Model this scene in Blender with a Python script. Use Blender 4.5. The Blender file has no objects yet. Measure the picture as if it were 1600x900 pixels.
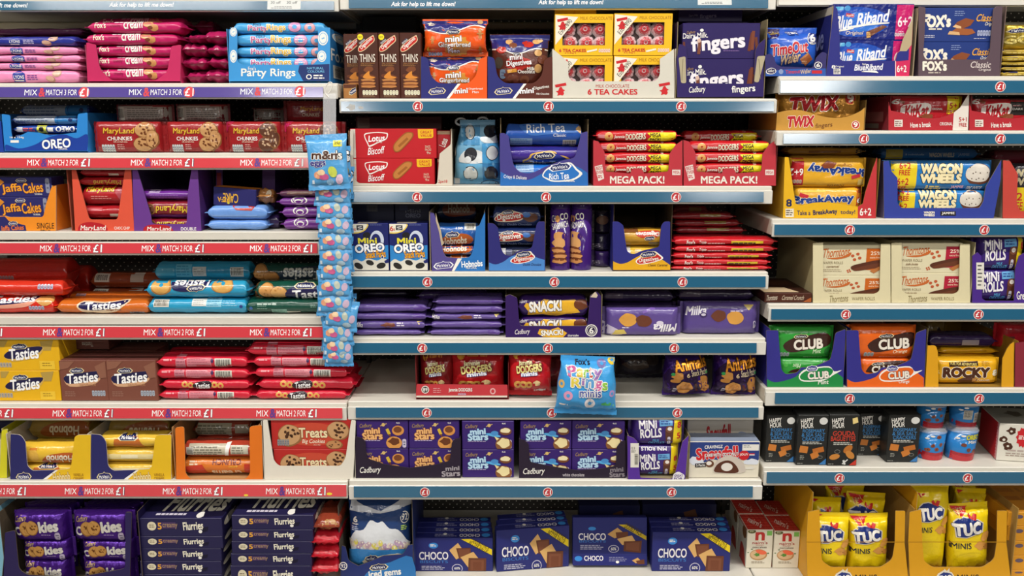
import bpy, bmesh, math, random
from mathutils import Vector, Matrix, noise
from mathutils.bvhtree import BVHTree

SC = bpy.context.scene
COL = SC.collection
# ---------------------------------------------------------------- camera
F = 1386.0
TILT = math.radians(10.6)
CAM = Vector((0.0, -2.07, 1.45))
cd = bpy.data.cameras.new('camera'); cam = bpy.data.objects.new('camera', cd); COL.objects.link(cam)
cd.sensor_width = 36; cd.lens = 36*F/1600; cd.clip_start = 0.05; cd.clip_end = 60
cam.location = CAM; cam.rotation_euler = (math.pi/2-TILT, 0, 0)
SC.camera = cam
FW = Vector((0, math.cos(TILT), -math.sin(TILT))); UP = Vector((0, math.sin(TILT), math.cos(TILT))); RT = Vector((1, 0, 0))

def ray(px, py): return RT*((px-800)/F) + UP*((450-py)/F) + FW
def at(px, py, Y):
    d = ray(px, py); return CAM + d*((Y-CAM.y)/d.y)
def atz(px, py, z):
    d = ray(px, py); return CAM + d*((z-CAM.z)/d.z)
# ---------------------------------------------------------------- world, lamps, exposure
w = bpy.data.worlds.new('world'); SC.world = w; w.use_nodes = True
w.node_tree.nodes['Background'].inputs[0].default_value = (1, .97, .93, 1)
w.node_tree.nodes['Background'].inputs[1].default_value = 0.05
SC.view_settings.view_transform = 'Standard'; SC.view_settings.look = 'None'
SC.view_settings.gamma = 1; SC.view_settings.use_curve_mapping = False
SC.view_settings.exposure = 0.0
CEIL = 3.4
def ceiling_lamp(x, y, p, sx, sy):
    l = bpy.data.lights.new('tube_light', 'AREA'); l.shape = 'RECTANGLE'; l.size = sx; l.size_y = sy
    l.energy = p; l.color = (1, .965, .91)
    o = bpy.data.objects.new('tube_light', l); COL.objects.link(o); o.location = (x, y, CEIL-0.085)
for x in (-2.3, -0.77, 0.77, 2.3):
    ceiling_lamp(x, -1.3, 36, 1.4, .10)
    ceiling_lamp(x, -3.3, 14, 1.4, .14)
for x in (-1.9, 2.8):
    for y in (-6.7, -9.4): ceiling_lamp(x, y, 58, .85, 1.6)
# ---------------------------------------------------------------- materials
MC = {}
def lin(h):
    h = h.lstrip('#')
    c = [int(h[i:i+2], 16)/255 for i in (0, 2, 4)]
    return tuple((x/12.92 if x <= .04045 else ((x+.055)/1.055)**2.4) for x in c)+(1,)
KIND = {'card': (.42, .0, .35, 0, 60), 'film': (.22, .0, .6, .32, 50), 'foil': (.28, .55, .5, .5, 70), 'paint': (.38, 0, .5, 0, 0),
        'gloss': (.14, 0, .5, .0, 0), 'metal': (.3, .9, .5, 0, 0), 'raw': (.85, 0, .2, .15, 90), 'matt': (.7, 0, .3, 0, 0), 'strip': (.12, 0, 1.0, .02, 6)}
def M(col, kind='card'):
    k = (col, kind)
    if k in MC: return MC[k]
    m = bpy.data.materials.new('%s_%s' % (kind, col.lstrip('#'))); m.use_nodes = True
    nt = m.node_tree; b = nt.nodes['Principled BSDF']
    r, me, sp, bu, sc = KIND[kind]
    c = lin(col)
    b.inputs['Roughness'].default_value = r; b.inputs['Metallic'].default_value = me; b.inputs['Specular IOR Level'].default_value = sp
    tc = nt.nodes.new('ShaderNodeTexCoord'); no = nt.nodes.new('ShaderNodeTexNoise'); no.inputs['Scale'].default_value = sc or 30
    nt.links.new(tc.outputs['Object'], no.inputs['Vector'])
    mx = nt.nodes.new('ShaderNodeMix'); mx.data_type = 'RGBA'
    mx.inputs['A'].default_value = tuple(x*.94 for x in c[:3])+(1,); mx.inputs['B'].default_value = c
    nt.links.new(no.outputs['Fac'], mx.inputs['Factor']); nt.links.new(mx.outputs['Result'], b.inputs['Base Color'])
    if bu:
        bp = nt.nodes.new('ShaderNodeBump'); bp.inputs['Strength'].default_value = bu; bp.inputs['Distance'].default_value = .006
        nt.links.new(no.outputs['Fac'], bp.inputs['Height']); nt.links.new(bp.outputs['Normal'], b.inputs['Normal'])
    MC[k] = m
    return m
def clear_plastic():
    if 'clear' in MC: return MC['clear']
    m = bpy.data.materials.new('clear_plastic'); m.use_nodes = True; b = m.node_tree.nodes['Principled BSDF']
    b.inputs['Base Color'].default_value = (.9, .92, .95, 1); b.inputs['Roughness'].default_value = .12
    b.inputs['Alpha'].default_value = .28; b.inputs['Specular IOR Level'].default_value = .7
    MC['clear'] = m; return m
def pegboard():
    m = bpy.data.materials.new('pegboard'); m.use_nodes = True; nt = m.node_tree; b = nt.nodes['Principled BSDF']
    tc = nt.nodes.new('ShaderNodeTexCoord'); sx = nt.nodes.new('ShaderNodeSeparateXYZ'); nt.links.new(tc.outputs['Object'], sx.inputs[0])
    def mth(op, a, bb=None):
        n = nt.nodes.new('ShaderNodeMath'); n.operation = op
        for i, v in enumerate((a, bb)):
            if v is None: continue
            if isinstance(v, (int, float)): n.inputs[i].default_value = v
            else: nt.links.new(v, n.inputs[i])
        return n.outputs[0]
    P = .0205
    def dots(ox, oz):
        fx = mth('SUBTRACT', mth('FRACT', mth('ADD', mth('DIVIDE', sx.outputs[0], P), 100+ox)), .5)
        fz = mth('SUBTRACT', mth('FRACT', mth('ADD', mth('DIVIDE', sx.outputs[2], P), 100+oz)), .5)
        return mth('LESS_THAN', mth('ADD', mth('MULTIPLY', fx, fx), mth('MULTIPLY', fz, fz)), .007)
    f = mth('MAXIMUM', dots(0, 0), dots(.5, .5))
    mx = nt.nodes.new('ShaderNodeMix'); mx.data_type = 'RGBA'; nt.links.new(f, mx.inputs['Factor'])
    mx.inputs['A'].default_value = lin('#393632'); mx.inputs['B'].default_value = lin('#d8d2c4')  # pale dots paint in the light that shows through the holes
    nt.links.new(mx.outputs['Result'], b.inputs['Base Color']); b.inputs['Roughness'].default_value = .5
    return m
# ---------------------------------------------------------------- mesh building
class MB:
    def __init__(s): s.v = []; s.f = []; s.m = []; s.s = []; s.mats = []
    def mi(s, m):
        if m not in s.mats: s.mats.append(m)
        return s.mats.index(m)
    def add(s, vf, m, smooth=False):
        n = len(s.v); i = s.mi(m); s.v += [tuple(p) for p in vf[0]]
        for f in vf[1]: s.f.append([n+k for k in f]); s.m.append(i); s.s.append(smooth)
        return s
    def mesh(s, name):
        me = bpy.data.meshes.new(name); me.from_pydata(s.v, [], s.f)
        for m in s.mats: me.materials.append(m)
        me.polygons.foreach_set('material_index', s.m); me.polygons.foreach_set('use_smooth', s.s)
        me.update(); return me
    def build(s, name, parent=None, loc=None): return link(name, s.mesh(name), parent, loc)
def link(name, me, parent=None, loc=None):
    o = bpy.data.objects.new(name, me); COL.objects.link(o)
    if parent: o.parent = parent
    if loc is not None: o.location = loc
    return o
def empty(name, loc, label=None, cat=None, group=None):
    o = bpy.data.objects.new(name, None); COL.objects.link(o); o.location = loc; o.empty_display_size = .02
    tag(o, label, cat, group); return o
def tag(o, label, cat, group=None, kind=None):
    if label: o['label'] = label
    if cat: o['category'] = cat
    if group: o['group'] = group
    if kind: o['kind'] = kind
    return o
BOXF = [(0, 3, 2, 1), (4, 5, 6, 7), (0, 1, 5, 4), (1, 2, 6, 5), (2, 3, 7, 6), (3, 0, 4, 7)]
def bx(x0, x1, y0, y1, z0, z1):
    return ([(x0, y0, z0), (x1, y0, z0), (x1, y1, z0), (x0, y1, z0), (x0, y0, z1), (x1, y0, z1), (x1, y1, z1), (x0, y1, z1)], BOXF)
def bevbox(x0, x1, y0, y1, z0, z1, b):
    bm = bmesh.new(); bmesh.ops.create_cube(bm, size=1)
    for v in bm.verts: v.co = ((x0+x1)/2+v.co.x*(x1-x0), (y0+y1)/2+v.co.y*(y1-y0), (z0+z1)/2+v.co.z*(z1-z0))
    bmesh.ops.bevel(bm, geom=bm.edges[:], offset=b, segments=1, affect='EDGES')
    r = ([v.co[:] for v in bm.verts], [[v.index for v in f.verts] for f in bm.faces]); bm.free(); return r
def slab(poly, y0, y1):                       # poly: (x, z) outline, extruded y0..y1: front, rest
    n = len(poly)
    a = 0
    for i in range(n): a += poly[i][0]*poly[(i+1) % n][1]-poly[(i+1) % n][0]*poly[i][1]
    if a < 0: poly = poly[::-1]
    fr = ([(x, y0, z) for x, z in poly], [list(range(n))])
    rest = ([(x, y0, z) for x, z in poly]+[(x, y1, z) for x, z in poly],
            [list(range(2*n-1, n-1, -1))]+[[(i+1) % n, i, n+i, n+(i+1) % n] for i in range(n)])
    return fr, rest
def lathe(prof, n=32, closed=True):           # prof (r, z)
    v = []; f = []
    for r, z in prof:
        for k in range(n): a = 2*math.pi*k/n; v.append((r*math.cos(a), r*math.sin(a), z))
    for i in range(len(prof)-1):
        for k in range(n): j = (k+1) % n; f.append([i*n+k, i*n+j, (i+1)*n+j, (i+1)*n+k])
    if closed: f.append(list(range(n))[::-1]); f.append([(len(prof)-1)*n+k for k in range(n)])
    return v, f
def rpoly(pts, seg=4):                        # (x, y[, r]) outline, corners with r rounded
    out = []; n = len(pts)
    for i, p in enumerate(pts):
        r = p[2] if len(p) > 2 else 0
        P = Vector(p[:2])
        if not r: out.append(P[:]); continue
        A = Vector(pts[i-1][:2])-P; B = Vector(pts[(i+1) % n][:2])-P
        r = min(r, A.length*.49, B.length*.49)
        a = P+A.normalized()*r; b = P+B.normalized()*r
        for k in range(seg+1):
            t = k/seg; out.append((a*(1-t)**2+P*2*t*(1-t)+b*t*t)[:])
    return out
def spl(pts, closed=True, seg=4):             # Catmull-Rom through points
    out = []; n = len(pts)
    for i in range(n if closed else n-1):
        g = lambda k: Vector(pts[k % n]) if closed else Vector(pts[min(max(k, 0), n-1)])
        p0, p1, p2, p3 = g(i-1), g(i), g(i+1), g(i+2)
        for k in range(seg):
            t = k/seg
            out.append((.5*((2*p1)+(p2-p0)*t+(2*p0-5*p1+4*p2-p3)*t*t+(3*p1-p0-3*p2+p3)*t**3))[:])
    if not closed: out.append(tuple(pts[-1]))
    return out
# ---------------------------------------------------------------- printed shapes: 2D prims in a design frame (x right, y down)
TX = {}
def rawtext(s):
    if s in TX: return TX[s]
    c = bpy.data.curves.new('t', 'FONT'); c.body = s; c.size = 1; c.resolution_u = 3; c.fill_mode = 'FRONT'
    o = bpy.data.objects.new('t', c); me = o.to_mesh()
    v = [(p.co.x, p.co.y) for p in me.vertices]; f = [list(p.vertices) for p in me.polygons]
    o.to_mesh_clear(); bpy.data.objects.remove(o); bpy.data.curves.remove(c)
    TX[s] = (v, f); return TX[s]
def T(x0, y0, x1, y1, s, c, b=.018, sh=0, rot=0, out=None, ow=.05, flip=False):
    """lettering fitted to a box; weight comes from overlaid copies shifted by a fraction of the letter size"""
    v, f = rawtext(s)
    if not v: return []
    r0 = max(b, 0)*.62
    ax = min(p[0] for p in v)-r0; bx_ = max(p[0] for p in v)+r0; ay = min(p[1] for p in v)-r0; by = max(p[1] for p in v)+r0
    res = []; cx, cy = (x0+x1)/2, (y0+y1)/2; a = math.radians(rot+(180 if flip else 0)); W, H = x1-x0, y1-y0
    W = max(W-abs(sh)*H, W*.5)
    for r, col in ([(r0+ow*.75, out)] if out else [])+[(r0, c)]:
        if r < .006: sf = [(0, 0)]
        elif r < .04: sf = [(r*.75*i, r*.75*j) for i in (-1, 1) for j in (-1, 1)]
        else: sf = [(r*math.cos(t*.785), r*math.sin(t*.785)) for t in range(8)]+[(0, 0)]
        for dx, dy in sf:
            q = []
            for x, y in v:
                X = ((x+dx-ax)/(bx_-ax)-.5)*W; Y = ((y+dy-ay)/(by-ay)-.5)*H; X += sh*Y
                q.append((cx+X*math.cos(a)-Y*math.sin(a), cy-(X*math.sin(a)+Y*math.cos(a))))
            res.append((q, f, col))
    return res
def layers(prims):                            # print layer of every shape: above whatever it covers
    seen = []; out = []
    for i, (v, f, col) in enumerate(prims):
        xs = [p[0] for p in v]; ys = [p[1] for p in v]; b2 = (min(xs), min(ys), max(xs), max(ys)); l = 0
        for b, k, c in seen:
            if b[0] < b2[2] and b2[0] < b[2] and b[1] < b2[3] and b2[1] < b[3]: l = max(l, k if c == col else k+1)
        l = l or 1
        seen.append((b2, l, col)); out.append((l, (i % 9)*9e-6))
    return out
def P(pts, c): 
    pts = [p[:2] for p in pts]; return [(pts, [list(range(len(pts)))], c)]
def R(x0, y0, x1, y1, c, rot=0, skew=0):
    cx, cy = (x0+x1)/2, (y0+y1)/2; a = math.radians(-rot)
    return P([(cx+(x-cx)*math.cos(a)-(y-cy)*math.sin(a), cy+(x-cx)*math.sin(a)+(y-cy)*math.cos(a)) for x, y in ((x0, y0), (x1, y0), (x1+skew, y1), (x0+skew, y1))], c)
def E(cx, cy, rx, ry, c, rot=0, n=20):
    a = math.radians(-rot); q = []
    for k in range(n):
        t = 2*math.pi*k/n; x, y = rx*math.cos(t), ry*math.sin(t); q.append((cx+x*math.cos(a)-y*math.sin(a), cy+x*math.sin(a)+y*math.cos(a)))
    return P(q, c)
def blob(cx, cy, rx, ry, c, seed=1, j=.12, n=14, rot=0):
    rr = random.Random(seed); a = math.radians(-rot); q = []
    for k in range(n):
        t = 2*math.pi*k/n; s = 1+rr.uniform(-j, j); x, y = rx*s*math.cos(t), ry*s*math.sin(t)
        q.append((cx+x*math.cos(a)-y*math.sin(a), cy+x*math.sin(a)+y*math.cos(a)))
    return P(spl(q, seg=2), c)
def cookie(x, y, rx, ry=None, c='#c9935a', rim='#a56f38', chip='#4a2713', n=7, seed=1):
    ry = ry or rx; rr = random.Random(seed); o = blob(x, y, rx, ry, rim, seed, .05)+blob(x-rx*.04, y-ry*.06, rx*.9, ry*.88, c, seed+1, .05)
    for k in range(n):
        t = rr.uniform(0, 6.28); d = rr.uniform(.1, .72); o += blob(x+rx*d*math.cos(t), y+ry*d*math.sin(t), rx*.13, ry*.13, chip, k, .3, 8)
    return o
def ring(x, y, rx, ry, c, hole, rim=None, h=.4): 
    return (E(x, y, rx*1.08, ry*1.08, rim) if rim else [])+E(x, y, rx, ry, c)+E(x, y, rx*h, ry*h, hole)
def lines(x0, y0, x1, n, dy, th, c, seed=0):   # unreadable small print
    rr = random.Random(seed); o = []
    for k in range(n):
        x = x0; y = y0+k*dy; xe = x1-rr.uniform(0, .25)*(x1-x0)
        while x < xe:
            l = rr.uniform(1.2, 3.2)*th*1.5; o += R(x, y, min(x+l, xe), y+th, c); x += l+th*.7
    return o
def nutri(x0, y0, x1, y1, c='#b9bcc8', n=5, d='#5c6078'):
    w = (x1-x0)/n; o = []
    for k in range(n):
        o += P(rpoly([(x0+k*w+w*.06, y0, w*.4), (x0+k*w+w*.94, y0, w*.4), (x0+k*w+w*.94, y1, w*.4), (x0+k*w+w*.06, y1, w*.4)], 3), c)
        o += R(x0+k*w+w*.25, y0+(y1-y0)*.3, x0+k*w+w*.75, y0+(y1-y0)*.42, d)+R(x0+k*w+w*.3, y0+(y1-y0)*.58, x0+k*w+w*.7, y0+(y1-y0)*.7, d)
    return o
def barcode(x0, y0, x1, y1, seed=0, bg='#dcd8cc', vert=False):
    rr = random.Random(seed); o = R(x0, y0, x1, y1, bg); a, b_ = (y0, y1) if vert else (x0, x1); p = a+(b_-a)*.06
    while p < b_-(b_-a)*.08:
        t = (b_-a)*rr.choice((.02, .03, .045)); 
        o += R(x0+(x1-x0)*.08, p, x1-(x1-x0)*.08, p+t, '#34302c') if vert else R(p, y0+(y1-y0)*.08, p+t, y1-(y1-y0)*.18, '#34302c')
        p += t+(b_-a)*rr.choice((.025, .04))
    return o
def mcv(x0, y0, x1, y1, rot=0, bg='#1c2358', ed='#e8d9a8'):   # lozenge with the maker's name
    cx, cy = (x0+x1)/2, (y0+y1)/2; W, H = x1-x0, y1-y0; a = math.radians(-rot)
    def tr(l): return [(cx+x*math.cos(a)-y*math.sin(a), cy+x*math.sin(a)+y*math.cos(a)) for x, y in l]
    def hx(s): return [(-W*.5*s, H*.08), (-W*.36*s, -H*.3*s), (-W*.08, -H*.36*s), (0, -H*.5*s), (W*.08, -H*.36*s), (W*.36*s, -H*.3*s), (W*.5*s, H*.08), (W*.36*s, H*.42*s), (-W*.36*s, H*.42*s)]
    return P(tr(hx(1.08)), ed)+P(tr(hx(.93)), bg)+T(cx-W*.34, cy-H*.16, cx+W*.34, cy+H*.24, "McVitie's", '#ffffff', rot=rot)

class Design:
    def __init__(s, box, base, kind, prims=(), top=None, left=None, right=None, topc=None):
        s.box = box; s.base = base; s.kind = kind; s.faces = {'front': (box, list(prims))}
        if top: s.faces['top'] = top
        if left: s.faces['left'] = left
        if right: s.faces['right'] = right
def decals(mb, bvh, faces, W, H, D, kind, g=None, off0=.00035):
    for face, (box, prims) in faces.items():
        x0, y0, x1, y1 = box
        fw = {'front': (W, H), 'top': (W, D), 'left': (D, H), 'right': (D, H)}[face]
        for (v, f, col), (layer, eps) in zip(prims, layers(prims)):
            bm = bmesh.new()
            bv = [bm.verts.new((((x-x0)/(x1-x0)-.5)*fw[0], (1-(y-y0)/(y1-y0))*fw[1], 0)) for x, y in v]
            for q in f:
                try: bm.faces.new([bv[i] for i in q])
                except ValueError: pass
            bmesh.ops.triangulate(bm, faces=[q for q in bm.faces if len(q.verts) > 4])
            mg = .0013 if not g else .0004
            for co, no in (((-fw[0]/2+mg, 0, 0), (-1, 0, 0)), ((fw[0]/2-mg, 0, 0), (1, 0, 0)), ((0, mg, 0), (0, -1, 0)), ((0, fw[1]-mg, 0), (0, 1, 0))):
                if any((p.co-Vector(co)).dot(Vector(no)) > 1e-6 for p in bm.verts):
                    bmesh.ops.bisect_plane(bm, geom=bm.verts[:]+bm.edges[:]+bm.faces[:], plane_co=co, plane_no=no, dist=1e-7, clear_outer=True)
            if not bm.faces: bm.free(); continue
            bv = bm.verts[:]
            if g:
                xs = [p.co.x for p in bv]; zs = [p.co.y for p in bv]
                if max(xs)-min(xs) > g or max(zs)-min(zs) > g:
                    bmesh.ops.triangulate(bm, faces=[q for q in bm.faces if len(q.verts) > 4])
                    for ax, lo, hi in ((0, min(xs), max(xs)), (1, min(zs), max(zs))):
                        k = math.floor(lo/g)+1
                        while k*g < hi:
                            co = [0, 0, 0]; co[ax] = k*g; no = [0, 0, 0]; no[ax] = 1
                            bmesh.ops.bisect_plane(bm, geom=bm.verts[:]+bm.edges[:]+bm.faces[:], plane_co=co, plane_no=no, dist=1e-6); k += 1
            o = off0+((min(layer, 5)*(.0003 if g < .0042 else .0002)+max(0, layer-5)*.00006) if g else layer*.00009)+eps
            bad = []
            for p in bm.verts:
                a, b = p.co.x, p.co.y
                if face == 'front': org, d = Vector((a, -1, b)), Vector((0, 1, 0))
                elif face == 'top': org, d = Vector((a, b, 2)), Vector((0, 0, -1))
                elif face == 'left': org, d = Vector((-2, D/2-a, b)), Vector((1, 0, 0))
                else: org, d = Vector((2, a+D/2, b)), Vector((-1, 0, 0))
                h = bvh.ray_cast(org, d)
                if h[0] is None: bad.append(p); continue
                n = h[1]
                if n.dot(d) > 0: n = -n
                p.co = h[0]+n*o
            if bad: bmesh.ops.delete(bm, geom=bad, context='VERTS')
            if bm.faces:
                dirv = {'front': Vector((0, -1, 0)), 'top': Vector((0, 0, 1)), 'left': Vector((-1, 0, 0)), 'right': Vector((1, 0, 0))}[face]
                bm.normal_update()
                for q in bm.faces:
                    if q.normal.dot(dirv) < 0: q.normal_flip()
                bm.verts.index_update()
                mb.add(([p.co[:] for p in bm.verts], [[p.index for p in q.verts] for q in bm.faces]), M(col, kind), bool(g))
            bm.free()
# ---------------------------------------------------------------- packs
def packgrid(L, a, b, n, taper, fin, wr, seed, nu=9, nv=28, waist=.05, neck=1):
    eps = .0012/b
    sts = [0, fin*.5, fin] + [fin+taper*t for t in (.06, .18, .36, .6, 1)]
    mid = L-2*(fin+taper); sts += [fin+taper+mid*(k+1)/nu for k in range(nu-1)] if mid > 0 else []
    half = sts[:8]
    xs = half+sts[8:]+[L-s for s in half[::-1]]
    rows = []
    off = Vector((seed*7.3, seed*3.1, seed*1.7))
    for i, x in enumerate(xs):
        e = min(x, L-x)
        t = min(1, max(0, (e-fin)/taper)); g = 0 if e <= fin else math.sqrt(max(0, 1-(1-t)**2))
        bb = b*(eps+(1-eps)*g); aa = a*(1-waist*g); tt = min(1, max(0, (x/L-.5)/.45)); aa *= 1-(1-neck)*tt*tt*(3-2*tt)
        row = []
        for k in range(nv):
            th = 2*math.pi*(k+.5)/nv; c, s = math.cos(th), math.sin(th)
            r = (abs(c)**n+abs(s)**n)**(-1/n); p, q = aa*c*r, bb*s*r
            fold = (1-g)*g*4
            d = wr*noise.noise(Vector((x*28, p*30, (q/b)*.8))+off)*(.35+.65*min(1, g+.2)) if g > 0 else 0
            d += fold*wr*.9*math.sin(p*(520 if a < .02 else 300)+seed*2+3*noise.noise(Vector((p*40, x*30, seed))))
            sgn = 1 if q >= 0 else -1
            if g > 0: q += sgn*d*min(1, abs(s)*1.6)
            xx = x
            if i in (0, len(xs)-1): xx += (.0012 if k % 2 else -.0006)*(1 if i else -1)
            row.append((xx-L/2, p, q))
        rows.append(row)
    return rows, nv
def grid_vf(rows, nv, i0, i1, cap):
    v = []; f = []
    for r in rows[i0:i1+1]: v += r
    for i in range(i1-i0):
        for k in range(nv): j = (k+1) % nv; f.append([i*nv+k, i*nv+j, (i+1)*nv+j, (i+1)*nv+k])
    if cap: f += [list(range(nv))[::-1], [(i1-i0)*nv+k for k in range(nv)]]
    return v, f
PK = {}
GR = {}
def packmesh(kind, name, des, W, H, D, seed, opt):
    key = (kind, id(des), round(W, 3), round(H, 3), round(D, 3), seed, tuple(sorted(opt.items())))
    if key in PK: return PK[key]
    mb = MB(); ends = []
    if kind == 'box':
        vf = bevbox(-W/2, W/2, 0, D, 0, H, .0012); mb.add(vf, M(des.base, des.kind)); g = None
        bvh = BVHTree.FromPolygons(*vf)
    else:
        ax = {'flow': 'X', 'brick': 'X', 'roll': 'X', 'bag': 'Z', 'endon': 'Y'}[kind]
        if kind == 'flow': prm = dict(L=W, a=D/2, b=H/2, n=3.6, taper=min(.015, W*.1), fin=.007, wr=.0022, waist=.02)
        elif kind == 'brick': prm = dict(L=W, a=H/2, b=D/2, n=4.5, taper=min(.018, D*.5), fin=.006, wr=.0018, waist=.0, nu=10)
        elif kind == 'roll': prm = dict(L=W, a=D/2, b=H/2, n=2.25, taper=.009, fin=.006, wr=.0018, waist=0, nu=14)
        elif kind == 'bag': prm = dict(L=H, a=W/2, b=D/2, n=2.6, taper=H*.34, fin=min(.011, H*.12), wr=.006, waist=.07, nu=8, nv=36)
        elif kind == 'endon': prm = dict(L=D, a=W/2, b=H/2, n=2.8, taper=.035, fin=.009, wr=.004, waist=.06)
        prm.update(opt); rows, nv = packgrid(seed=seed, **prm)
        def mp(p):
            x, a_, b_ = p
            if ax == 'X' and kind != 'brick': return (x, a_+D/2, b_+H/2)
            if kind == 'brick': return (x, -b_+D/2, a_+H/2)
            if ax == 'Z': return (a_, -b_+D/2, x+H/2)
            return (a_, x+D/2, b_+H/2)
        rows = [[mp(p) for p in r] for r in rows]; n = len(rows)
        full = grid_vf(rows, nv, 0, n-1, True); bvh = BVHTree.FromPolygons(*full)
        mat = M(des.base, des.kind)
        mb.add(grid_vf(rows, nv, 2, n-3, False), mat, True)
        for i0, i1 in ((0, 2), (n-3, n-1)):
            e = MB(); e.add(grid_vf(rows, nv, i0, i1, True), mat, False); ends.append(e.mesh('crimped_end'))
        g = .0045 if kind == 'roll' or H < .03 else .004 if kind == 'bag' else .0055
    decals(mb, bvh, des.faces, W, H, D, des.kind, g)
    PK[key] = (mb.mesh(name), ends); GR[key] = des; return PK[key]
def pack(kind, name, des, loc, W, H, D, label, cat, group=None, seed=1, rz=0, rx=0, ry=0, **opt):
    if rx < 0: loc = (loc[0], loc[1], loc[2]+D*math.sin(math.radians(-rx)))
    if ry and kind == 'bag': loc = (loc[0], loc[1], loc[2]+W/2*math.sin(math.radians(abs(ry))))
    me, ends = packmesh(kind, name, des, W, H, D, seed, opt)
    o = link(name, me, None, loc); tag(o, label, cat, group); o.rotation_euler = (math.radians(rx), math.radians(ry), math.radians(rz))
    for e in ends: link('crimped_end', e, o)
    return o
ORD = ['top', 'second', 'third', 'fourth', 'fifth', 'sixth', 'seventh', 'eighth', 'ninth', 'tenth', 'eleventh', 'twelfth', 'thirteenth', 'fourteenth']
def put(kind, name, des, sh, yo, x0, x1, yt, yb, D, label, cat, group=None, **k):
    """yt / yb: photo rows of the top and bottom edge on the pack's own front plane; yb None stands on the shelf"""
    Y = sh.yf+yo; xm = (x0+x1)/2
    z0 = sh.z+.001 if yb is None else at(xm, yb, Y).z
    z1 = at(xm, yt, Y).z
    ym = (yt+(yb if yb is not None else yt))/2
    A, B = at(x0, ym, Y), at(x1, ym, Y)
    for (tx0, tx1, tD, th, ty) in getattr(sh, 'trays', ()):
        if tx0 < (A.x+B.x)/2 < tx1 and Y >= ty and Y < ty+tD and z0 < sh.z+th-.004:
            m_ = .0028 if kind == 'box' else .0045; A.x = max(A.x, tx0+m_); B.x = min(B.x, tx1-m_)
            if kind != 'box': Y += .004
            if Y+D > ty+tD-.003: D = max(.02, ty+tD-.003-Y)
            if yb is None: z0 += .0012 if kind == 'box' else .0028
    return pack(kind, name, des, ((A.x+B.x)/2, Y, z0), B.x-A.x, z1-z0, D, label, cat, group, **k)
def stack(kind, name, des, sh, yo, spans, ys, D, label, cat, group=None, yb=None, **k):
    """spans: (x0, x1) or one per layer; ys: top edges from the top down; label has one %s for the place in the pile"""
    n = len(ys); k.setdefault('seed', 1); s0 = k.pop('seed')
    for i, y in enumerate(ys):
        sp = spans[i] if isinstance(spans, list) else spans
        d = des[i] if isinstance(des, list) else des
        b = ys[i+1] if i+1 < n else yb
        l = label[i] if isinstance(label, list) else label % ('bottom' if (i == n-1 and n > 1) else ORD[i])
        put(kind, name, d, sh, yo, sp[0], sp[1], y, b, D, l, cat, group, seed=s0+i % 3, **k)
# ---------------------------------------------------------------- open display trays
def tray(name, sh, yo, x0, x1, fronts, D, label, side=None, yl=None, yr=None, inner='#b7a58a', prims=(), kind='card', hb=None, group=None, cat='display tray', sides=None, bk=None, lprims=None, rprims=None, rz=0, wide=0):
    """fronts: list of (outline in photo px, colour) forming the cut front panel; yl / yr: photo rows of the side walls' tops"""
    Y = sh.yf+yo
    ybp = None
    allp = [p for f in fronts for p in f[0]]
    xm = (x0+x1)/2
    ymid = max(p[1] for p in allp)
    O = Vector((at(xm, ymid, Y).x, Y, sh.z+.0006))
    t = empty(name, O, label, cat, group)
    t.rotation_euler = (0, 0, math.radians(rz))
    def loc(p):
        q = at(p[0], p[1], Y); return (q.x-O.x, max(q.z-O.z, 0))
    fm = MB(); bv = []; bf = []
    for poly, col in fronts:
        fr, rest = slab([loc(p) for p in rpoly(poly)], -.0012, .0012)
        fm.add(fr, M(col, kind)); fm.add(rest, M(inner, 'raw'))
        n = len(bv); bv += fr[0]; bf += [[i+n for i in q] for q in fr[1]]
    if prims:
        bvh = BVHTree.FromPolygons(bv, bf)
        q2 = []
        for (v, f, c) in prims: q2.append(([loc(p) for p in v], f, c))
        for (v, f, c), (l, e) in zip(q2, layers(q2)):
            o = -.0014-.00009*l-e
            fm.add(([(x, o, z) for x, z in v], f), M(c, kind))
    fm.build('front_panel', t)
    X0, X1 = loc((x0, ymid))[0], loc((x1, ymid))[0]
    yl = yl or min(p[1] for p in allp); yr = yr or yl
    side = side or fronts[0][1]
    scol = sides or (side, side)
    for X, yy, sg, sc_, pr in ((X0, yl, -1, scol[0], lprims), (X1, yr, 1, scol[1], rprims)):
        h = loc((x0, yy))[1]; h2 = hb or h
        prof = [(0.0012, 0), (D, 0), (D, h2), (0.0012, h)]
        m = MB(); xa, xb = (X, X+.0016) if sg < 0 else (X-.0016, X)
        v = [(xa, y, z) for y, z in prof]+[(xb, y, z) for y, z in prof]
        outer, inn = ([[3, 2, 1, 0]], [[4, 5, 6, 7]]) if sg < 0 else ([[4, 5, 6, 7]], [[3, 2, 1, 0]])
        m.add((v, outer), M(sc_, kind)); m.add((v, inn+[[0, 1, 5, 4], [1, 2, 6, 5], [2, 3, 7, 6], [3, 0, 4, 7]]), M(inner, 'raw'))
        if pr:
            dm = MB(); vf = (v, outer); bvh = BVHTree.FromPolygons(*vf)
            decals(m, bvh, {'left' if sg < 0 else 'right': pr}, 0, h, D, kind)
        m.build('side_panel', t)
    sh.trays = getattr(sh, 'trays', [])+[(O.x+X0, O.x+X1, D, max(loc((x0, yl))[1], loc((x1, yr))[1]), Y)]
    hB = hb or loc((x0, yl))[1]
    MB().add(bx(X0+.002, X1-.002, D-.0016, D, .0012, hB), M(bk or inner, 'raw')).build('back_panel', t)
    MB().add(bx(X0+.002, X1-.002, .0014, D-.002, 0, .0012), M(inner, 'raw')).build('base_panel', t)
    return t
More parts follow.
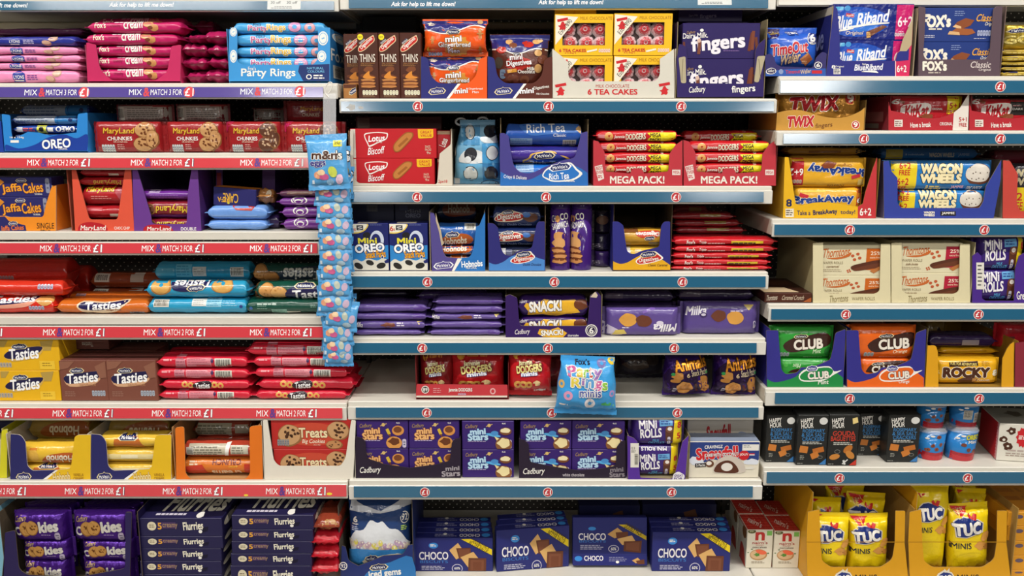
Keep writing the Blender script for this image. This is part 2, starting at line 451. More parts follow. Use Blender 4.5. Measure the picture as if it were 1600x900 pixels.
def ufront(x0, x1, yt, lip, yb, wl, wr, sl=0, r=6, ytr=None):
    """outline of a front panel with a U-shaped cut: wings wl, wr px wide at the lip, sl px of slant"""
    return [(x0, yb), (x0, yt, 2), (x0+max(wl-sl, 2), yt, 3), (x0+wl, lip, r), (x1-wr, lip, r), (x1-max(wr-sl, 2), ytr or yt, 3), (x1, ytr or yt, 2), (x1, yb)]
# ---------------------------------------------------------------- the place: floor, ceiling, back wall
def struct(name, vf, m):
    o = MB().add(vf, m).build(name); o['kind'] = 'structure'; return o
struct('floor', bx(-5, 5, -12, .6, -.05, 0), M('#8f8a82', 'matt'))
struct('ceiling', bx(-5, 5, -12, .6, CEIL, CEIL+.05), M('#e6e2da', 'matt'))
struct('wall_back', bx(-5, 5, .5, .6, .0001, CEIL), M('#8f8a80', 'matt'))
for i, x in enumerate((-2.3, -.77, .77, 2.3)):
    for y in (-1.3, -3.3):
        t = empty('ceiling_batten', (x, y, CEIL), 'white fluorescent ceiling batten hanging above the aisle', 'ceiling light', 'fluorescent battens over the aisle')
        MB().add(bevbox(-.72, .72, -.05, .05, -.05, -.001, .006), M('#e8e6e0', 'paint')).build('housing', t)
        m = lathe([(.013, -.7), (.013, .7)], 12)
        tm = bpy.data.materials.get('lit_tube')
        if not tm:
            tm = bpy.data.materials.new('lit_tube'); tm.use_nodes = True; b = tm.node_tree.nodes['Principled BSDF']
            b.inputs['Emission Color'].default_value = (1, .96, .9, 1); b.inputs['Emission Strength'].default_value = 6
        MB().add(([(z, x_, y_-.066) for x_, y_, z in m[0]], m[1]), tm, True).build('tube', t)
for x in (-1.9, 2.8):
    for y in (-6.7, -9.4):
        t = empty('ceiling_panel', (x, y, CEIL), 'long white ceiling light panel further back over the shop floor', 'ceiling light', 'ceiling panels over the shop floor')
        MB().add(bevbox(-.45, .45, -.83, .83, -.05, -.001, .006), M('#e8e6e0', 'paint')).build('housing', t)
        MB().add(bx(-.43, .43, -.81, .81, -.06, -.05), tm).build('diffuser', t)
# ---------------------------------------------------------------- shelving
def yfr(y):
    pts = [(-60, .05), (12, .05), (120, 0), (165, 0), (300, -.005), (435, -.01), (545, -.02), (642, -.03), (765, -.055), (930, -.10), (1000, -.1)]
    for (a, p), (b, q) in zip(pts, pts[1:]):
        if a <= y <= b: return p+(q-p)*(y-a)/(b-a)
    return pts[-1][1]
BL = at(530, 165, 0).x; BR = at(1213.5, 165, 0).x
BAY = {'A': (BL-1.0, BL), 'B': (BL, BR), 'C': (BR, BR+1.0)}
BACK = .37
WHITE = '#d8d4c9'; CREAM = '#e4ddc6'
PEG = pegboard()
for k, nm in (('A', 'dark perforated back panel behind the shelves with red ticket strips'), ('B', 'dark perforated back panel behind the middle bay of shelves'), ('C', 'dark back panel behind the right bay of chocolate biscuit shelves')):
    x0, x1 = BAY[k]
    t = empty('back_panel', ((x0+x1)/2, BACK, 0), nm, 'back panel'); W = (x1-x0)/2
    MB().add(bx(-W+.012, W-.012, 0, .006, .3, 2.25), PEG).build('panel', t)
    zt = at(400, 40, BACK-.02).z
    MB().add(bevbox(-W+.012, W-.012, -.02, -.001, zt-.009, zt+.009, .003), M(CREAM, 'paint')).build('stiffening_rail', t)
    MB().add(bx(-W+.012, W-.012, -.001, .02, 0, .3), M('#7d7a74', 'paint')).build('plinth_board', t)
for x, l in ((BL, 'dark slotted upright between the left and middle bays'), (BR, 'dark slotted upright between the middle and right bays'), (BL-1.0, 'dark slotted upright at the far left end of the shelving'), (BR+1.0, 'dark slotted upright at the far right end of the shelving')):
    m = MB(); m.add(bx(-.012, .012, 0, .04, 0, 2.3), M('#4a4743', 'paint'))
    for k in range(72): m.add(bx(-.002, .002, -.0004, .001, .1+k*.03, .118+k*.03), M('#15130f', 'matt'))
    tag(m.build('slotted_upright', None, (x, BACK-.035, 0)), l, 'upright')
BADGE = None
def badge_mesh():
    m = MB()
    def disc(r, y, n=28): return ([(r*math.cos(6.2832*k/n), y, r*math.sin(6.2832*k/n)) for k in range(n)], [list(range(n))])
    r = .0118
    n = 28
    v = [(r*math.cos(6.2832*k/n), y, r*math.sin(6.2832*k/n)) for y in (-.0012, 0) for k in range(n)]
    m.add((v, [list(range(n)), list(range(2*n-1, n-1, -1))]+[[(k+1) % n, k, n+k, n+(k+1) % n] for k in range(n)]), M('#f1e6df', 'paint'))
    m.add(disc(r*.88, -.0014), M('#c03038', 'paint'))
    for k_, (v2, f, c) in enumerate(T(-.0072, -.0062, .0072, .0062, '£1', '#ffffff', b=.035)): m.add(([(x, -.0016-k_*9e-6, -y) for x, y in v2], f), M(c, 'paint'))
    return m.mesh('price_badge')
BADGE = badge_mesh()
class Shelf: pass
S = {}
TEAL = '#256080'; RED = '#d8434c'; PURP = '#5a4a9a'
def shelf(key, lip, st, sb, sx0, sx1, col, label, texts=(), badges=(), depth=None, paper=()):
    s = Shelf(); S[key] = s; x0, x1 = BAY[key[0]]
    s.yf = yfr(lip); s.z = at(800, lip, s.yf).z; D = BACK-.008-s.yf
    zt = at(800, st, s.yf).z; zb = at(800, sb, s.yf).z
    t = empty('gondola_shelf', ((x0+x1)/2, s.yf, s.z), label, 'shelf', 'price-stripped gondola shelves')
    cx = (x0+x1)/2; W = (x1-x0)/2-.0015
    th = .020
    m = MB(); m.add(bevbox(-W, W, 0, D, -th, 0, .002), M(WHITE, 'paint')); m.build('shelf_panel', t)
    hz = s.z-zb+.004
    r = MB(); r.add(bevbox(-W, W, -.007, -.0005, -hz, -(s.z-zt)+.004, .0012), M('#dad7ce', 'gloss')); ro = r.build('ticket_rail', t)
    gx = lambda px, py: at(px, py, s.yf-.0085).x-cx
    ym = (st+sb)/2
    X0 = max(gx(sx0, ym), -W+.002); X1 = min(gx(sx1, ym), W-.002)
    gz = lambda py: at(800, py, s.yf-.0085).z-s.z
    zl, zh = gz(sb), gz(st)
    tl = lambda z, o=0: -.0086+o-(zh-z)/(zh-zl)*(-.0001)-.0032*(zh-z)/(zh-zl)
    im = MB(); pr = [(tl(zl), zl), (tl(zh), zh), (-.0068, zh), (-.0068, zl)]
    im.add(([(x, y, z) for x in (X0, X1) for y, z in pr], [[0, 4, 5, 1], [1, 5, 6, 2], [2, 6, 7, 3], [3, 7, 4, 0], [0, 1, 2, 3], [7, 6, 5, 4]]), M(col, 'strip'))
    for (v, f, c), (l, e) in zip(texts, layers(texts)):
        o = -.0001-.00006*l-e
        im.add(([(gx(x, y), tl(gz(y), o), gz(y)) for x, y in v], f), M(c, 'paint'))
    im.build('price_insert', ro)
    for bxx in badges:
        b = link('price_badge', BADGE, ro, (gx(bxx, ym), tl((zl+zh)/2, -.0006), gz(ym)))
    for sg in (-1, 1):
        b = MB(); pr = [(.004, -.004), (D, -.004), (D, -hz), (D-.02, -hz), (.02, -hz+.004), (.004, -hz+.004)]
        xx = sg*(W+.0003); xa, xb = sorted((xx, xx-sg*.003))
        v = [(xa, y, z) for y, z in pr]+[(xb, y, z) for y, z in pr]; n = 6
        b.add((v, [list(range(n)), list(range(2*n-1, n-1, -1))]+[[i, n+i, n+(i+1) % n, (i+1) % n] for i in range(n)]), M('#cfc7b6', 'paint'))
        b.build('side_bracket', t)
    return s
def mm(x0, x1, y, n, h=4.6):
    w_ = x1-x0
    return (T(x0, y-h, x0+w_*.2, y+h, 'MIX', '#ffffff', b=.008)+T(x0+w_*.222, y-h*1.55, x0+w_*.322, y+h*1.5, '&', '#5f3a8a' if n == 2 else '#d8434c', b=.05)
            + T(x0+w_*.335, y-h, x0+w_*.82, y+h, 'MATCH %d FOR' % n, '#ffffff', b=.008)
            + (E(x0+w_*.93, y, h*1.9, h*1.9, '#d8434c') if n == 3 else [])+T(x0+w_*.86, y-h*1.35, x0+w_*1.0, y+h*1.35, '£1', '#ffffff', b=.035, out='#5a2a4a' if n == 2 else None, ow=.04))
def ask(x0, x1, y): return T(x0, y-4.2, x1, y+5, 'Ask for help to lift me down!', '#ffffff', b=.025, sh=.15)
def chits(x0, x1, y0, y1):
    w_ = (x1-x0)
    return R(x0, y0, x1, y1, '#d9dcda')+R(x0+w_*.48, y0, x0+w_*.5, y1, '#9a9a98')+T(x0+w_*.1, y0+2, x0+w_*.4, y0+6, '30 off', '#54585a')+T(x0+w_*.58, y0+2, x0+w_*.9, y0+6, '30 off', '#54585a')+lines(x0+w_*.05, y1-5, x1-2, 2, 2.2, 1, '#6a6e70')
shelf('A0', -3, 2, 16, 0, 522, TEAL, 'high shelf with a teal ask-for-help strip above the marshmallow packets', ask(-64, 44, 9)+ask(171, 272, 8)+chits(418, 470, 0, 15))
shelf('A1', 130, 136, 152, -20, 505, PURP, 'shelf with the purple mix and match ticket strip', mm(39, 139, 144.5, 3)+mm(202, 303, 144, 3)+mm(376, 476, 143, 3))
shelf('A2', 239, 247, 262, -20, 492, RED, 'shelf with a red strip under the cookie bricks and round sandwich rolls', sum([mm(a, a+98, 254, 2) for a in (43, 205, 376)], []))
shelf('A3', 362, 380, 395.5, -20, 496, RED, 'shelf with a red strip under the orange and purple open trays', sum([mm(a, a+97, 388, 2) for a in (63, 222, 391)], []))
shelf('A4', 495, 511, 527, -20, 515, RED, 'shelf with a red strip under the long biscuit rolls', sum([mm(a, a+96, 519, 2) for a in (-92, 68, 225, 391)], []))
shelf('A5', 630, 638, 653, -20, 535, RED, 'shelf with a red strip under the yellow and brown boxes', sum([mm(a, a+94, 645.5, 2) for a in (-73, 83, 238, 401)], []))
shelf('A6', 752, 758, 775, -20, 543, RED, 'lowest red stripped shelf under the yellow and orange roll trays', sum([mm(a, a+93, 767, 2) for a in (-52, 102, 255, 416)], [])+E(385, 773, 3.5, 1.6, '#f0d33a')+E(515, 771, 4.5, 2, '#f0d33a'))
shelf('B0', -8, -3, 13, 545, 1200, TEAL, 'high shelf with a teal ask-for-help strip above the tea cakes', ask(611, 712, 7)+ask(841, 943, 4)+chits(1090, 1143, -6, 8))
gh = blob(549, 168, 7, 4.5, '#a9a9a6', 3, .3)+blob(564, 168, 4, 2, '#a9a9a6', 5, .3)
shelf('B1', 154, 158.5, 174, 533, 1209, TEAL, 'middle bay shelf holding the tea cake boxes and small bags', gh, (653, 857, 1064))
shelf('B2', 291, 300, 315.5, 548, 1193, TEAL, 'middle bay shelf holding red multipacks and the cow patterned bag', (), (652, 853, 1056))
shelf('B3', 425, 432, 448.5, 548, 1196, TEAL, 'middle bay shelf holding two tall purple canisters', (), (668, 866, 1066))
shelf('B4', 528, 536, 551, 548, 1182, TEAL, 'middle bay shelf holding piles of purple chocolate packets', (), (660, 856, 1053))
shelf('B5', 627, 637, 652, 556, 1185, TEAL, 'half empty middle bay shelf holding snack bags', (), (667, 862, 1058))
shelf('B6', 750, 760, 776.5, 553, 1176, TEAL, 'middle bay shelf holding dark purple cartons', (), (664, 856, 1049))
shelf('C0', -22, -17, 8, 1213, 1640, '#dcd9d0', 'high plain white shelf above the dark blue wafer trays')
shelf('C1', 119, 126, 145, 1217, 1640, TEAL, 'right bay shelf holding the dark blue wafer trays', (), (1562,))
shelf('C2', 204, 209, 224.5, 1224, 1640, TEAL, 'right bay shelf holding gold and red finger trays', (), (1349, 1562))
shelf('C3', 342, 351, 367, 1210, 1640, TEAL, 'right bay shelf holding yellow and blue multipack trays', (), (1327, 1537))
shelf('C4', 475, 483, 499, 1205, 1640, TEAL, 'right bay shelf holding the cream wafer roll trays', (), (1321, 1528))
shelf('C5', 607, 614, 630.5, 1211, 1640, TEAL, 'right bay shelf holding green and orange bar trays', (), (1327, 1529))
shelf('C6', 730, 738, 754.5, 1198, 1640, TEAL, 'right bay shelf holding black cracker cartons and tubs', (), (1311, 1511))
for k, l in (('A', 'base deck under the purple cookie packets'), ('B', 'base deck under the dark blue choc biscuit cartons'), ('C', 'base deck under the yellow snack bag trays')):
    x0, x1 = BAY[k]; s = Shelf(); S[k+'7'] = s; s.yf = yfr(930); s.z = at(800, 925, s.yf).z
    t = empty('base_deck', ((x0+x1)/2, s.yf, 0), l, 'shelf'); W = (x1-x0)/2-.0015; D = BACK-.008-s.yf
    MB().add(bevbox(-W, W, 0, D, s.z-.02, s.z, .002), M(WHITE, 'paint')).build('deck_panel', t)
    MB().add(bx(-W, W, .03, .045, 0, s.z-.02), M('#8d8a84', 'paint')).build('kick_plate', t)
# ================================================================ LEFT BAY
WH = '#f4f1ea'
# --- row 1
def lyons(c): return (P([(56, 338), (84, 324), (112, 338), (112, 372), (56, 372)], '#2a3a96')+T(60, 345, 108, 360, 'LYONS', WH)+R(64, 365, 104, 368, WH)
    + lines(122, 344, 178, 3, 8, 4, c)+E(258, 338, 22, 14, '#caa08c', 10)+E(258, 336, 19, 11, '#dcb7a2', 10)+E(228, 360, 22, 13, '#b98575', -10)+E(226, 357, 19, 10, '#d3a893', -10))
D_pink = Design((-80, 322, 372, 378), '#e88fbb', 'film', lyons('#7a4a92'))
D_lyblue = Design((-80, 322, 372, 378), '#2f3590', 'film', lyons('#c9c4ea'))
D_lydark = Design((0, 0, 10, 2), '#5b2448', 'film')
s = S['A1']
stack('flow', 'marshmallow_packet', [D_lyblue, D_pink, D_pink, D_pink, D_pink], s, .02, [(-34, 122), (-32, 126), (-30, 130), (-34, 128), (-28, 127)], [56, 72, 85.5, 97, 109], .07,
      ['blue mallow biscuit packet on top of the pink packets', 'uppermost pink mallow packet, directly under the blue one', 'second pink mallow packet from the top of the pile', 'second pink mallow packet from the shelf', 'lowest pink mallow packet, lying on the shelf'], 'biscuit packet', 'mallow packets at the left end of the top shelf')
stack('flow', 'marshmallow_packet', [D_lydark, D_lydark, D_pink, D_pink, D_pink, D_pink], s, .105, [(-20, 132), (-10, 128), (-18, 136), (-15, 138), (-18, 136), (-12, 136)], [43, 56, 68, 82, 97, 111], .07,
      ['dark plum packet on top of the rear mallow pile', 'dark plum packet second in the rear mallow pile', 'pink packet third in the rear mallow pile', 'pink packet fourth in the rear mallow pile', 'pink packet fifth in the rear mallow pile', 'pink packet at the bottom of the rear mallow pile'], 'biscuit packet', 'rear mallow packets on the top shelf')
MAG = '#c01f62'
D_cream = Design((395, 100, 840, 152), MAG, 'film', T(440, 104, 490, 130, "Fox's", '#f6e6d0', b=.04)+lines(525, 103, 652, 1, 8, 5, '#f0d6e0')+T(510, 112, 556, 130, 'crunchy', '#8e1648')
    +T(570, 100, 655, 132, 'cream', WH, b=.04, rot=3)+blob(680, 112, 22, 12, '#d9a673', 2)+blob(705, 128, 22, 14, '#c68a52', 3)+blob(690, 128, 12, 8, '#7a3b2a', 4))
tray('cream_biscuit_tray', s, .014, 137, 283, [([(137, 127), (135, 66, 3), (150, 70, 2), (156, 108, 10), (174, 125.6, 6), (245, 125.6, 6), (262, 112, 8), (268, 72, 3), (283, 70, 2), (282, 127)], '#c42a60')], .24,
     'magenta open tray full of cream biscuit packets on the top shelf', yl=70, inner='#a54a62')
stack('flow', 'cream_biscuit_packet', D_cream, s, .018, [(132, 287), (130, 282), (140, 281), (140, 281), (140, 281)], [33, 52, 70.5, 88, 107], .07,
      ['topmost of the magenta cream biscuit packets, above its tray', 'second magenta cream biscuit packet, at the rim of its tray', 'third magenta cream biscuit packet down in the tray', 'magenta cream biscuit packet one above the tray bottom', 'lowest magenta cream biscuit packet in its tray'], 'biscuit packet', 'cream biscuit packets in the magenta tray')
stack('flow', 'cream_biscuit_packet', D_cream, s, .10, [(146, 293), (142, 288), (142, 280)], [27, 50, 88], .07, ['%s' % l for l in ('magenta packet behind the topmost cream biscuit packet', 'magenta packet second in the rear row of the cream tray', 'magenta packet low in the rear row of the cream tray')], 'biscuit packet', 'cream biscuit packets in the magenta tray')
D_mag = Design((0, 0, 1, 1), '#a81c56', 'film')
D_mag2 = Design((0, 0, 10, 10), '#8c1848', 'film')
stack('endon', 'magenta_packet', [D_mag, D_mag, D_mag, D_mag], s, .02, [(287, 323), (282, 321), (283, 322), (285, 323)], [52, 66, 88, 109], .2, '%s magenta packet lying end on beside the cream tray', 'biscuit packet', 'magenta packets lying end on', seed=3)
stack('endon', 'magenta_packet', [D_mag, D_mag, D_mag, D_mag], s, .02, [(318, 357), (322, 357), (321, 357), (318, 357)], [47, 69, 88, 107], .2, '%s magenta packet lying end on beside the blue ring tray', 'biscuit packet', 'magenta packets lying end on', seed=7)
put('endon', 'magenta_packet', D_mag2, s, .14, 300, 332, 30, 52, .1, 'dark magenta packet poking up behind the end on packets', 'biscuit packet', seed=5)
PB = '#4aa6e0'
D_pr = Design((1062, 160, 1500, 215), PB, 'film', T(1172, 160, 1212, 176, "Fox's", '#20345c')+T(1148, 172, 1244, 208, 'Party', '#c05a98', b=.03, out=WH, ow=.06)+T(1240, 168, 1332, 208, 'Rings', '#e8b93e', b=.03, out=WH, ow=.06)
    + ring(1376, 188, 30, 24, '#d99ac0', PB, '#8a5f96')+ring(1450, 190, 26, 22, '#dca0a8', PB, '#9a6a7a')+lines(1350, 172, 1400, 3, 12, 3, WH))
D_pr_top = Design((1062, 100, 1535, 158), PB, 'film', T(1172, 104, 1212, 120, "Fox's", '#20345c')+T(1148, 116, 1244, 150, 'Party', '#c05a98', b=.03, out=WH, ow=.06)+T(1240, 112, 1332, 148, 'Rings', '#e8b93e', b=.03, out=WH, ow=.06)
    + ring(1376, 124, 30, 24, '#d99ac0', PB, '#8a5f96')+ring(1450, 128, 26, 22, '#dca0a8', PB, '#9a6a7a'))
def cow(x, y, rx, ry): return E(x, y, rx, ry, WH)+E(x, y, rx*.8, ry*.82, '#7fbbe6')+E(x, y, rx*.68, ry*.7, WH)+R(x-rx*.3, y-ry*.1, x+rx*.3, y+ry*.1, '#7fbbe6', 20)
tray('ring_biscuit_tray', s, .014, 358, 516, [([(358, 127), (358, 45, 3), (371, 47, 3), (371, 96, 5), (378, 101, 4), (490, 101, 4), (497, 92, 4), (497, 44, 3), (516, 43, 2), (516, 127)], '#3d96d8')], .3,
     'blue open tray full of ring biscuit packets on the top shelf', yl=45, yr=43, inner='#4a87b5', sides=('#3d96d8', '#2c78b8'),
     prims=P([(468, 102), (515, 100), (515, 126.6), (474, 126.6), (466, 112)], '#23356e')+T(388, 104, 400, 110, "Fox's", WH)+T(377, 107, 462, 123, 'Party Rings', WH, b=.03)+T(480, 105, 506, 108.5, 'NATURAL', '#78c0e8')+T(481, 110, 507, 113.5, 'COLOURS', '#78c0e8')
     + E(483, 120, 4.5, 4, WH)+E(483, 120, 3, 2.6, '#23356e')+lines(490, 117, 508, 2, 4, 2, WH)+cow(365, 50, 5.5, 7)+cow(365, 88, 5.5, 10)+cow(505, 60, 8, 11)+cow(503, 88, 7, 9),
     rprims=((516, 44, 532, 127), T(517, 72, 529, 92, "Fox's", WH)+barcode(518, 98, 531, 118, 2, vert=True)+cow(523, 54, 5, 7)))
stack('flow', 'ring_biscuit_packet', [D_pr_top, D_pr, D_pr, D_pr, D_pr], s, .018, [(359, 513)]+[(362, 512)]*4, [34, 52.5, 72, 89, 108], .06,
      ['topmost blue ring biscuit packet, above the tray wings', 'second blue ring biscuit packet in its tray', 'third blue ring biscuit packet in its tray', 'fourth blue ring biscuit packet, just above the tray lip', 'bottom blue ring biscuit packet, hidden by the tray lip'], 'biscuit packet', 'ring biscuit packets in the blue tray')
# --- row 2
s = S['A2']
OB, OL = '#1c3f9c', '#2f8ad6'
tray('blue_roll_tray', s, .014, 3, 138, [([(8, 236), (3, 178, 2), (16, 180, 3), (18, 207), (20, 218), (44, 206), (60, 207), (78, 212), (120, 207), (122, 178, 3), (137, 176, 2), (138, 236)], '#2c86d4')], .28,
     'bright blue open tray of dark blue sandwich rolls', yl=178, yr=176, inner='#2f6fae',
     prims=P(spl([(9, 235.5), (10, 226), (30, 232), (55, 226), (75, 215), (100, 210), (120, 216), (137, 210), (137, 235.5)], False)+[(137, 235.5)], OB)+T(66, 217, 111, 232, 'OREO', '#ffffff', b=.05, out='#1a2a6a', ow=.05, rot=4)+T(92, 231, 106, 234, 'ORIGINAL', WH)+T(16, 213, 38, 217, '16 x 154g', WH)+R(17, 219, 30, 223, WH))
D_or_b = Design((48, 535, 365, 572), '#1d3f92', 'film', R(52, 538, 252, 568, '#a9b4c4')+lines(60, 544, 244, 3, 9, 4, '#6b7c98')+P([(250, 538), (258, 530), (262, 572), (248, 572)], '#2f7ec2')+R(262, 536, 362, 570, '#2f7ec2')+E(320, 552, 10, 7, '#17356f'))
D_or_f = Design((48, 578, 365, 622), '#1d3f92', 'film', R(52, 590, 100, 612, '#c9cdd6')+lines(102, 594, 158, 2, 9, 6, '#c64a58')+R(165, 582, 208, 618, '#dfe04a')+E(186, 600, 11, 11, '#20211f')+R(214, 592, 240, 610, WH)+T(252, 586, 340, 612, 'OREO', '#ffffff', b=.05, flip=True)+E(355, 600, 8, 14, '#dde4ee'))
stack('roll', 'sandwich_biscuit_roll', [D_or_b, D_or_f, D_or_b, D_or_b], s, .02, [(14, 124), (16, 124), (16, 124), (16, 124)], [180.5, 195, 209, 222], .05, '%s dark blue sandwich roll at the front of the blue tray', 'biscuit roll', 'sandwich rolls in the blue tray')
stack('roll', 'sandwich_biscuit_roll', [D_or_b, D_or_b], s, .09, [(14, 142), (16, 140)], [164, 182], .05, ['dark blue sandwich roll lying highest behind the front rolls', 'dark blue sandwich roll in the second rank of the tray'], 'biscuit roll', 'sandwich rolls in the blue tray')
put('box', 'dark_blue_carton', Design((0, 0, 10, 10), OB, 'card', R(1, 7, 9, 9, '#3a76c4')), s, .014, -60, 1, 190, None, .2, 'dark blue carton end at the left of the blue roll tray', 'carton')
def mary(tc, cc, chip, bg2=None):
    return ((P([(415, 560), (470, 560), (415, 610)], bg2) if bg2 else [])+cookie(660, 600, 48, 38, cc, '#8a5a35', chip, 9, 3)+cookie(650, 665, 46, 36, cc, '#8a5a35', chip, 9, 5)+cookie(690, 640, 26, 44, cc, '#8a5a35', chip, 6, 8)
        + T(468, 588, 612, 622, 'MaryLand', tc, b=.035, sh=.1, out='#6a1a1c', ow=.04)+T(486, 628, 600, 646, 'CHUNKIES', WH, b=.03)+T(514, 648, 578, 655, 'milk and dark choc', '#ead8c0')+nutri(458, 664, 518, 698, '#c7cfd0')+lines(530, 664, 566, 3, 9, 3, '#e0b8b0'))
D_ma = Design((410, 560, 735, 700), '#9c2327', 'film', mary('#e5b53c', '#c69663', '#6b3a20'))
D_mb = Design((410, 560, 735, 700), '#9c2327', 'film', mary('#e5b53c', '#5f3a2a', '#c9a888', '#c42a62'))
D_mback = Design((545, 480, 780, 555), '#75262c', 'film', R(550, 488, 772, 552, '#b3aaa2')+barcode(556, 494, 592, 548, 4)+lines(604, 496, 764, 6, 9, 4, '#77706a')+R(708, 486, 770, 492, '#a23a3e'))  # upper layer's shade is put into this duller red
D_mdk = Design((1310, 470, 1495, 560), '#7c1e22', 'film', T(1385, 495, 1475, 520, 'MaryLand', '#c9962e', sh=.1)+T(1392, 524, 1460, 538, 'CHUNKIES', '#cfc0a8'))  # same brick, shade of the rear rank painted into its colours
for i, (a, b, d, l) in enumerate(((139, 251, D_ma, 'red cookie brick with pale cookies, right of the blue tray'), (252, 347, D_ma, 'red cookie brick with pale cookies, second in its row'), (347, 439, D_mb, 'red cookie brick with dark brown cookies, third in its row'), (439, 535, D_mb, 'red cookie brick half hidden by the hanging blue packets'))):
    put('brick', 'cookie_brick', d, s, .012, a, b, 190, None, .05, l, 'cookie packet', 'red cookie bricks', seed=i+1)
    put('brick', 'cookie_brick', D_mdk, s, .066, a+3, b+2, 190, None, .05, 'red cookie brick hidden close behind ' + ('the first front brick', 'the second front brick', 'the third front brick', 'the fourth front brick')[i], 'cookie packet', 'red cookie bricks in the second rank', seed=i+2)
put('brick', 'cookie_brick', D_mback, s, .07, 176, 266, 163, 190, .05, 'shaded red cookie brick showing its grey printed back, above the first brick', 'cookie packet', 'cookie bricks on the upper layer', seed=2)
put('brick', 'cookie_brick', D_mback, s, .07, 270, 354, 162, 190, .05, 'shaded red cookie brick showing its grey printed back, above the second brick', 'cookie packet', 'cookie bricks on the upper layer', seed=3)
put('brick', 'cookie_brick', D_mback, s, .13, 392, 440, 168, 190, .05, 'small dim cookie brick lying deep behind the third brick', 'cookie packet', 'cookie bricks on the upper layer', seed=4)
put('brick', 'cookie_brick', D_mdk, s, .07, 440, 512, 157, 190, .05, 'shaded red cookie brick front outward, above the fourth brick', 'cookie packet', 'cookie bricks on the upper layer', seed=5)
# --- row 3
s = S['A3']
JB, JO = '#2b2a68', '#ee8f26'
def jaffa(): return mcv(85, 112, 135, 132, 2, JB)+T(14, 138, 110, 186, 'Jaffa', '#f0a22e', b=.03, out='#8a3c14', ow=.03, rot=5)+T(114, 132, 210, 180, 'Cakes', '#f0a22e', b=.03, out='#8a3c14', ow=.03, rot=5)+T(168, 182, 205, 190, 'THE ORIGINAL', WH)+P([(-60, 110), (0, 110), (30, 130), (-10, 160), (-60, 170)], '#d98a2a')+nutri(222, 112, 244, 182, '#8d90a8', 1)
D_jf = Design((-60, 108, 252, 200), JB, 'card', jaffa())
tray('orange_cake_tray', s, .014, -60, 88, [([(-60, 362), (-60, 340), (8, 337), (14, 339, 3), (68, 339, 4), (72, 320), (81, 292, 2), (88, 290, 2), (88, 362)], JO)], .28,
     'orange open tray of dark blue cake boxes at the left', yl=292, yr=290, inner='#b0aba0', sides=(JO, '#d9791e'),  # right wall in a darker orange, its shade painted on
     prims=P([(-60, 361.6), (-60, 341), (8, 338), (14, 345), (40, 352), (42, 361.6)], JB)+mcv(14, 345, 28, 352, 4, JB)+T(2, 352, 38, 362, 'Jaffa Cakes', '#e8772e', rot=3, b=.03)+T(58, 348, 85, 357, 'SINGLE', '#33241a', b=.01)+T(64, 358.5, 80, 361.8, 'PACK', '#33241a', b=.01),
     rprims=((88, 290, 120, 362), R(101, 310, 112, 358, '#8d7a5a')+R(103, 318, 110, 345, '#e4dccb')))
stack('box', 'cake_carton', D_jf, s, .018, [(-22, 85), (-20, 77), (-20, 78)], [277, 308, 340], .06, '%s dark blue cake box in the orange tray', 'carton', 'cake boxes in the orange tray')
tray('red_roll_tray', s, .012, 112, 208.5, [([(118, 362), (112, 262), (118, 262), (140, 343, 5), (184, 343, 5), (196, 262), (205, 262), (210, 362)], '#e0573f')], .27,
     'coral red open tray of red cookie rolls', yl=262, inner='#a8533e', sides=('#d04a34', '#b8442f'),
     prims=P(spl([(122, 361.5), (124, 353), (132, 348), (144, 347), (160, 350), (168, 356), (168, 361.5)], False), '#b81e2a')+T(126, 352, 166, 362, 'MaryLand', WH, sh=.1)+T(179, 354, 203, 358.5, 'CHOC CHIP', WH))
MR = '#b02026'
D_mr_u = Design((345, 110, 580, 155), MR, 'film', T(420, 120, 545, 148, 'MaryLand', '#d9a93c', flip=True, b=.02, sh=.1))
D_mr_f = Design((345, 150, 580, 240), MR, 'film', T(378, 152, 508, 184, 'MaryLand', '#f0d23c', b=.035, sh=.1, out='#7a1418', ow=.04)+lines(400, 196, 500, 2, 10, 4, '#e08a86')+blob(545, 180, 30, 40, '#b5505a', 3))
D_mr = Design((0, 0, 20, 5), '#a81c24', 'film', R(2, 1, 9, 2, '#c25058')+R(12, 3, 16, 4, '#d8c8b8'))
stack('roll', 'cookie_roll', [D_mr, D_mr_u, D_mr_f, D_mr, D_mr], s, .016, [(120, 203), (118, 204), (122, 202), (122, 202), (122, 202)], [262, 277, 291, 321, 343], .055, '%s red cookie roll in the coral red tray', 'cookie roll', 'cookie rolls in the coral red tray')
tray('purple_roll_tray', s, .012, 210.5, 315, [([(210, 362), (207, 262), (214, 262), (236, 336), (238, 350, 5), (292, 350, 5), (294, 300), (300, 262), (309, 262), (315, 362)], '#6a3a8e')], .27,
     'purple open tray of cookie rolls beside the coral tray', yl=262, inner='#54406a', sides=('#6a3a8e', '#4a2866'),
     prims=P(spl([(224, 361.5), (226, 355), (236, 351), (252, 351), (266, 354), (272, 361.5)], False), '#b81e2a')+T(230, 354, 268, 362, 'MaryLand', WH, sh=.1)+T(283, 355, 307, 360, 'DOUBLE', WH, b=.03))
D_mp = Design((628, 175, 920, 215), '#6e2f92', 'film', R(685, 176, 735, 186, '#d9cfe0')+lines(690, 195, 860, 2, 8, 3, '#8f55b0'))
D_mpu = Design((628, 215, 920, 305), '#8a1c2e', 'film', T(716, 234, 868, 276, 'MaryLand', '#e0b83a', flip=True, b=.035, sh=.1, out='#5a1018', ow=.04)+R(680, 285, 870, 300, '#5d2a80')+cookie(692, 260, 22, 26, '#6a4030'))
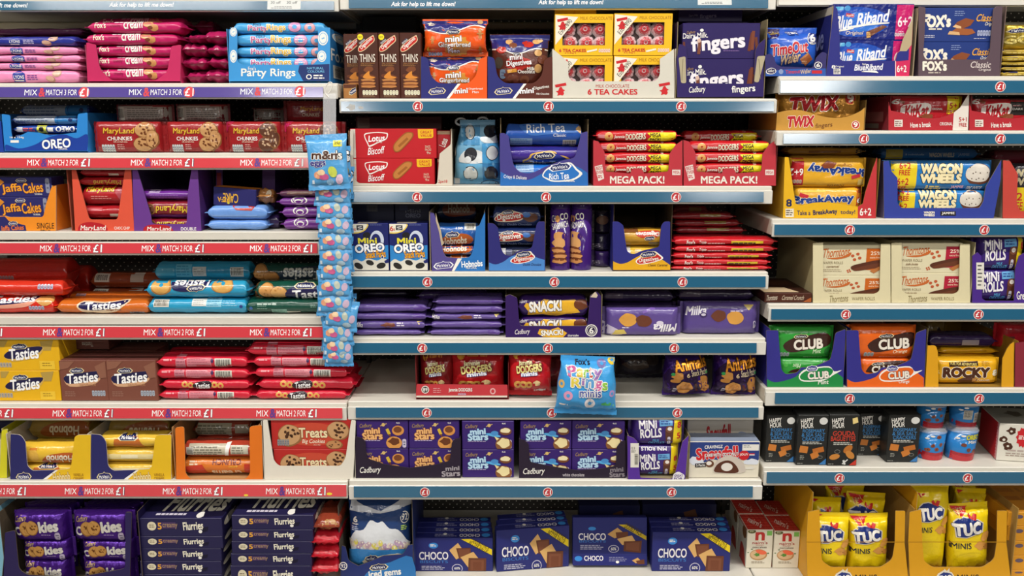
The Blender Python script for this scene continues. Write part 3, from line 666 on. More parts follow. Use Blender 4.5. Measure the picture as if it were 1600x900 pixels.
stack('roll', 'cookie_roll', [D_mp, D_mpu, D_mpu], s, .016, [(212, 311)]*3, [297, 313, 342], .055, ['purple cookie roll lying topmost in the purple tray', 'maroon cookie roll upside down in the purple tray', 'lowest cookie roll in the purple tray, mostly hidden'], 'cookie roll', 'cookie rolls in the purple tray')
stack('roll', 'cookie_roll', [D_mp, D_mp], s, .09, [(226, 298), (226, 298)], [300, 330], .055, ['purple cookie roll behind the front ones, upper', 'purple cookie roll behind the front ones, lower'], 'cookie roll', 'cookie rolls in the purple tray')
tray('dark_purple_tray', s, .10, 338, 430, [([(338, 362), (338, 262), (348, 262), (348, 350, 6), (410, 350, 6), (410, 262), (430, 262), (430, 362)], '#4a2668')], .2,
     'empty dark purple open tray set back behind the small dark blue box', yl=262, inner='#2e2233', prims=R(339, 270, 346, 300, '#8e2030'))
D_ja = Design((985, 150, 1180, 245), JB, 'card', T(1005, 192, 1070, 226, 'JAFFA', '#e0a83a', flip=True, b=.02)+T(1030, 178, 1100, 226, 'CAKE', '#e8b23a', flip=True, b=.02)+E(1055, 228, 6, 5, '#d8c83a'), top=((0, 0, 10, 4), R(0, 0, 10, 4, '#c97a28')))
put('box', 'small_cake_box', D_ja, s, .03, 331, 400, 294, 323, .05, 'small dark blue cake box upside down on the pale blue packets', 'carton', rz=-6, ry=4)
D_cake = Design((0, 0, 10, 10), '#9c6634', 'film', E(5, 5, 3, 3.6, '#b67c42')+E(7, 4, 1.6, 2, '#f0dcc0'))
put('endon', 'cake_bag', D_cake, s, .03, 398, 427, 292, 322, .05, 'clear bag of orange cakes beside the small dark blue box', 'cake bag', seed=4)
D_bl = Design((0, 0, 100, 22), '#6f9ce0', 'film', P([(40, 0), (78, 0), (72, 8), (48, 7)], '#b83a2c')+R(10, 14, 80, 16, '#86aeea'))
D_bl2 = Design((0, 0, 100, 22), '#6f9ce0', 'film', R(10, 10, 80, 12, '#86aeea'))
stack('flow', 'pale_blue_packet', [D_bl, D_bl2], s, .02, [(320, 422), (319, 421)], [321, 344], .07, ['pale blue packet with a red patch, under the small cake box', 'pale blue packet lying on the shelf'], 'biscuit packet', 'pale blue packets', seed=3)
PV = '#70308c'
D_pv = Design((1280, 200, 1500, 240), PV, 'film', E(1375, 215, 34, 16, WH)+E(1375, 215, 28, 12, PV)+E(1372, 218, 18, 8, WH)+E(1372, 219, 13, 5, PV)+R(1300, 224, 1450, 227, '#9a5ab4'))
D_pvd = Design((0, 0, 20, 5), '#5c2f4c', 'film', R(4, 1, 14, 3, '#7c5a50'))
stack('flow', 'purple_swirl_packet', [D_pvd, D_pv, D_pv, D_pv], s, .02, [(432, 512), (432, 514), (436, 514), (438, 512)], [297, 308, 323, 341], .07, '%s purple swirl packet beside the hanging blue packets', 'biscuit packet', 'purple swirl packets', seed=2)
put('flow', 'dark_purple_packet', Design((0, 0, 9, 9), '#33204e', 'film'), s, .05, 398, 440, 336, None, .06, 'dark purple packet wedged between pale blue and purple swirl packets', 'biscuit packet', seed=6)
# --- row 4: rolls
s = S['A4']
def tas(w_=0): return P(spl([(350, 712), (375, 686), (470, 690), (580, 682), (555, 712), (520, 738), (440, 750), (385, 746)], seg=3), '#e8cfae')+P(spl([(358, 712), (380, 690), (470, 695), (572, 684), (545, 708), (500, 722), (440, 730), (385, 726)], seg=3), '#221f52')+T(382, 688, 552, 726, 'Tasties', '#ffffff', b=.045, sh=.15, rot=3)
D_to = Design((250, 680, 680, 752), '#cf6a22', 'film', tas()+T(480, 722, 548, 734, 'Ginger Nuts', '#9a5a3a')+nutri(580, 738, 648, 752, '#b9b8c4'))
D_to2 = Design((250, 680, 680, 752), '#cc6420', 'film', nutri(305, 684, 355, 694, '#a88a90'))
D_tod = Design((420, 565, 735, 630), '#8a3e22', 'film', R(445, 568, 508, 600, '#b0a498')+barcode(447, 570, 505, 598, 3)+R(595, 566, 650, 600, '#b8aca0'))  # orange roll darkened to carry the shade deep on the shelf
D_tr = Design((-160, 665, 250, 752), '#d8301f', 'film', P(spl([(-60, 712), (-20, 690), (60, 690), (175, 664), (145, 700), (100, 716), (0, 722)], seg=3), '#e7a28a')+P(spl([(-60, 702), (-20, 680), (70, 684), (172, 662), (140, 686), (70, 698), (0, 704)], seg=3), '#221f52')+T(-40, 664, 160, 694, 'Tasties', '#ffffff', b=.04, sh=.15, rot=3)+blob(200, 685, 36, 22, '#d8a05a', 3)+nutri(130, 708, 198, 728, '#b3b4cc'))
D_tr2 = Design((-160, 600, 300, 665), '#d4321f', 'film', nutri(175, 612, 246, 632, '#b9b4cc')+R(60, 654, 250, 658, '#e86a58'))
D_trd = Design((-160, 500, 315, 600), '#b2261c', 'film', nutri(0, 558, 65, 575, '#94706c'))  # red roll with the rear shade mixed into its colours
TB = '#2a9ac4'
D_tb1 = Design((665, 595, 1145, 672), TB, 'film', cookie(742, 620, 46, 36, '#dca85a', '#b8803c', '#dca85a', 1, 2)+E(742, 612, 9, 7, TB)+P(spl([(785, 600), (800, 632), (850, 640), (900, 634), (950, 622), (968, 598)], False, 3), '#221f52')+T(800, 594, 975, 620, 'Tasties', '#ffffff', flip=True, b=.04, sh=.1)+mcv(862, 610, 944, 640, 186)+cookie(1025, 616, 50, 32, '#dca85a', '#b8803c', '#dca85a', 1, 4)+E(1025, 606, 9, 6, TB))
def back_label(bc=(710, 680, 780, 712), w1=(885, 676, 950, 708), g=(950, 672, 1020, 712)): return R(*bc, '#d3cec2')+barcode(*bc, 5)+R(*w1, '#dcdcd6')+lines(w1[0]+6, w1[1]+6, w1[2]-4, 3, 8, 3, '#a8aaa8')+R(*g, '#86c4dc')+lines(g[0]+4, g[1]+4, g[2]-4, 4, 9, 4, '#5aa0c0')+lines(1024, 684, 1095, 3, 10, 3, '#8fcbe4')+E(1110, 710, 8, 8, '#2f3f80')
D_tb2 = Design((675, 672, 1145, 750), TB, 'film', back_label())
D_tb3 = Design((705, 510, 1160, 592), '#2a93ba', 'film', R(888, 528, 950, 568, '#c8c9c4')+lines(894, 536, 944, 3, 10, 4, '#9a9c98')+R(812, 518, 884, 572, '#5fb0cc')+lines(816, 524, 880, 4, 11, 5, '#3f90b0')+R(722, 532, 806, 566, '#4ba2c0')+barcode(1060, 530, 1120, 570, 6))
TG = '#0f4a3c'
D_tg1 = Design((1170, 600, 1600, 675), TG, 'film', cookie(1230, 640, 36, 34, '#d79c58', '#a86f35', '#b98040', 3, 3)+cookie(1285, 648, 40, 28, '#dda864', '#a86f35', '#b98040', 3, 5)+P(spl([(1310, 660), (1345, 622), (1450, 618), (1590, 610), (1560, 660), (1480, 680), (1350, 678)], seg=3), '#221f52')+mcv(1355, 602, 1450, 630, 2)+T(1340, 632, 1530, 674, 'Tasties', '#ffffff', b=.045, sh=.12, rot=2))
D_tg2 = Design((1130, 680, 1620, 755), TG, 'film', E(1165, 724, 8, 8, '#2f5fa0')+lines(1195, 702, 1310, 1, 8, 6, '#b8d0c4')+lines(1195, 712, 1250, 2, 12, 3, '#7fa898')+R(1262, 728, 1335, 752, '#7aa89a')+lines(1268, 732, 1330, 2, 9, 4, '#4f8070')+R(1335, 738, 1398, 755, '#c3c4b8')+lines(1340, 742, 1395, 2, 6, 2, '#8c8c80')+lines(1450, 708, 1480, 2, 8, 3, '#9ac0b0'))
D_tg3 = Design((1160, 520, 1600, 600), '#15453b', 'film', P(spl([(1285, 590), (1305, 545), (1450, 528), (1590, 530), (1580, 590)], seg=3), '#2c3a48')+cookie(1200, 555, 38, 34, '#c48a4c', '#94602e', '#a87236', 3, 3)+cookie(1250, 575, 36, 26, '#b87e44', '#94602e', '#a87236', 3, 5)+T(1300, 535, 1480, 592, 'Tasties', '#d8d6cc', flip=True, b=.045, sh=.12))
G4 = 'long biscuit rolls'
stack('roll', 'long_biscuit_roll', [D_tr2, D_tr], s, .02, [(-58, 102), (-60, 86)], [440, 464.5], .062, ['red biscuit roll lying on the front red roll', 'front red biscuit roll on the shelf at the left edge'], 'biscuit roll', G4)
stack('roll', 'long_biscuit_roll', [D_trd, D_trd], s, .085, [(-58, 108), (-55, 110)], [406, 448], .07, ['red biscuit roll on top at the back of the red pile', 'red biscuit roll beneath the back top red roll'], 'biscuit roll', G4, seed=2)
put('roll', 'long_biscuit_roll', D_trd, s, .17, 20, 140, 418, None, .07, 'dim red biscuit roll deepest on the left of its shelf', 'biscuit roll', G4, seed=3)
put('roll', 'long_biscuit_roll', D_to, s, .02, 84, 234, 470, None, .06, 'front orange brown biscuit roll with a cream bordered banner', 'biscuit roll', G4)
put('roll', 'long_biscuit_roll', D_to2, s, .085, 98, 236, 459, None, .06, 'orange biscuit roll just behind the front orange one', 'biscuit roll', G4, seed=2)
put('roll', 'long_biscuit_roll', D_tod, s, .15, 138, 256, 428, 452, .06, 'dim orange biscuit roll deep behind the orange rolls', 'biscuit roll', G4, seed=3)
put('roll', 'long_biscuit_roll', D_tod, s, .152, 134, 252, 452, None, .06, 'dim orange biscuit roll deepest on the shelf behind the orange rolls', 'biscuit roll', G4, seed=3)
stack('roll', 'long_biscuit_roll', [D_tb1, D_tb2], s, .02, [(225, 389), (227, 388)], [440.5, 467], .06, ['blue biscuit roll with cookies showing, upside down on top', 'blue biscuit roll on the shelf, label side out'], 'biscuit roll', G4)
stack('roll', 'long_biscuit_roll', [D_tb3, D_tb3], s, .09, [(238, 394), (238, 392)], [411, 440], .06, ['blue biscuit roll on top at the back', 'blue biscuit roll hidden under the back top blue roll'], 'biscuit roll', G4, seed=2)
stack('roll', 'long_biscuit_roll', [D_tg1, D_tg2], s, .02, [(396, 545), (380, 540)], [441, 467.5], .06, ['dark green biscuit roll with cookies showing', 'dark green biscuit roll on the shelf, plain side out'], 'biscuit roll', G4)
stack('roll', 'long_biscuit_roll', [D_tg3, D_tg3], s, .09, [(392, 545), (392, 542)], [414, 441], .06, ['dark green biscuit roll upside down at the back', 'dark green biscuit roll under the upside down one'], 'biscuit roll', G4, seed=2)
# --- row 5
s = S['A5']
def tb(dx=0, dy=0, small='#b98460'): 
    o = P(spl([(275, 545), (300, 525), (380, 516), (450, 512), (440, 550), (400, 575), (300, 582)], seg=3), '#d9ab84')+P(spl([(275, 545), (300, 526), (380, 516), (448, 512), (436, 540), (400, 556), (300, 570)], seg=3), '#221f48')+mcv(305, 494, 370, 522, 4)+T(285, 518, 436, 566, 'Tasties', '#ffffff', b=.045, sh=.15, rot=5)+T(345, 566, 420, 580, 'Sandwich', small)
    return o
BR_ = '#7d4a3c'
D_bt = Design((258, 462, 473, 648), BR_, 'card', tb()+P([(262, 466), (330, 466), (300, 498), (262, 505)], '#8f5f4c')+P([(420, 490), (470, 466), (470, 540), (440, 545)], '#8f5f4c')+nutri(398, 600, 460, 626, '#a8b0bc', 5)+lines(275, 605, 330, 3, 9, 3, '#a07868'), top=((0, 0, 10, 4), R(0, 0, 10, 4, '#70403a')))
D_yt = Design((-110, 512, 262, 648), '#eab51c', 'card', P([(180, 520), (240, 515), (225, 560), (190, 560)], '#b89a4c')+P([(0, 515), (40, 515), (20, 545), (0, 545)], '#b89a4c')+P(spl([(15, 585), (45, 560), (120, 545), (190, 542), (180, 575), (140, 595), (50, 608)], seg=3), '#d8b25c')+P(spl([(15, 585), (45, 560), (120, 546), (188, 543), (176, 566), (140, 582), (50, 598)], seg=3), '#221f48')+mcv(52, 528, 122, 555, 4)+T(34, 548, 176, 600, 'Tasties', '#ffffff', b=.045, sh=.15, rot=5)+nutri(-20, 612, 46, 634, '#b5ab9a')+R(170, 605, 238, 642, '#f0c63a')+lines(182, 614, 228, 2, 10, 3, '#8a6a1a'))
stack('box', 'yellow_biscuit_box', [D_yt, D_yt], s, .016, [(-38, 93), (-38, 91.5)], [530.5, 579], .12, ['upper yellow biscuit box at the left edge', 'lower yellow biscuit box at the left edge'], 'carton', 'yellow biscuit boxes')
put('box', 'brown_biscuit_box', D_bt, s, .016, 91, 165, 563, None, .085, 'front brown biscuit box beside the yellow boxes', 'carton', 'brown biscuit boxes')
put('box', 'brown_biscuit_box', D_bt, s, .016, 165, 243, 563, None, .085, 'front brown biscuit box beside the red ring packets', 'carton', 'brown biscuit boxes')
D_btd = Design((270, 370, 480, 415), '#6b3f36', 'card', T(360, 382, 410, 402, 'Tasties', '#b5aca0', flip=True, b=.03), top=((0, 0, 1, 1), []))  # second rank's shade painted as duller brown and greyed lettering
put('box', 'brown_biscuit_box', D_btd, s, .104, 97, 168, 548, None, .085, 'brown biscuit box in the second rank, by the yellow boxes', 'carton', 'brown biscuit boxes')
put('box', 'brown_biscuit_box', D_btd, s, .104, 170, 243, 548, None, .085, 'brown biscuit box in the second rank, by the red packets', 'carton', 'brown biscuit boxes')
put('box', 'brown_biscuit_box', D_btd, s, .10, 97, 170, 530, 546, .085, 'brown biscuit box lying on the second rank, upside down print', 'carton', 'brown biscuit boxes')
RR = '#cf1f38'
D_ra = Design((690, 505, 1115, 550), RR, 'film', lines(728, 516, 775, 1, 8, 6, '#f0a0a8')+R(782, 506, 826, 546, '#c77886')+lines(786, 512, 824, 3, 11, 4, '#a85868')+R(832, 512, 942, 544, '#d37f8c')+lines(838, 516, 938, 3, 9, 3, '#b86070')+E(946, 522, 6, 8, '#4a2f60')+barcode(958, 514, 1032, 550, 3))
D_rb = Design((712, 550, 1120, 600), RR, 'film', ring(824, 572, 14, 14, '#dfa656', RR)+ring(850, 576, 14, 14, '#dfa656', RR)+ring(955, 574, 14, 14, '#dfa656', RR)+ring(982, 578, 14, 14, '#dfa656', RR)+P(spl([(858, 578), (880, 562), (930, 558), (944, 572), (930, 592), (880, 598)], seg=3), '#2b1a24')+T(868, 564, 936, 592, 'Tasties', '#ffffff', b=.04, sh=.1, rot=4))
D_rtop = Design((0, 0, 50, 5), RR, 'film', R(3, 1.5, 40, 3, '#d9b0a0'))
stack('flow', 'red_ring_packet', [D_ra, D_ra, D_rb, D_ra], s, .02, [(242, 390), (239, 392), (249, 393), (245, 394)], [557, 576, 593.5, 610], .085, '%s red ring biscuit packet in the left pile', 'biscuit packet', 'red ring biscuit packets')
put('flow', 'red_ring_packet', D_rtop, s, .09, 246, 386, 552, 570, .085, 'red ring biscuit packet lying higher behind the left pile', 'biscuit packet', 'red ring biscuit packets', seed=3)
stack('flow', 'red_ring_packet', [D_ra, D_ra, D_ra, D_rb, D_rb], s, .02, [(383, 536), (391, 540), (394, 546), (400, 556), (394, 545)], [538, 557, 575, 592, 610], .085, '%s red ring biscuit packet in the right pile', 'biscuit packet', 'red ring biscuit packets')
stack('flow', 'red_ring_packet', [D_rtop, D_rtop, D_rtop], s, .11, [(396, 548), (402, 556), (402, 560)], [548, 575, 600], .085, '%s red ring packet behind the right pile', 'biscuit packet', 'red ring packets behind the right pile', seed=3)
# --- row 6
s = S['A6']
YL = '#e9bd22'
def hobtray(x, label):
    def q(p): return (x+p[0],)+tuple(p[1:])
    t = tray('yellow_roll_tray', s, .012, x, x+126, [([q(p) for p in ((0, 753), (0, 678, 2), (16, 679, 6), (23, 690, 4), (26, 728, 5), (34, 735, 3), (72, 734), (54, 753))], '#2a2a66'),
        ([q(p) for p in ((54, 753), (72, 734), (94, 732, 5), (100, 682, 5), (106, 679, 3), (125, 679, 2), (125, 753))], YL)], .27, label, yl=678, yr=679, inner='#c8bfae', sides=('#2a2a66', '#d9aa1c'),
        prims=P([q((51, 752.6)), q((70, 734.5)), q((74, 734.5)), q((57, 752.6))], WH)+mcv(x+9, 737, x+32, 751, 4, '#2a2a66')+T(x+66, 738, x+93, 751, 'Hobnob', '#f1dca0', b=.05, out='#9a6a1a', ow=.05, rot=4)+T(x+98, 739, x+114, 744, 'VANILLA', '#9a6a1a')+T(x+98, 745, x+114, 750, 'CREAMS', '#9a6a1a'))
hobtray(17, 'navy and yellow open roll tray, left of the two alike')
hobtray(143, 'navy and yellow open roll tray beside the orange tray')
D_h1 = Design((66, 188, 392, 282), '#e6bb3a', 'film', P(spl([(185, 272), (200, 240), (260, 226), (325, 226), (330, 262), (290, 280)], seg=3), '#b85a24')+T(200, 234, 322, 268, 'Hobnob', '#f4ead2', flip=True, b=.05, sh=.1)+blob(140, 240, 30, 28, '#e0b04a', 3)+lines(130, 206, 180, 1, 8, 8, '#d8862e'))
D_h2 = Design((-16, 0, 118, 30), '#e2bb40', 'film', R(2, 10, 96, 20, '#e9d79a')+R(30, 12, 60, 18, '#f0e6c0'))
D_h3 = Design((-16, 0, 118, 30), '#e2bb40', 'film', P([(18, 8), (60, 3), (75, 30), (15, 30)], '#c06a2a')+mcv(25, -2, 60, 12))
D_hd = Design((150, 85, 390, 160), '#8a7030', 'film', P(spl([(200, 135), (230, 105), (330, 92), (390, 110), (360, 150), (250, 152)], seg=3), '#8a4a20')+T(232, 108, 345, 140, 'Hobnob', '#cfc2a0', flip=True, b=.05, sh=.1))  # yellow roll toned down, shade of the tray's back in its colours
stack('roll', 'yellow_oat_roll', [D_h1, D_h3, D_h2], s, .018, [(22, 138)]*3, [696, 729, 741], .06, ['yellow oat biscuit roll with upside down orange banner, left tray', 'yellow roll second down in the left navy tray', 'yellow roll at the bottom of the left navy tray'], 'biscuit roll', 'yellow rolls in the left navy tray')
stack('roll', 'yellow_oat_roll', [D_hd, D_h2], s, .09, [(40, 142), (30, 140)], [656, 690], .065, ['dim yellow roll on top at the back of the left navy tray', 'yellow roll under the dim back one in the left tray'], 'biscuit roll', 'yellow rolls in the left navy tray')
stack('roll', 'yellow_oat_roll', [D_h3, D_h2, D_h2], s, .018, [(148, 266)]*3, [682, 703, 726], .06, '%s yellow roll at the front of the right navy tray', 'biscuit roll', 'yellow rolls in the right navy tray', seed=2)
put('roll', 'yellow_oat_roll', D_hd, s, .09, 156, 268, 655, 700, .06, 'dim yellow roll high at the back of the right navy tray', 'biscuit roll', 'yellow rolls in the right navy tray')
put('roll', 'yellow_oat_roll', D_hd, s, .092, 156, 268, 700, None, .06, 'dim yellow roll low at the back of the right navy tray', 'biscuit roll', 'yellow rolls in the right navy tray')
tray('lime_yellow_tray', s, .02, -80, 12, [([(-80, 753), (-80, 740), (0, 740, 3), (3, 672, 3), (12, 670, 2), (12, 753)], '#d8d22a')], .25, 'lime yellow open tray cut off by the left edge', yl=672, yr=670, inner='#b8b090')
put('roll', 'pale_biscuit_roll', Design((0, 0, 20, 10), '#d9cf92', 'film'), s, .026, -70, 2, 685, None, .06, 'pale biscuit roll in the lime yellow tray', 'biscuit roll')
put('flow', 'dark_blue_packet', Design((0, 0, 50, 30), '#262446', 'film', mcv(30, 12, 45, 24)), s, .10, -20, 44, 654, 682, .08, 'dark blue packet lying high behind the lime yellow tray', 'biscuit packet', seed=4)
put('flow', 'dark_blue_packet', Design((0, 0, 50, 30), '#8a7a30', 'film'), s, .10, -20, 40, 682, None, .08, 'olive yellow packet under the dark blue packet at the back', 'biscuit packet', seed=5)
OR = '#e5761e'
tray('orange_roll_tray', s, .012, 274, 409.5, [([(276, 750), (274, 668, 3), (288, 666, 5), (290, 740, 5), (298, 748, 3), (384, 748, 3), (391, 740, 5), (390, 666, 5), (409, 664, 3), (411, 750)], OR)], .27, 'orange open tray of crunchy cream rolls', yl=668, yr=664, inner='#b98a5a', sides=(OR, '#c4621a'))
D_c1 = Design((800, 255, 1160, 335), '#d8762a', 'film', T(945, 262, 1075, 284, 'CRUNCH', '#7a2a1c', flip=True, b=.05)+T(940, 308, 1075, 332, 'creams', '#f3e2c4', flip=True, b=.05)+lines(840, 268, 880, 2, 10, 6, '#e8d2b8')+P([(820, 290), (900, 282), (930, 335), (820, 335)], '#c23a26')+T(1020, 286, 1060, 296, 'golden', '#f0c04a', flip=True)+R(1090, 280, 1128, 322, '#c23a26'))
D_c2 = Design((800, 190, 1160, 250), '#b5402c', 'film', R(840, 196, 1012, 236, '#c5bda8')+lines(850, 204, 1000, 4, 9, 5, '#7e7a6a')+barcode(830, 206, 862, 234, 4, vert=True)+P([(1010, 194), (1030, 192), (1018, 238), (1002, 238)], WH)+R(1030, 200, 1110, 232, '#c9c4b0')+lines(1035, 206, 1095, 3, 9, 5, '#7e7a6a'))
D_c3 = Design((865, 95, 1120, 160), '#93402f', 'film', R(875, 104, 1030, 145, '#a3a08a')+lines(885, 110, 1020, 4, 9, 5, '#6c6a58')+R(1045, 108, 1115, 140, '#a39a86'))  # roll colours darkened to paint the shade at the tray's back
stack('roll', 'cream_crunch_roll', [D_c2, D_c1], s, .018, [(280, 404), (280, 404)], [694, 718], .06, ['red cream roll with printed label at the front of the orange tray', 'orange cream roll upside down at the bottom of the orange tray'], 'biscuit roll', 'rolls in the orange tray')
stack('roll', 'cream_crunch_roll', [D_c3, D_c2], s, .09, [(300, 394), (296, 394)], [660, 686], .06, ['dim red roll on top at the back of the orange tray', 'red roll under the back top roll of the orange tray'], 'biscuit roll', 'rolls in the orange tray', seed=2)
tray('white_cookie_tray', s, .012, 412.5, 556, [([(414, 750), (411, 656, 2), (418, 656, 2), (428, 720, 8), (436, 728, 4), (532, 728, 4), (540, 716, 8), (549, 656, 2), (556, 657, 2), (552, 750)], '#e6e0d2')], .26, 'white open tray of red big cookie packets', yl=659, yr=659, inner='#cfc8b8')
TRd = '#b82a26'
def treats(): return E(1395, 135, 130, 50, '#c84a34')+cookie(1300, 140, 52, 48, '#c79a6c', '#94653c', '#4a2a18', 12, 2)+cookie(1510, 120, 50, 42, '#c79a6c', '#94653c', '#4a2a18', 12, 4)+cookie(1490, 180, 36, 20, '#c08a58', '#94653c', '#4a2a18', 5, 6)+T(1338, 106, 1462, 150, 'Treats', '#f0dcb0', b=.05, out='#6a1c14', ow=.04)+T(1350, 156, 1452, 178, 'Big Cookies', '#f2e4cc', sh=.2)+nutri(1244, 156, 1296, 184, '#8c8c8c')+T(1400, 178, 1430, 184, 'choc chip', '#f2e4cc')
D_t = Design((1220, 70, 1565, 200), TRd, 'card', treats())
stack('box', 'big_cookie_box', D_t, s, .018, [(424, 549), (427, 545)], [655, 702], .055, ['upper red big cookie box in the white tray', 'lower red big cookie box in the white tray'], 'cookie box', 'big cookie boxes in the white tray')
# --- row 7
s = S['A7']
CP = '#4a1f86'
def cook(): return T(45, 515, 105, 545, 'Cadbury', '#d8b878', sh=.25, b=.015, rot=8)+T(42, 560, 72, 598, 'C', '#f4f0ea', b=.07)+cookie(98, 570, 32, 32, '#d8a25a', '#a8743a', '#7a4a22', 6, 2)+cookie(128, 566, 30, 32, '#d8a25a', '#a8743a', '#7a4a22', 6, 4)+T(158, 535, 250, 584, 'kies', '#f4f0ea', b=.07, rot=5)+nutri(232, 584, 258, 618, '#c9bcd8', 1)+lines(168, 594, 226, 1, 6, 3, '#b8a4d4')
D_ck = Design((18, 510, 290, 625), CP, 'foil', cook())
D_ckt = Design((0, 0, 100, 60), CP, 'foil', T(20, 5, 45, 20, 'Cadbury', '#d8b878', sh=.25)+T(60, 12, 98, 40, 'kies', '#f4f0ea', b=.06))
tray('purple_cookie_tray', s, .012, 8, 228, [([(10, 960), (8, 832, 2), (24, 828, 4), (30, 890, 8), (44, 898, 3), (120, 902, 3), (196, 888, 6), (196, 800, 3), (206, 800, 3), (206, 960)], '#2a2052')], .26, 'dark purple open tray of shiny cookie packets on the base deck', yl=806, yr=800, inner='#5c5040', sides=('#8a7458', '#1c1640'),
     prims=T(18, 902, 48, 908, 'Cadbury', '#d8b878', sh=.25))
for c, (xa, xb) in enumerate(((13, 102), (107, 203))):
    nm = ('left', 'right')[c]
    stack('brick', 'shiny_cookie_packet', [D_ck, D_ck, D_ck], s, .018, [(xa, xb), (xa+14, xb+6), (xa+14, xb+2)], [806, 848, 878], .06, ['shiny purple cookie packet on top of the %s pile in its tray' % nm, 'shiny purple cookie packet in the middle of the %s pile' % nm, 'shiny purple cookie packet low in the %s pile in its tray' % nm], 'cookie packet', 'shiny purple cookie packets', seed=2+c, wr=.0032)
    stack('brick', 'shiny_cookie_packet', [D_ckt]*3, s, .088, [(xa+18, xb+14), (xa+8, xb+8), (xa+8, xb+8)], [793, 834, 872], .055, ['shiny purple cookie packet behind the top of the %s pile' % nm, 'shiny purple cookie packet second in the rear of the %s pile' % nm, 'shiny purple cookie packet lowest in the rear of the %s pile' % nm], 'cookie packet', 'shiny purple cookie packets', seed=4+c, wr=.0032)
    stack('brick', 'shiny_cookie_packet', [D_ckt]*3, s, .155, [(xa+30, xb+20)]*3, [784, 826, 866], .055, ['shiny purple cookie packet topmost at the very back of the %s pile' % nm, 'shiny purple cookie packet second at the very back of the %s pile' % nm, 'shiny purple cookie packet lowest at the very back of the %s pile' % nm], 'cookie packet', 'shiny purple cookie packets', seed=6+c, wr=.0032)
FL = '#25214a'
def flur_f(): return R(700, 530, 780, 556, '#4a3560')+E(674, 546, 20, 18, '#e0d6b8')+lines(662, 540, 688, 2, 8, 3, '#6a5a40')+T(700, 532, 718, 560, '5', '#e8a83a', b=.05)+T(722, 536, 788, 558, 'creamy', '#a98a6a', b=.02)+T(812, 528, 902, 562, 'Flurries', '#f2ecd8', b=.05, rot=3)+E(888, 568, 8, 7, WH)+P([(900, 552), (925, 548), (920, 566), (896, 572)], '#17122e')
D_fl = Design((622, 515, 985, 588), FL, 'card', flur_f(), top=((622, 440, 985, 515), T(692, 446, 978, 498, 'Flurries', '#f2ecd8', b=.05, sh=.25, out='#120f2c', ow=.03)+lines(680, 502, 850, 1, 7, 5, '#d8d2e0')+E(882, 506, 18, 8, WH)+P([(890, 498), (980, 494), (985, 508), (900, 512)], '#17122e')))
D_fl.faces['right'] = ((0, 0, 75, 70), E(25, 30, 18, 16, '#cfc6b4')+T(12, 20, 60, 45, '6', '#e9e2d0', b=.05))
for (xs, ys, nm) in (([(219, 347), (220, 348), (220, 346), (219, 346), (219, 347)], [810, 838, 857, 877, 897], 'beside the shiny cookie tray'), ([(362, 490), (362, 489), (362, 488), (361, 487), (361, 487)], [805, 827.5, 846, 865, 884], 'beside the small red packets')):
    stack('box', 'cream_bar_box', D_fl, s, .02, xs, ys, .16, '%s dark purple cream bar box in the pile '+nm, 'carton', 'cream bar boxes', yb=918)
D_rs = Design((0, 0, 50, 25), '#c01e2e', 'film', R(6, 8, 40, 10, '#d84a54'))
D_rbn = Design((1400, 500, 1530, 590), '#8e3a26', 'film', blob(1480, 545, 40, 28, '#b88a56', 2)+blob(1450, 570, 20, 10, '#6a3a20', 3))
stack('endon', 'small_red_packet', [D_rbn, D_rs, D_rs, D_rs], s, .02, [(489, 530), (485, 529), (485, 528), (484, 528)], [812, 835, 859, 880], .14, ['brown and red packet on top of the small red packets', 'uppermost plain small red packet beside the purple cartons', 'middle plain small red packet beside the purple cartons', 'lowest plain small red packet in view beside the purple cartons'], 'biscuit packet', 'small red packets', seed=3, yb=905)
tray('pale_blue_tray', s, .01, -40, 5, [([(-40, 960), (-40, 800), (-2, 800, 2), (6, 870, 2), (6, 960)], '#7fb4c8')], .1, 'edge of a pale blue tray at the lower left corner', inner='#8a8478')
# --- hanging strip of small blue packets
t = empty('hanging_strip', at(516, 140, -.02), 'clear plastic hanging strip clipped to the purple stripped shelf', 'hanging strip')
L0 = t.location
def strip_poly(xa, xb, ya, yb_): return [(at(x, y, -.02).x-L0.x, at(x, y, -.02).z-L0.z) for x, y in ((xa, ya), (xb, ya), (xb, yb_), (xa, yb_))]
fr, rest = slab(strip_poly(505, 525, 146, 560), -.0004, .0004); m = MB(); m.add(fr, clear_plastic()); m.add(rest, clear_plastic()); m.build('strip', t)
pts = [at(x, y, -.02)-L0 for x, y in ((514, 152), (508, 145), (511, 132), (518, 129), (518, 138), (513, 146))]
cu = bpy.data.curves.new('hook', 'CURVE'); cu.dimensions = '3D'; sp = cu.splines.new('BEZIER'); sp.bezier_points.add(len(pts)-1)
for bp, p in zip(sp.bezier_points, pts): bp.co = p; bp.handle_left_type = bp.handle_right_type = 'AUTO'
cu.bevel_depth = .0013; cu.resolution_u = 4; tmp = bpy.data.objects.new('h', cu); hm = bpy.data.meshes.new_from_object(tmp); bpy.data.objects.remove(tmp)
hm.materials.clear(); hm.materials.append(M('#e8e4da', 'gloss')); link('hook', hm, t)
LB = '#56a2da'
def candy(x, y, s_=1): return blob(x, y, 7*s_, 5*s_, '#d99a78', 2)+blob(x+7*s_, y+3*s_, 6*s_, 4.5*s_, '#c45a8a', 4)+blob(x+3*s_, y-3*s_, 5*s_, 4*s_, '#e8c8a0', 6)
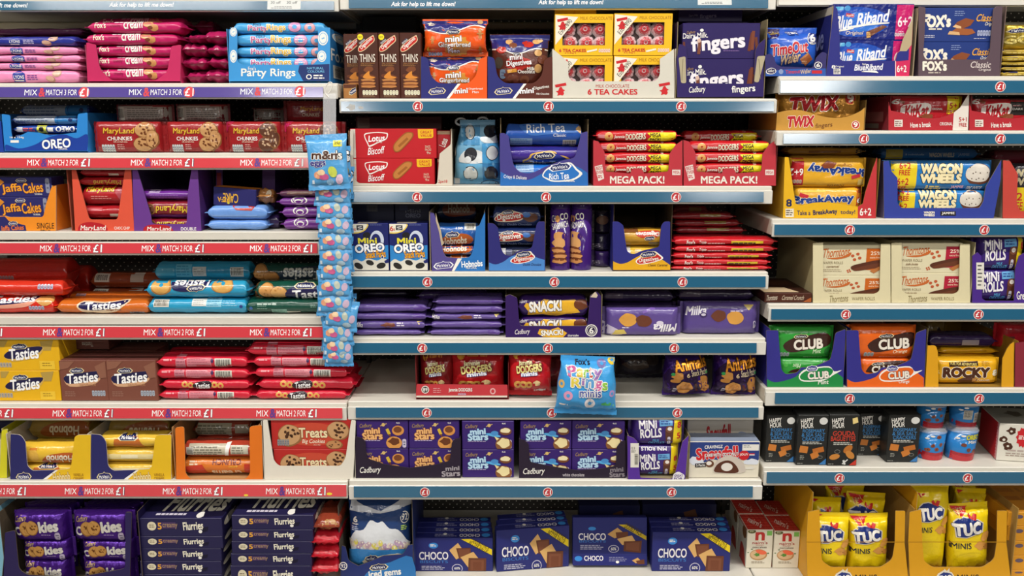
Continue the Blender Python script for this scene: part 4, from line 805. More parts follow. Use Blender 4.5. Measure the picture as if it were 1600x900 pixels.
D_mmT = Design((478, 212, 546, 300), LB, 'film', T(488, 238, 536, 252, 'm&m', '#4a2a1c', b=.06, rot=-3, out=WH, ow=.06)+T(528, 238, 537, 252, "'s", WH, b=.05, out='#2a1a10', ow=.06)+T(485, 254, 510, 264, 'eggs', '#3a3a8a', b=.05, out=WH, ow=.05)+R(524, 222, 538, 232, '#e8dc2a')+T(526, 224, 536, 230, '25p', '#3a3a1a')+candy(498, 276, 1.2)+E(520, 272, 7, 9, '#c8d45a', 20)+E(530, 284, 6, 8, '#e0c0d8', -20)+E(515, 288, 6, 5, '#8ab6d8')+R(486, 284, 490, 290, '#d8e6f0'))
D_mm = Design((490, 295, 548, 345), LB, 'film', T(502, 301, 530, 310, 'm&m', '#4a2a1c', b=.05, rot=-3, out=WH, ow=.05)+candy(506, 322, 1.1)+E(526, 320, 5, 7, '#b8c0b0', 15)+E(538, 324, 5, 7, '#c8b0c8', -15)+R(494, 330, 498, 336, '#d8e6f0')+E(530, 334, 7, 4, '#a8c4d4')+R(490, 343, 548, 344, '#4a9ad4'))
D_mmB = Design((0, 0, 58, 45), LB, 'film', T(38, 6, 56, 22, "s", WH, b=.06, out='#1a1a1a', ow=.07)+E(44, 34, 9, 7, '#d8c44a')+R(0, 42, 58, 43, '#4a9ad4'))
xs = [(488, 546), (491, 548), (494, 548), (496, 549), (495, 548), (496, 548), (494, 547), (492, 549), (503, 556), (502, 552), (502, 550), (505, 551)]
rots = (2, -1, 1, -2, 1, 2, -2, 1, 6, -4, 2, 0)
ybs = [325, 350, 374, 400, 424, 446, 472, 497, 522, 545, 566, 575]
for i in range(12):
    hgt = 46 if i < 11 else 36
    o = put('bag', 'small_candy_packet', D_mm, S['A2'], -.052+.0004*i, xs[i][0], xs[i][1], ybs[i]-hgt, ybs[i], .022, '%s small blue candy packet from the top of the front strip' % (ORD+['x'])[i+1] if i < 11 else 'lowest small blue candy packet on the hanging strip', 'candy packet', 'small blue candy packets on the hanging strip', seed=20+i % 4, rx=-9, ry=rots[i], wr=.0022)
put('bag', 'small_candy_packet', D_mmT, S['A2'], -.066, 479, 545, 213, 299, .022, 'topmost blue candy packet on the hanging strip, shown whole', 'candy packet', 'small blue candy packets on the hanging strip', seed=24, rx=-5, ry=-3, wr=.003)
for i, y in enumerate((232, 262, 292, 318, 346, 372, 398, 424, 462, 500)):
    put('bag', 'small_candy_packet', D_mmB, S['A2'], -.024+.0003*i, 500+(i % 3)*2, 549+(i % 2)*2+(7 if i == 8 else 0), y, y+50, .018, '%s blue candy packet in the rank peeking out behind the strip' % ORD[i], 'candy packet', 'blue candy packets behind the strip', seed=30+i % 3, rx=-7, ry=(-3, 2, 0)[i % 3], wr=.003)
# ================================================================ MIDDLE BAY
s = S['B1']
CB = '#4a2419'
def thins(): return (P(spl([(300, 320), (330, 280), (400, 232), (412, 240), (415, 268), (380, 300), (345, 330), (310, 342)], seg=3), '#e8c9a0')+P(spl([(304, 322), (334, 284), (400, 238), (410, 266), (376, 296), (342, 326), (312, 337)], seg=3), '#c3241f')
    + R(308, 262, 352, 280, '#20204e', 42)+T(308, 264, 352, 278, "McVitie's", WH, rot=42)+T(306, 268, 412, 300, 'Digestives', WH, b=.03, rot=42)
    + T(309, 356, 416, 410, 'THINS', '#f0e6d8', b=-.004)+T(318, 414, 412, 421, 'MILK CHOCOLATE', '#c88a4c', b=.005)+lines(315, 426, 410, 2, 7, 3, '#a07040')
    + blob(368, 460, 34, 20, '#7a4426', 3, .08, rot=10)+blob(368, 508, 56, 18, '#6b3820', 4, .08, rot=-8)+P(spl([(330, 505), (372, 470), (376, 500), (412, 512), (390, 522), (340, 520)], seg=3), '#d98a35')+blob(362, 532, 48, 9, '#c48448', 5, .08)+blob(360, 543, 46, 8, '#6b3820', 6)+blob(364, 554, 52, 10, '#c07f45', 7)+blob(362, 566, 50, 8, '#8a4f2a', 8)+blob(364, 576, 52, 8, '#bd7d44', 9)
    + nutri(322, 600, 425, 632, '#e6e2c8', 5, '#8a8a60')+lines(325, 636, 420, 2, 7, 3, '#a08060'))
D_th = Design((295, 213, 438, 655), CB, 'card', thins())
D_thn = Design((295, 213, 438, 655), CB, 'card', thins()+E(317, 242, 20, 20, '#f3e02a')+T(304, 237, 330, 247, 'NEW', '#5a5a18'))
GT = 'tall brown thin biscuit boxes'
put('box', 'thin_biscuit_box', D_th, s, .05, 536, 570, 53, None, .06, 'tall brown biscuit box set back at the left end of its row', 'carton', GT)
put('box', 'thin_biscuit_box', D_thn, s, .014, 557.5, 590, 51, None, .03, 'tall brown biscuit box with a yellow dot, left of the two', 'carton', GT)
put('box', 'thin_biscuit_box', D_thn, s, .014, 590.5, 623.5, 51, None, .06, 'tall brown biscuit box with a yellow dot, right of the two', 'carton', GT)
put('box', 'thin_biscuit_box', D_th, s, .014, 624, 657.5, 51, None, .06, 'tall brown biscuit box without dot, touching the navy orange tray', 'carton', GT)
put('box', 'carton_lid', Design((65, 550, 160, 655), '#a9743e', 'card', R(65, 550, 160, 580, '#5a3020')+mcv(98, 580, 180, 620, 35)), s, .02, 536, 557, 131, None, .028, 'small brown carton in front of the set back thin box', 'carton')
put('box', 'black_carton', Design((0, 0, 1, 1), '#191613', 'card'), s, .22, 566, 650, 26, None, .1, 'plain black carton standing behind the tall brown boxes', 'carton')
OG, NV = '#ee5a1c', '#2a2d74'
def ging(): return (P(spl([(1012, 190), (930, 168), (850, 195), (770, 222), (700, 222), (640, 205), (582, 200)], False, 3)+spl([(1012, 178), (930, 160), (850, 187), (770, 215), (700, 215), (640, 198), (582, 190)], False, 3)[::-1], WH)+P([(582, 130), (1012, 130), (1012, 178)]+spl([(1000, 174), (930, 160), (850, 187), (770, 215), (700, 215), (640, 198), (582, 190)], False, 3), NV)
    + P(spl([(740, 140), (790, 134), (860, 140), (800, 148)], seg=3), OG)+blob(645, 155, 26, 12, '#e8dcc8', 5, .3)+blob(965, 138, 18, 14, '#d9b080', 6)
    + spl_star(810, 300, 90, 70, '#d7913a')+gman(652, 265, 20)+gman(965, 225, 26)+gman(965, 330, 20)+mcv(745, 192, 836, 226, 4)
    + T(735, 236, 845, 276, 'mini', '#ffffff', b=.06, out='#8a4a1c', ow=.06, rot=3)+T(690, 276, 902, 316, 'Gingerbread', '#ffffff', b=.035, out='#8a4a1c', ow=.05)+T(752, 314, 828, 346, 'Men', '#ffffff', b=.035, out='#8a4a1c', ow=.05)
    + T(612, 308, 632, 334, '6', '#f0d23a', b=.03)+T(636, 320, 664, 330, 'packs', '#f0d23a')+nutri(618, 340, 712, 364, '#9fb2d8', 5))
def spl_star(cx, cy, rx, ry, c):
    q = []
    for k in range(22):
        t = 6.2832*k/22; r = 1.08 if k % 2 else .86; q.append((cx+rx*r*math.cos(t), cy+ry*r*math.sin(t)))
    return P(q, c)
def gman(x, y, r): return E(x, y-r*.9, r*.45, r*.45, '#c98d52')+R(x-r*.35, y-r*.5, x+r*.35, y+r*.5, '#c98d52')+R(x-r*.8, y-r*.4, x+r*.8, y-r*.05, '#c98d52')+R(x-r*.4, y+r*.4, x-r*.08, y+r*1.15, '#c98d52')+R(x+r*.08, y+r*.4, x+r*.4, y+r*1.15, '#c98d52')+E(x, y, r*.09, r*.09, '#6a3a1c')+E(x, y+r*.3, r*.09, r*.09, '#6a3a1c')
D_gb = Design((582, 122, 1016, 368), OG, 'film', ging())
D_gb2 = Design((582, 122, 1016, 408), OG, 'film', ging())
def mcvtray(name, sh, x0, x1, yt, yb, c1, c2, label, prims, inner='#6a5a48', lipL=None):
    wd = x1-x0; lp = yb-(yb-yt)*.36
    tray(name, sh, .012, x0, x1, [([(x0, yb), (x0, yt, 2), (x0+wd*.1, yt+2, 6), (x0+wd*.15, lp-10, 8), (x0+wd*.27, lp, 6), (x0+wd*.58, lp), (x0+wd*.4, yb)], c1),
        ([(x0+wd*.4, yb), (x0+wd*.58, lp), (x0+wd*.72, lp, 6), (x0+wd*.84, lp-12, 8), (x0+wd*.88, yt+4, 6), (x1, yt, 2), (x1, yb)], c2)], .25, label, yl=yt, inner=inner, sides=(c1, c2),
        prims=P([(x0+wd*.385, yb-.4), (x0+wd*.555, lp+.6), (x0+wd*.6, lp+.6), (x0+wd*.43, yb-.4)], WH)+prims)
mcvtray('navy_orange_tray', s, 658, 761, 88, 154, NV, OG, 'navy and orange open tray of small biscuit bags', mcv(670, 136, 696, 148, 6, NV)+T(710, 138, 731, 146, 'mini', '#ffffff', b=.05, out='#7a2a0c', ow=.05, rot=4)+T(732, 137, 754, 141, 'Gingerbread', WH)+T(738, 142, 748, 145.5, 'Men', WH))
put('bag', 'gingerbread_bag', D_gb, s, .018, 659, 762, 29, 87, .05, 'upper orange and navy biscuit bag standing above its tray', 'biscuit bag', 'orange and navy bags', seed=2, n=4, taper=.02)
put('bag', 'gingerbread_bag', D_gb2, s, .018, 662, 758, 86, None, .05, 'lower orange and navy biscuit bag sunk in its tray', 'biscuit bag', 'orange and navy bags', seed=3, n=4, taper=.02)
CHB = '#5a2a20'
def minid(): return (P(spl([(1442, 330), (1330, 320), (1240, 350), (1180, 352), (1110, 330), (1015, 320)], False, 3)+spl([(1442, 322), (1330, 312), (1240, 342), (1180, 344), (1110, 322), (1015, 310)], False, 3)[::-1], WH)+P([(1015, 215), (1442, 215), (1442, 322)]+spl([(1430, 310), (1330, 312), (1240, 342), (1180, 344), (1110, 322), (1015, 310)], False, 3), NV)
    + blob(1100, 325, 36, 22, '#b83024', 3)+blob(1285, 285, 40, 20, '#b83024', 5, .2)+E(1155, 270, 26, 20, '#d5a56a')+E(1180, 295, 30, 18, '#7a4630')+E(1345, 268, 28, 18, '#d5a56a')+E(1370, 262, 18, 14, '#e0b880')
    + E(1355, 345, 26, 22, '#d5a56a')+E(1355, 450, 26, 30, '#c89a60')+E(1390, 390, 40, 32, '#6b3826')+blob(1215, 415, 85, 50, '#b0241c', 8, .16)+mcv(1180, 340, 1230, 362)
    + T(1155, 355, 1245, 392, 'mini', '#ffffff', b=.06, out='#7a2018', ow=.05, rot=4)+T(1135, 392, 1308, 440, 'Digestives', '#ffffff', b=.04, out='#8a1a14', ow=.05, rot=4)+T(1280, 440, 1330, 462, 'Milk', WH)+T(1212, 458, 1330, 482, 'Chocolate', WH)+R(1140, 455, 1205, 478, '#c88a2a', 8)+E(1080, 410, 30, 40, '#4a4038')+nutri(1085, 455, 1130, 520, '#6a7a90', 1)+E(1180, 520, 40, 30, '#5f3020')+E(1260, 525, 34, 28, '#6b3a26'))
D_md = Design((1015, 215, 1442, 645), CHB, 'film', minid())
mcvtray('navy_brown_tray', s, 762, 863, 88, 154, NV, CHB, 'navy and brown open tray with one small biscuit bag', mcv(773, 136, 800, 148, 6, NV)+T(812, 138, 834, 146, 'mini', '#ffffff', b=.05, rot=4)+T(834, 134, 858, 140, 'Digestives', WH, rot=8)+T(838, 145, 858, 148, 'Milk Chocolate', WH))
put('bag', 'chocolate_biscuit_bag', D_md, s, .018, 764, 861, 52, None, .07, 'brown and navy biscuit bag sagging in the navy brown tray', 'biscuit bag', seed=5)
# tea cakes
TY = '#f0bc1e'
def lion(x, y, c='#c8262c'): return P([(x, y+8), (x+72, y-6), (x+76, y+12), (x+4, y+26)], c)+P(spl([(x+30, y+26), (x+44, y+22), (x+52, y+36), (x+66, y+44), (x+56, y+52), (x+60, y+66), (x+50, y+78), (x+34, y+74), (x+16, y+80), (x+20, y+62), (x+6, y+50), (x+22, y+46)], seg=3), c)
def teabox(top=False):
    return (P([(20, 96), (178, 110), (24, 296)], '#efe8d6')+lion(34, 118)+T(30, 160, 150, 190, 'Est. 1890', '#3a2a20', rot=50, b=.005)+T(192, 106, 408, 128, 'MILK CHOCOLATE', '#b8861c', b=.006)+T(50, 322, 234, 344, '6 TEA CAKES', '#c8262c', b=.05)+T(90, 346, 166, 356, '6 x 24g e', '#c8262c')+R(240, 328, 310, 340, '#f0ead8', 12)+nutri(320, 322, 400, 346, '#f0d8c8', 5, '#c86a5a'))
D_tc = Design((20, 90, 415, 366), TY, 'card', teabox(), top=((0, 0, 10, 2), R(0, 0, 10, .3, '#8a5a10')))
def tea_mesh():
    m = MB(); pr = [(0.0222, 0), (.0232, .004), (.0215, .010), (.0155, .0165), (.0085, .0195), (.0006, .020)]
    v = []; f = []; n = 36; rr = random.Random(5)
    for i, (r, z) in enumerate(pr):
        for k in range(n):
            a = 6.2832*k/n; q = r*(1+.045*math.sin(a*9+i)+rr.uniform(-.02, .02)); v.append((q*math.cos(a), -z, q*math.sin(a)))
    for i in range(len(pr)-1):
        for k in range(n): j = (k+1) % n; f.append([i*n+j, i*n+k, (i+1)*n+k, (i+1)*n+j])
    fs = len(pr)-1
    m.add((v, f[:2*n]), M('#e2dcdc', 'film')); m.add((v, f[2*n:3*n]), M('#d8b4b6', 'film')); m.add((v, f[3*n:]), M('#c03a42', 'film'))
    def ringd(r0, r1, y, c):
        q = [(r*math.cos(6.2832*k/24), y, r*math.sin(6.2832*k/24)) for r in (r0, r1) for k in range(24)]
        m.add((q, [[k, (k+1) % 24, 24+(k+1) % 24, 24+k] for k in range(24)]), M(c, 'foil'))
    ringd(.004, .0058, -.0206, '#d8c8c8'); ringd(.0125, .0134, -.0183, '#d89090')
    return m.mesh('tea_cake')
TEAM = tea_mesh()
def teacarton(x0, x1, yt, yb, label, yo=.018):
    Y = s.yf+yo; xm = (x0+x1)/2; A = at(x0, (yt+(yb or yt))/2, Y); B = at(x1, (yt+(yb or yt))/2, Y)
    z0 = s.z+.0024 if yb is None else at(xm, yb, Y).z; z1 = at(xm, yt, Y).z; W = B.x-A.x; H = z1-z0; D = .05
    t = empty('tea_cake_box', ((A.x+B.x)/2, Y, z0), label, 'carton', 'yellow windowed boxes of foil domes')
    u = lambda p: ((p[0]-20)/395-.5)*W
    w_ = lambda p: (1-(p[1]-90)/276)*H
    out = [(-W/2, 0), (W/2, 0), (W/2, H), (-W/2, H)]
    win = [(72, 298), (362, 298), (362, 148), (150, 148), (72, 232)]
    win = [(u(p), w_(p)) for p in win]
    m = MB(); v = [(x, 0, z) for x, z in out+win]
    bm = bmesh.new(); bv = [bm.verts.new(p) for p in v]
    es = [bm.edges.new((bv[i], bv[(i+1) % 4])) for i in range(4)]+[bm.edges.new((bv[4+i], bv[4+(i+1) % 5])) for i in range(5)]
    bmesh.ops.triangle_fill(bm, edges=es, use_beauty=True, use_dissolve=False)
    bm.verts.index_update(); fr = ([p.co[:] for p in bm.verts], [[p.index for p in f.verts] for f in bm.faces])
    for f in bm.faces:
        if f.normal.y > 0: f.normal_flip()
    fr = (fr[0], [[p.index for p in f.verts] for f in bm.faces]); bm.free()
    m.add(fr, M(TY, 'card'))
    b_ = bx(-W/2, W/2, 0, D, 0, H); m.add((b_[0], [f for i, f in enumerate(b_[1]) if i != 2]), M(TY, 'card'))
    m.add(([(x, 0, z) for x, z in win]+[(x, .026, z) for x, z in win], [[i, (i+1) % 5, 5+(i+1) % 5, 5+i] for i in range(5)]+[[5, 6, 7, 8, 9]]), M('#6a5454', 'card'))
    decals(m, BVHTree.FromPolygons(*fr), {'front': D_tc.faces['front']}, W, H, D, 'card'); m.build('carton', t)
    zs = [w_((0, 188)), w_((0, 280))]
    for r, zz in enumerate(zs):
        for px in (112, 228, 330):
            o = link('tea_cake', TEAM, t, (u((px, 0))+(.004 if r else 0), .0255, zz)); sc = W/.139*.84; o.scale = (sc, 1, sc)
    return t
tray('grey_white_tray', s, .012, 863, 1054, [([(864, 153), (863, 76, 2), (880, 90, 4), (888, 98), (888, 120, 8), (894, 127, 5), (1024, 127, 5), (1031, 118, 8), (1031, 92), (1043, 84, 4), (1053, 76, 2), (1053, 153)], '#d5d1c4')], .25, 'grey white open tray of yellow tea cake boxes', yl=76, inner='#c8bfae',
     prims=T(931, 132, 983, 137, 'MILK CHOCOLATE', '#b8322e', b=.006)+T(918, 139, 996, 148, '6 TEA CAKES', '#c8262c', b=.05)+[([(867+(x-30)*.2375*1.0, 129.5+(y-540)*.2375) for x, y in v], f, c) for v, f, c in lion(30, 545)+lion(712, 540)])
teacarton(867, 957.5, 22, 86.5, 'yellow tea cake box standing upper left in the grey tray')
teacarton(959.5, 1050, 21, 86, 'yellow tea cake box standing upper right in the grey tray')
teacarton(867, 957.5, 87.5, None, 'yellow tea cake box standing lower left in the grey tray')
teacarton(959.5, 1050, 87, None, 'yellow tea cake box standing lower right in the grey tray')
put('box', 'tea_cake_box_behind', Design((0, 0, 60, 30), TY, 'card', T(15, 4, 32, 14, 'TUNNOCK', '#c8262c', rot=25)), s, .08, 867, 932, 10, None, .05, 'yellow box leaning behind the upper left tea cake box', 'carton').name = 'tea_cake_box'
# fingers
FP = '#281b5a'
def fing(): return (T(885, 200, 946, 222, 'Cadbury', '#b08a50', sh=.25, b=.01, rot=6)+T(862, 212, 1026, 258, 'Dairy Milk.', '#f4f0ea', b=.02, rot=3)+E(985, 196, 12, 10, WH)+T(918, 222, 1272, 350, 'fingers', '#efeaf2', b=.06, rot=5)+R(962, 262, 982, 350, '#7a4430', -3)+E(970, 262, 12, 14, '#d8b8a8')+R(1296, 210, 1316, 330, '#6b3420', -8)+R(1310, 200, 1330, 322, '#7a3e28', -2)+R(1336, 240, 1354, 330, '#6b3420', 8)+lines(1130, 326, 1262, 1, 5, 4, '#8a6aa8')+R(866, 270, 880, 330, '#6b3420', 4))
D_fg = Design((860, 150, 1365, 380), FP, 'card', fing())
D_fgd = Design((860, 40, 1280, 140), '#2a1a50', 'card', T(1000, 76, 1110, 116, 'fingers', '#8a829a', b=.05, rot=4)+T(930, 80, 990, 104, 'Dairy Milk', '#8a829a', rot=4))  # finger box with greyed lettering, rear shade painted in
tray('purple_finger_tray', s, .012, 1055, 1194, [([(1058, 152), (1057, 92), (1061, 68, 3), (1071, 72, 4), (1074, 92), (1073, 130, 3), (1178, 131, 3), (1180, 80), (1184, 70, 5), (1196, 60, 2), (1193, 90), (1193, 151)], '#2c1d5e')], .27, 'purple open tray of chocolate finger boxes with torn flaps', yl=34, yr=30, inner='#8d8062', sides=('#2c1d5e', '#2c1d5e'),
     prims=T(1075, 135, 1103, 147, 'Cadbury', WH, sh=.2, rot=4)+T(1143, 133, 1180, 147, 'fingers', WH, b=.04, rot=4)+P(rpoly([(1060, 90, 3), (1071, 88, 3), (1072, 130, 3), (1064, 130, 3)]), '#b3a88a')+R(1065.6, 92, 1066.4, 126, '#6a5e48', -3)+P(rpoly([(1183, 88, 3), (1196, 87, 3), (1185, 129, 3), (1178, 128, 3)]), '#b3a88a')+R(1186.4, 92, 1187.2, 124, '#6a5e48', 5))
stack('box', 'finger_box', D_fg, s, .018, [(1066, 1187), (1064, 1186)], [36, 92], .05, '%s purple chocolate finger box at the front of its tray', 'carton', 'chocolate finger boxes')
stack('box', 'finger_box', [D_fgd, D_fgd, D_fgd], s, .10, [(1060, 1160), (1072, 1168), (1066, 1180)], [15, 34, 80], .05, ['purple finger box topmost behind, just below the high shelf', 'purple finger box second behind, half hidden', 'purple finger box at the bottom of the rear pile'], 'carton', 'chocolate finger boxes')
# --- row 2
s = S['B2']
LR = '#c01f28'
def lotus(): return (R(68, 172, 147, 365, '#d8d2c6')+R(66, 210, 146, 300, '#cfc6b8')+P(spl([(206, 225), (215, 200), (290, 192), (345, 196), (362, 205), (350, 240), (300, 262), (240, 290), (225, 270)], seg=4), WH)+P(spl([(212, 226), (220, 206), (290, 198), (342, 202), (354, 208), (344, 236), (296, 256), (240, 280), (230, 264)], seg=4), LR)
    + T(230, 212, 344, 254, 'Lotus', '#ffffff', b=.04, sh=.15, rot=4)+T(282, 256, 322, 264, 'Since 1932', WH)+T(222, 290, 342, 338, 'Biscoff', '#ffffff', b=.01, sh=.25, rot=6)
    + P(spl([(394, 290), (410, 258), (470, 200), (510, 192), (530, 205), (516, 240), (450, 310), (420, 326), (400, 318)], seg=4), '#9a5a26')+P(spl([(400, 290), (416, 260), (474, 206), (508, 198), (522, 208), (510, 236), (448, 302), (420, 318), (405, 312)], seg=4), '#c07c3c')+R(420, 252, 502, 268, '#a06028', 42)+P(rpoly([(558, 172), (660, 172), (660, 230, 12), (560, 236, 14)]), '#eebc20')+T(574, 184, 650, 202, 'GREAT', LR, b=.03)+T(574, 206, 650, 224, 'VALUE', LR, b=.03)+T(604, 280, 640, 296, 'SNACK', '#e0c0a8', b=.02)+T(604, 300, 644, 316, 'PACKS', '#e0c0a8', b=.02)+T(614, 320, 642, 338, '9x', '#e0c0a8', b=.02))
D_lo = Design((112, 170, 680, 366), LR, 'card', lotus())
tray('white_brown_tray', s, .012, 547, 706, [([(548, 292), (547, 204, 2), (552, 204), (552, 276, 6), (560, 286, 3), (683, 288, 4), (687, 240), (704, 226, 2), (706, 200), (707, 292)], '#d5ccbc')], .26, 'white edged open tray of red caramel biscuit boxes', yl=204, yr=202, inner='#8a6a50', prims=T(685, 281, 699, 287, '2px18', '#c23a3a', b=.03), sides=('#d5ccbc', '#b8a890'))
stack('box', 'caramel_biscuit_box', D_lo, s, .018, [(547, 682), (547, 679)], [201, 247.5], .06, ['upper red caramel biscuit box with a yellow flash', 'lower red caramel biscuit box with a yellow flash'], 'carton', 'red caramel biscuit boxes')
D_los = Design((0, 0, 20, 45), '#a8252c', 'card', R(0, 0, 20, 6, '#c9a888')+T(3, 14, 16, 24, 'Lotus', WH, rot=70)+R(0, 42, 20, 45, '#7a3a30'))
stack('box', 'caramel_biscuit_box', D_los, s, .03, [(683, 704), (683, 704)], [204, 248], .05, ['upper red box turned end out at the right of the red pair', 'lower red box turned end out at the right of the red pair'], 'carton', 'red boxes turned end out')
put('box', 'shaded_red_box', Design((0, 0, 100, 20), '#4a1a1a', 'card', R(2, 3, 16, 18, '#7a6458')), s, .11, 556, 690, 182, 202, .06, 'dim red box lying behind and above the caramel biscuit boxes', 'carton')  # red box painted near black as shade, like the one below it
put('box', 'shaded_red_box', Design((0, 0, 100, 20), '#4a1a1a', 'card'), s, .11, 556, 690, 202, None, .06, 'dim red box hidden behind the caramel biscuit boxes', 'carton')
CW = '#7db8dd'
def spot(x, y, rx, ry, c, rot=0): return E(x, y, rx*1.12, ry*1.1, '#2a2f3a', rot)+E(x, y, rx, ry, c, rot)
D_cow = Design((795, 130, 1110, 550), CW, 'film', R(830, 165, 970, 290, '#4f93c4')+R(970, 140, 1110, 240, '#8fc2e2')+P(spl([(975, 240), (1080, 230), (1100, 270), (1000, 275)], seg=3), '#dfe6ea')+R(795, 410, 985, 550, '#6fb4de')+R(985, 410, 1110, 550, '#3a86c0')+P(spl([(840, 400), (870, 330), (940, 320), (990, 340), (990, 405)], seg=3), '#e4e8ea')+R(985, 280, 1110, 410, '#4a9ad0')
    + spot(908, 208, 30, 44, '#d9dcdc', 10)+spot(1036, 200, 36, 40, '#28282c', -15)+spot(912, 350, 36, 42, '#33343a', -20)+E(895, 385, 20, 22, '#e4e8ea')+spot(1046, 342, 34, 44, '#d3d8da')+spot(910, 478, 42, 48, '#dadfe0')+spot(1040, 478, 38, 46, '#2e2e34', 5)+spot(1030, 560, 60, 30, '#7ab8e0')+spot(800, 335, 18, 40, '#d3d8da')+R(800, 510, 835, 550, '#e4e8ea'))
cb = put('bag', 'cow_spot_bag', D_cow, s, .03, 706, 784, 188, None, .09, 'pale blue bag with black and white spots and tied handles', 'biscuit bag', seed=7, neck=.72)
hm_ = MB()
for dx, dz, rr_ in ((-.040, .146, 0), (.012, .148, 1)):
    q = []; n = 14
    for i in range(n):
        a = 6.2832*i/n; cxx, czz = dx+.012*math.cos(a), dz+.008*math.sin(a)
        for k in range(6):
            b = 6.2832*k/6; q.append((cxx+.0028*math.cos(b)*math.cos(a), .05+.0028*math.sin(b), czz+.0028*math.cos(b)*math.sin(a)))
    hm_.add((q, [[i*6+k, i*6+(k+1) % 6, ((i+1) % n)*6+(k+1) % 6, ((i+1) % n)*6+k] for i in range(n) for k in range(6)]), M('#cfd6da', 'film'), True)
hm_.build('tied_handle', cb)
RB = '#1f4fa6'
RTP = '#46408a'
D_rt1 = Design((1120, 145, 1600, 272), RB, 'film', P(spl([(1215, 160), (1270, 146), (1440, 140), (1600, 150), (1600, 190), (1400, 205), (1280, 212)], seg=3), '#3a6cb8')+T(1258, 148, 1484, 196, 'Rich Tea', '#e8eaf0', b=.02, rot=2)+T(1415, 202, 1490, 220, 'Classic', '#d8dce8')+R(1162, 228, 1292, 268, '#7fa0cc')+lines(1170, 234, 1285, 3, 10, 4, '#4f78b0')+barcode(1472, 238, 1550, 270, 4)+blob(1585, 178, 36, 24, '#d8ad74', 3))
D_rt2 = Design((1120, 278, 1600, 400), '#3f2a8e', 'film', R(1170, 280, 1600, 305, '#2a2a80')+P(spl([(1235, 375), (1270, 358), (1290, 330), (1390, 312), (1430, 322), (1440, 340), (1490, 350), (1540, 385)], False, 3)+[(1540, 392), (1235, 392)], '#e0b050')+P(spl([(1245, 384), (1280, 364), (1300, 336), (1390, 320), (1424, 330), (1480, 356), (1530, 390)], False, 3)+[(1530, 400), (1240, 400)], '#2a3a98')+mcv(1302, 318, 1424, 368, 6)+T(1280, 378, 1480, 420, 'Rich Tea', '#d8dcea', b=.02))
D_rt3 = Design((1120, 400, 1600, 520), '#1f6cc8', 'film', R(1195, 405, 1300, 450, '#8fb0d8')+lines(1200, 412, 1290, 3, 12, 4, '#4f80b8'))
tray('purple_blue_tray', s, .012, 782, 918, [([(782, 292), (781, 250), (781, 208, 2), (788, 208, 2), (795, 212, 3), (797, 230), (802, 258, 8), (812, 270, 8), (832, 271, 8), (848, 262, 10), (880, 250, 8), (898, 247, 6), (906, 218), (908, 208, 3), (918, 205, 2), (919, 292)], RTP)], .26, 'purple and blue open tray of tea biscuit rolls', yl=184, yr=186, inner='#7d6c50',
     prims=P([(781.5, 291.6), (782, 268)]+spl([(782, 268), (800, 277), (825, 281), (845, 272), (860, 264), (885, 256), (905, 262), (918, 270)], False, 3)+[(918.5, 291.6)], '#2a6cb8')+T(787, 274, 823, 281, 'Crispy & Delicate', '#e8e8f0', rot=-4)
      + P(spl([(847, 274), (856, 262), (880, 255), (892, 254), (902, 264), (910, 272), (894, 282), (866, 284), (854, 280)], seg=3), WH)+P(spl([(849, 274), (857, 264), (880, 257), (891, 256), (899, 265), (905, 272), (892, 280), (866, 282), (855, 278)], seg=3), '#2a74c4')+mcv(858, 254, 892, 267, 8, '#26306a', '#ffffff')+T(858, 270, 889, 280, 'Rich Tea', '#ffffff', b=.02, rot=4)+T(881, 279, 898, 284, 'Classic', WH))
stack('roll', 'tea_biscuit_roll', [D_rt1, D_rt2, D_rt3], s, .018, [(786, 914)]*3, [193, 228, 256], .065, ['upper blue tea biscuit roll in the purple tray', 'middle purple tea biscuit roll in the same tray', 'lowest bright blue tea biscuit roll, mostly hidden'], 'biscuit roll', 'tea biscuit rolls')
JR = '#c41d24'
def dodg(): return (T(415, 216, 488, 240, 'Jammie', '#f4ece0', b=.03, sh=.15)+T(492, 206, 622, 244, 'DODGERS', '#f4e6cc', b=.06, out='#7a0f14', ow=.04, rot=2)+R(296, 212, 356, 234, '#d8848a')+E(382, 224, 28, 26, '#e0a35c')+P([(375, 218), (392, 216), (384, 232)], '#b02024')
    + P(spl([(636, 206), (655, 200), (840, 200), (846, 206), (830, 248), (650, 250), (640, 240), (655, 225)], seg=3), '#f2e11e')+T(652, 204, 722, 230, 'MEGA', '#3a1a12', b=.05)+T(652, 234, 722, 252, 'PACK!', '#3a1a12', b=.05)+E(730, 190, 10, 6, '#f0c8b8'))
D_dg = Design((280, 183, 848, 256), JR, 'film', dodg())
D_dg2 = Design((340, 183, 848, 256), JR, 'film', dodg())
JT = '#bc3540'
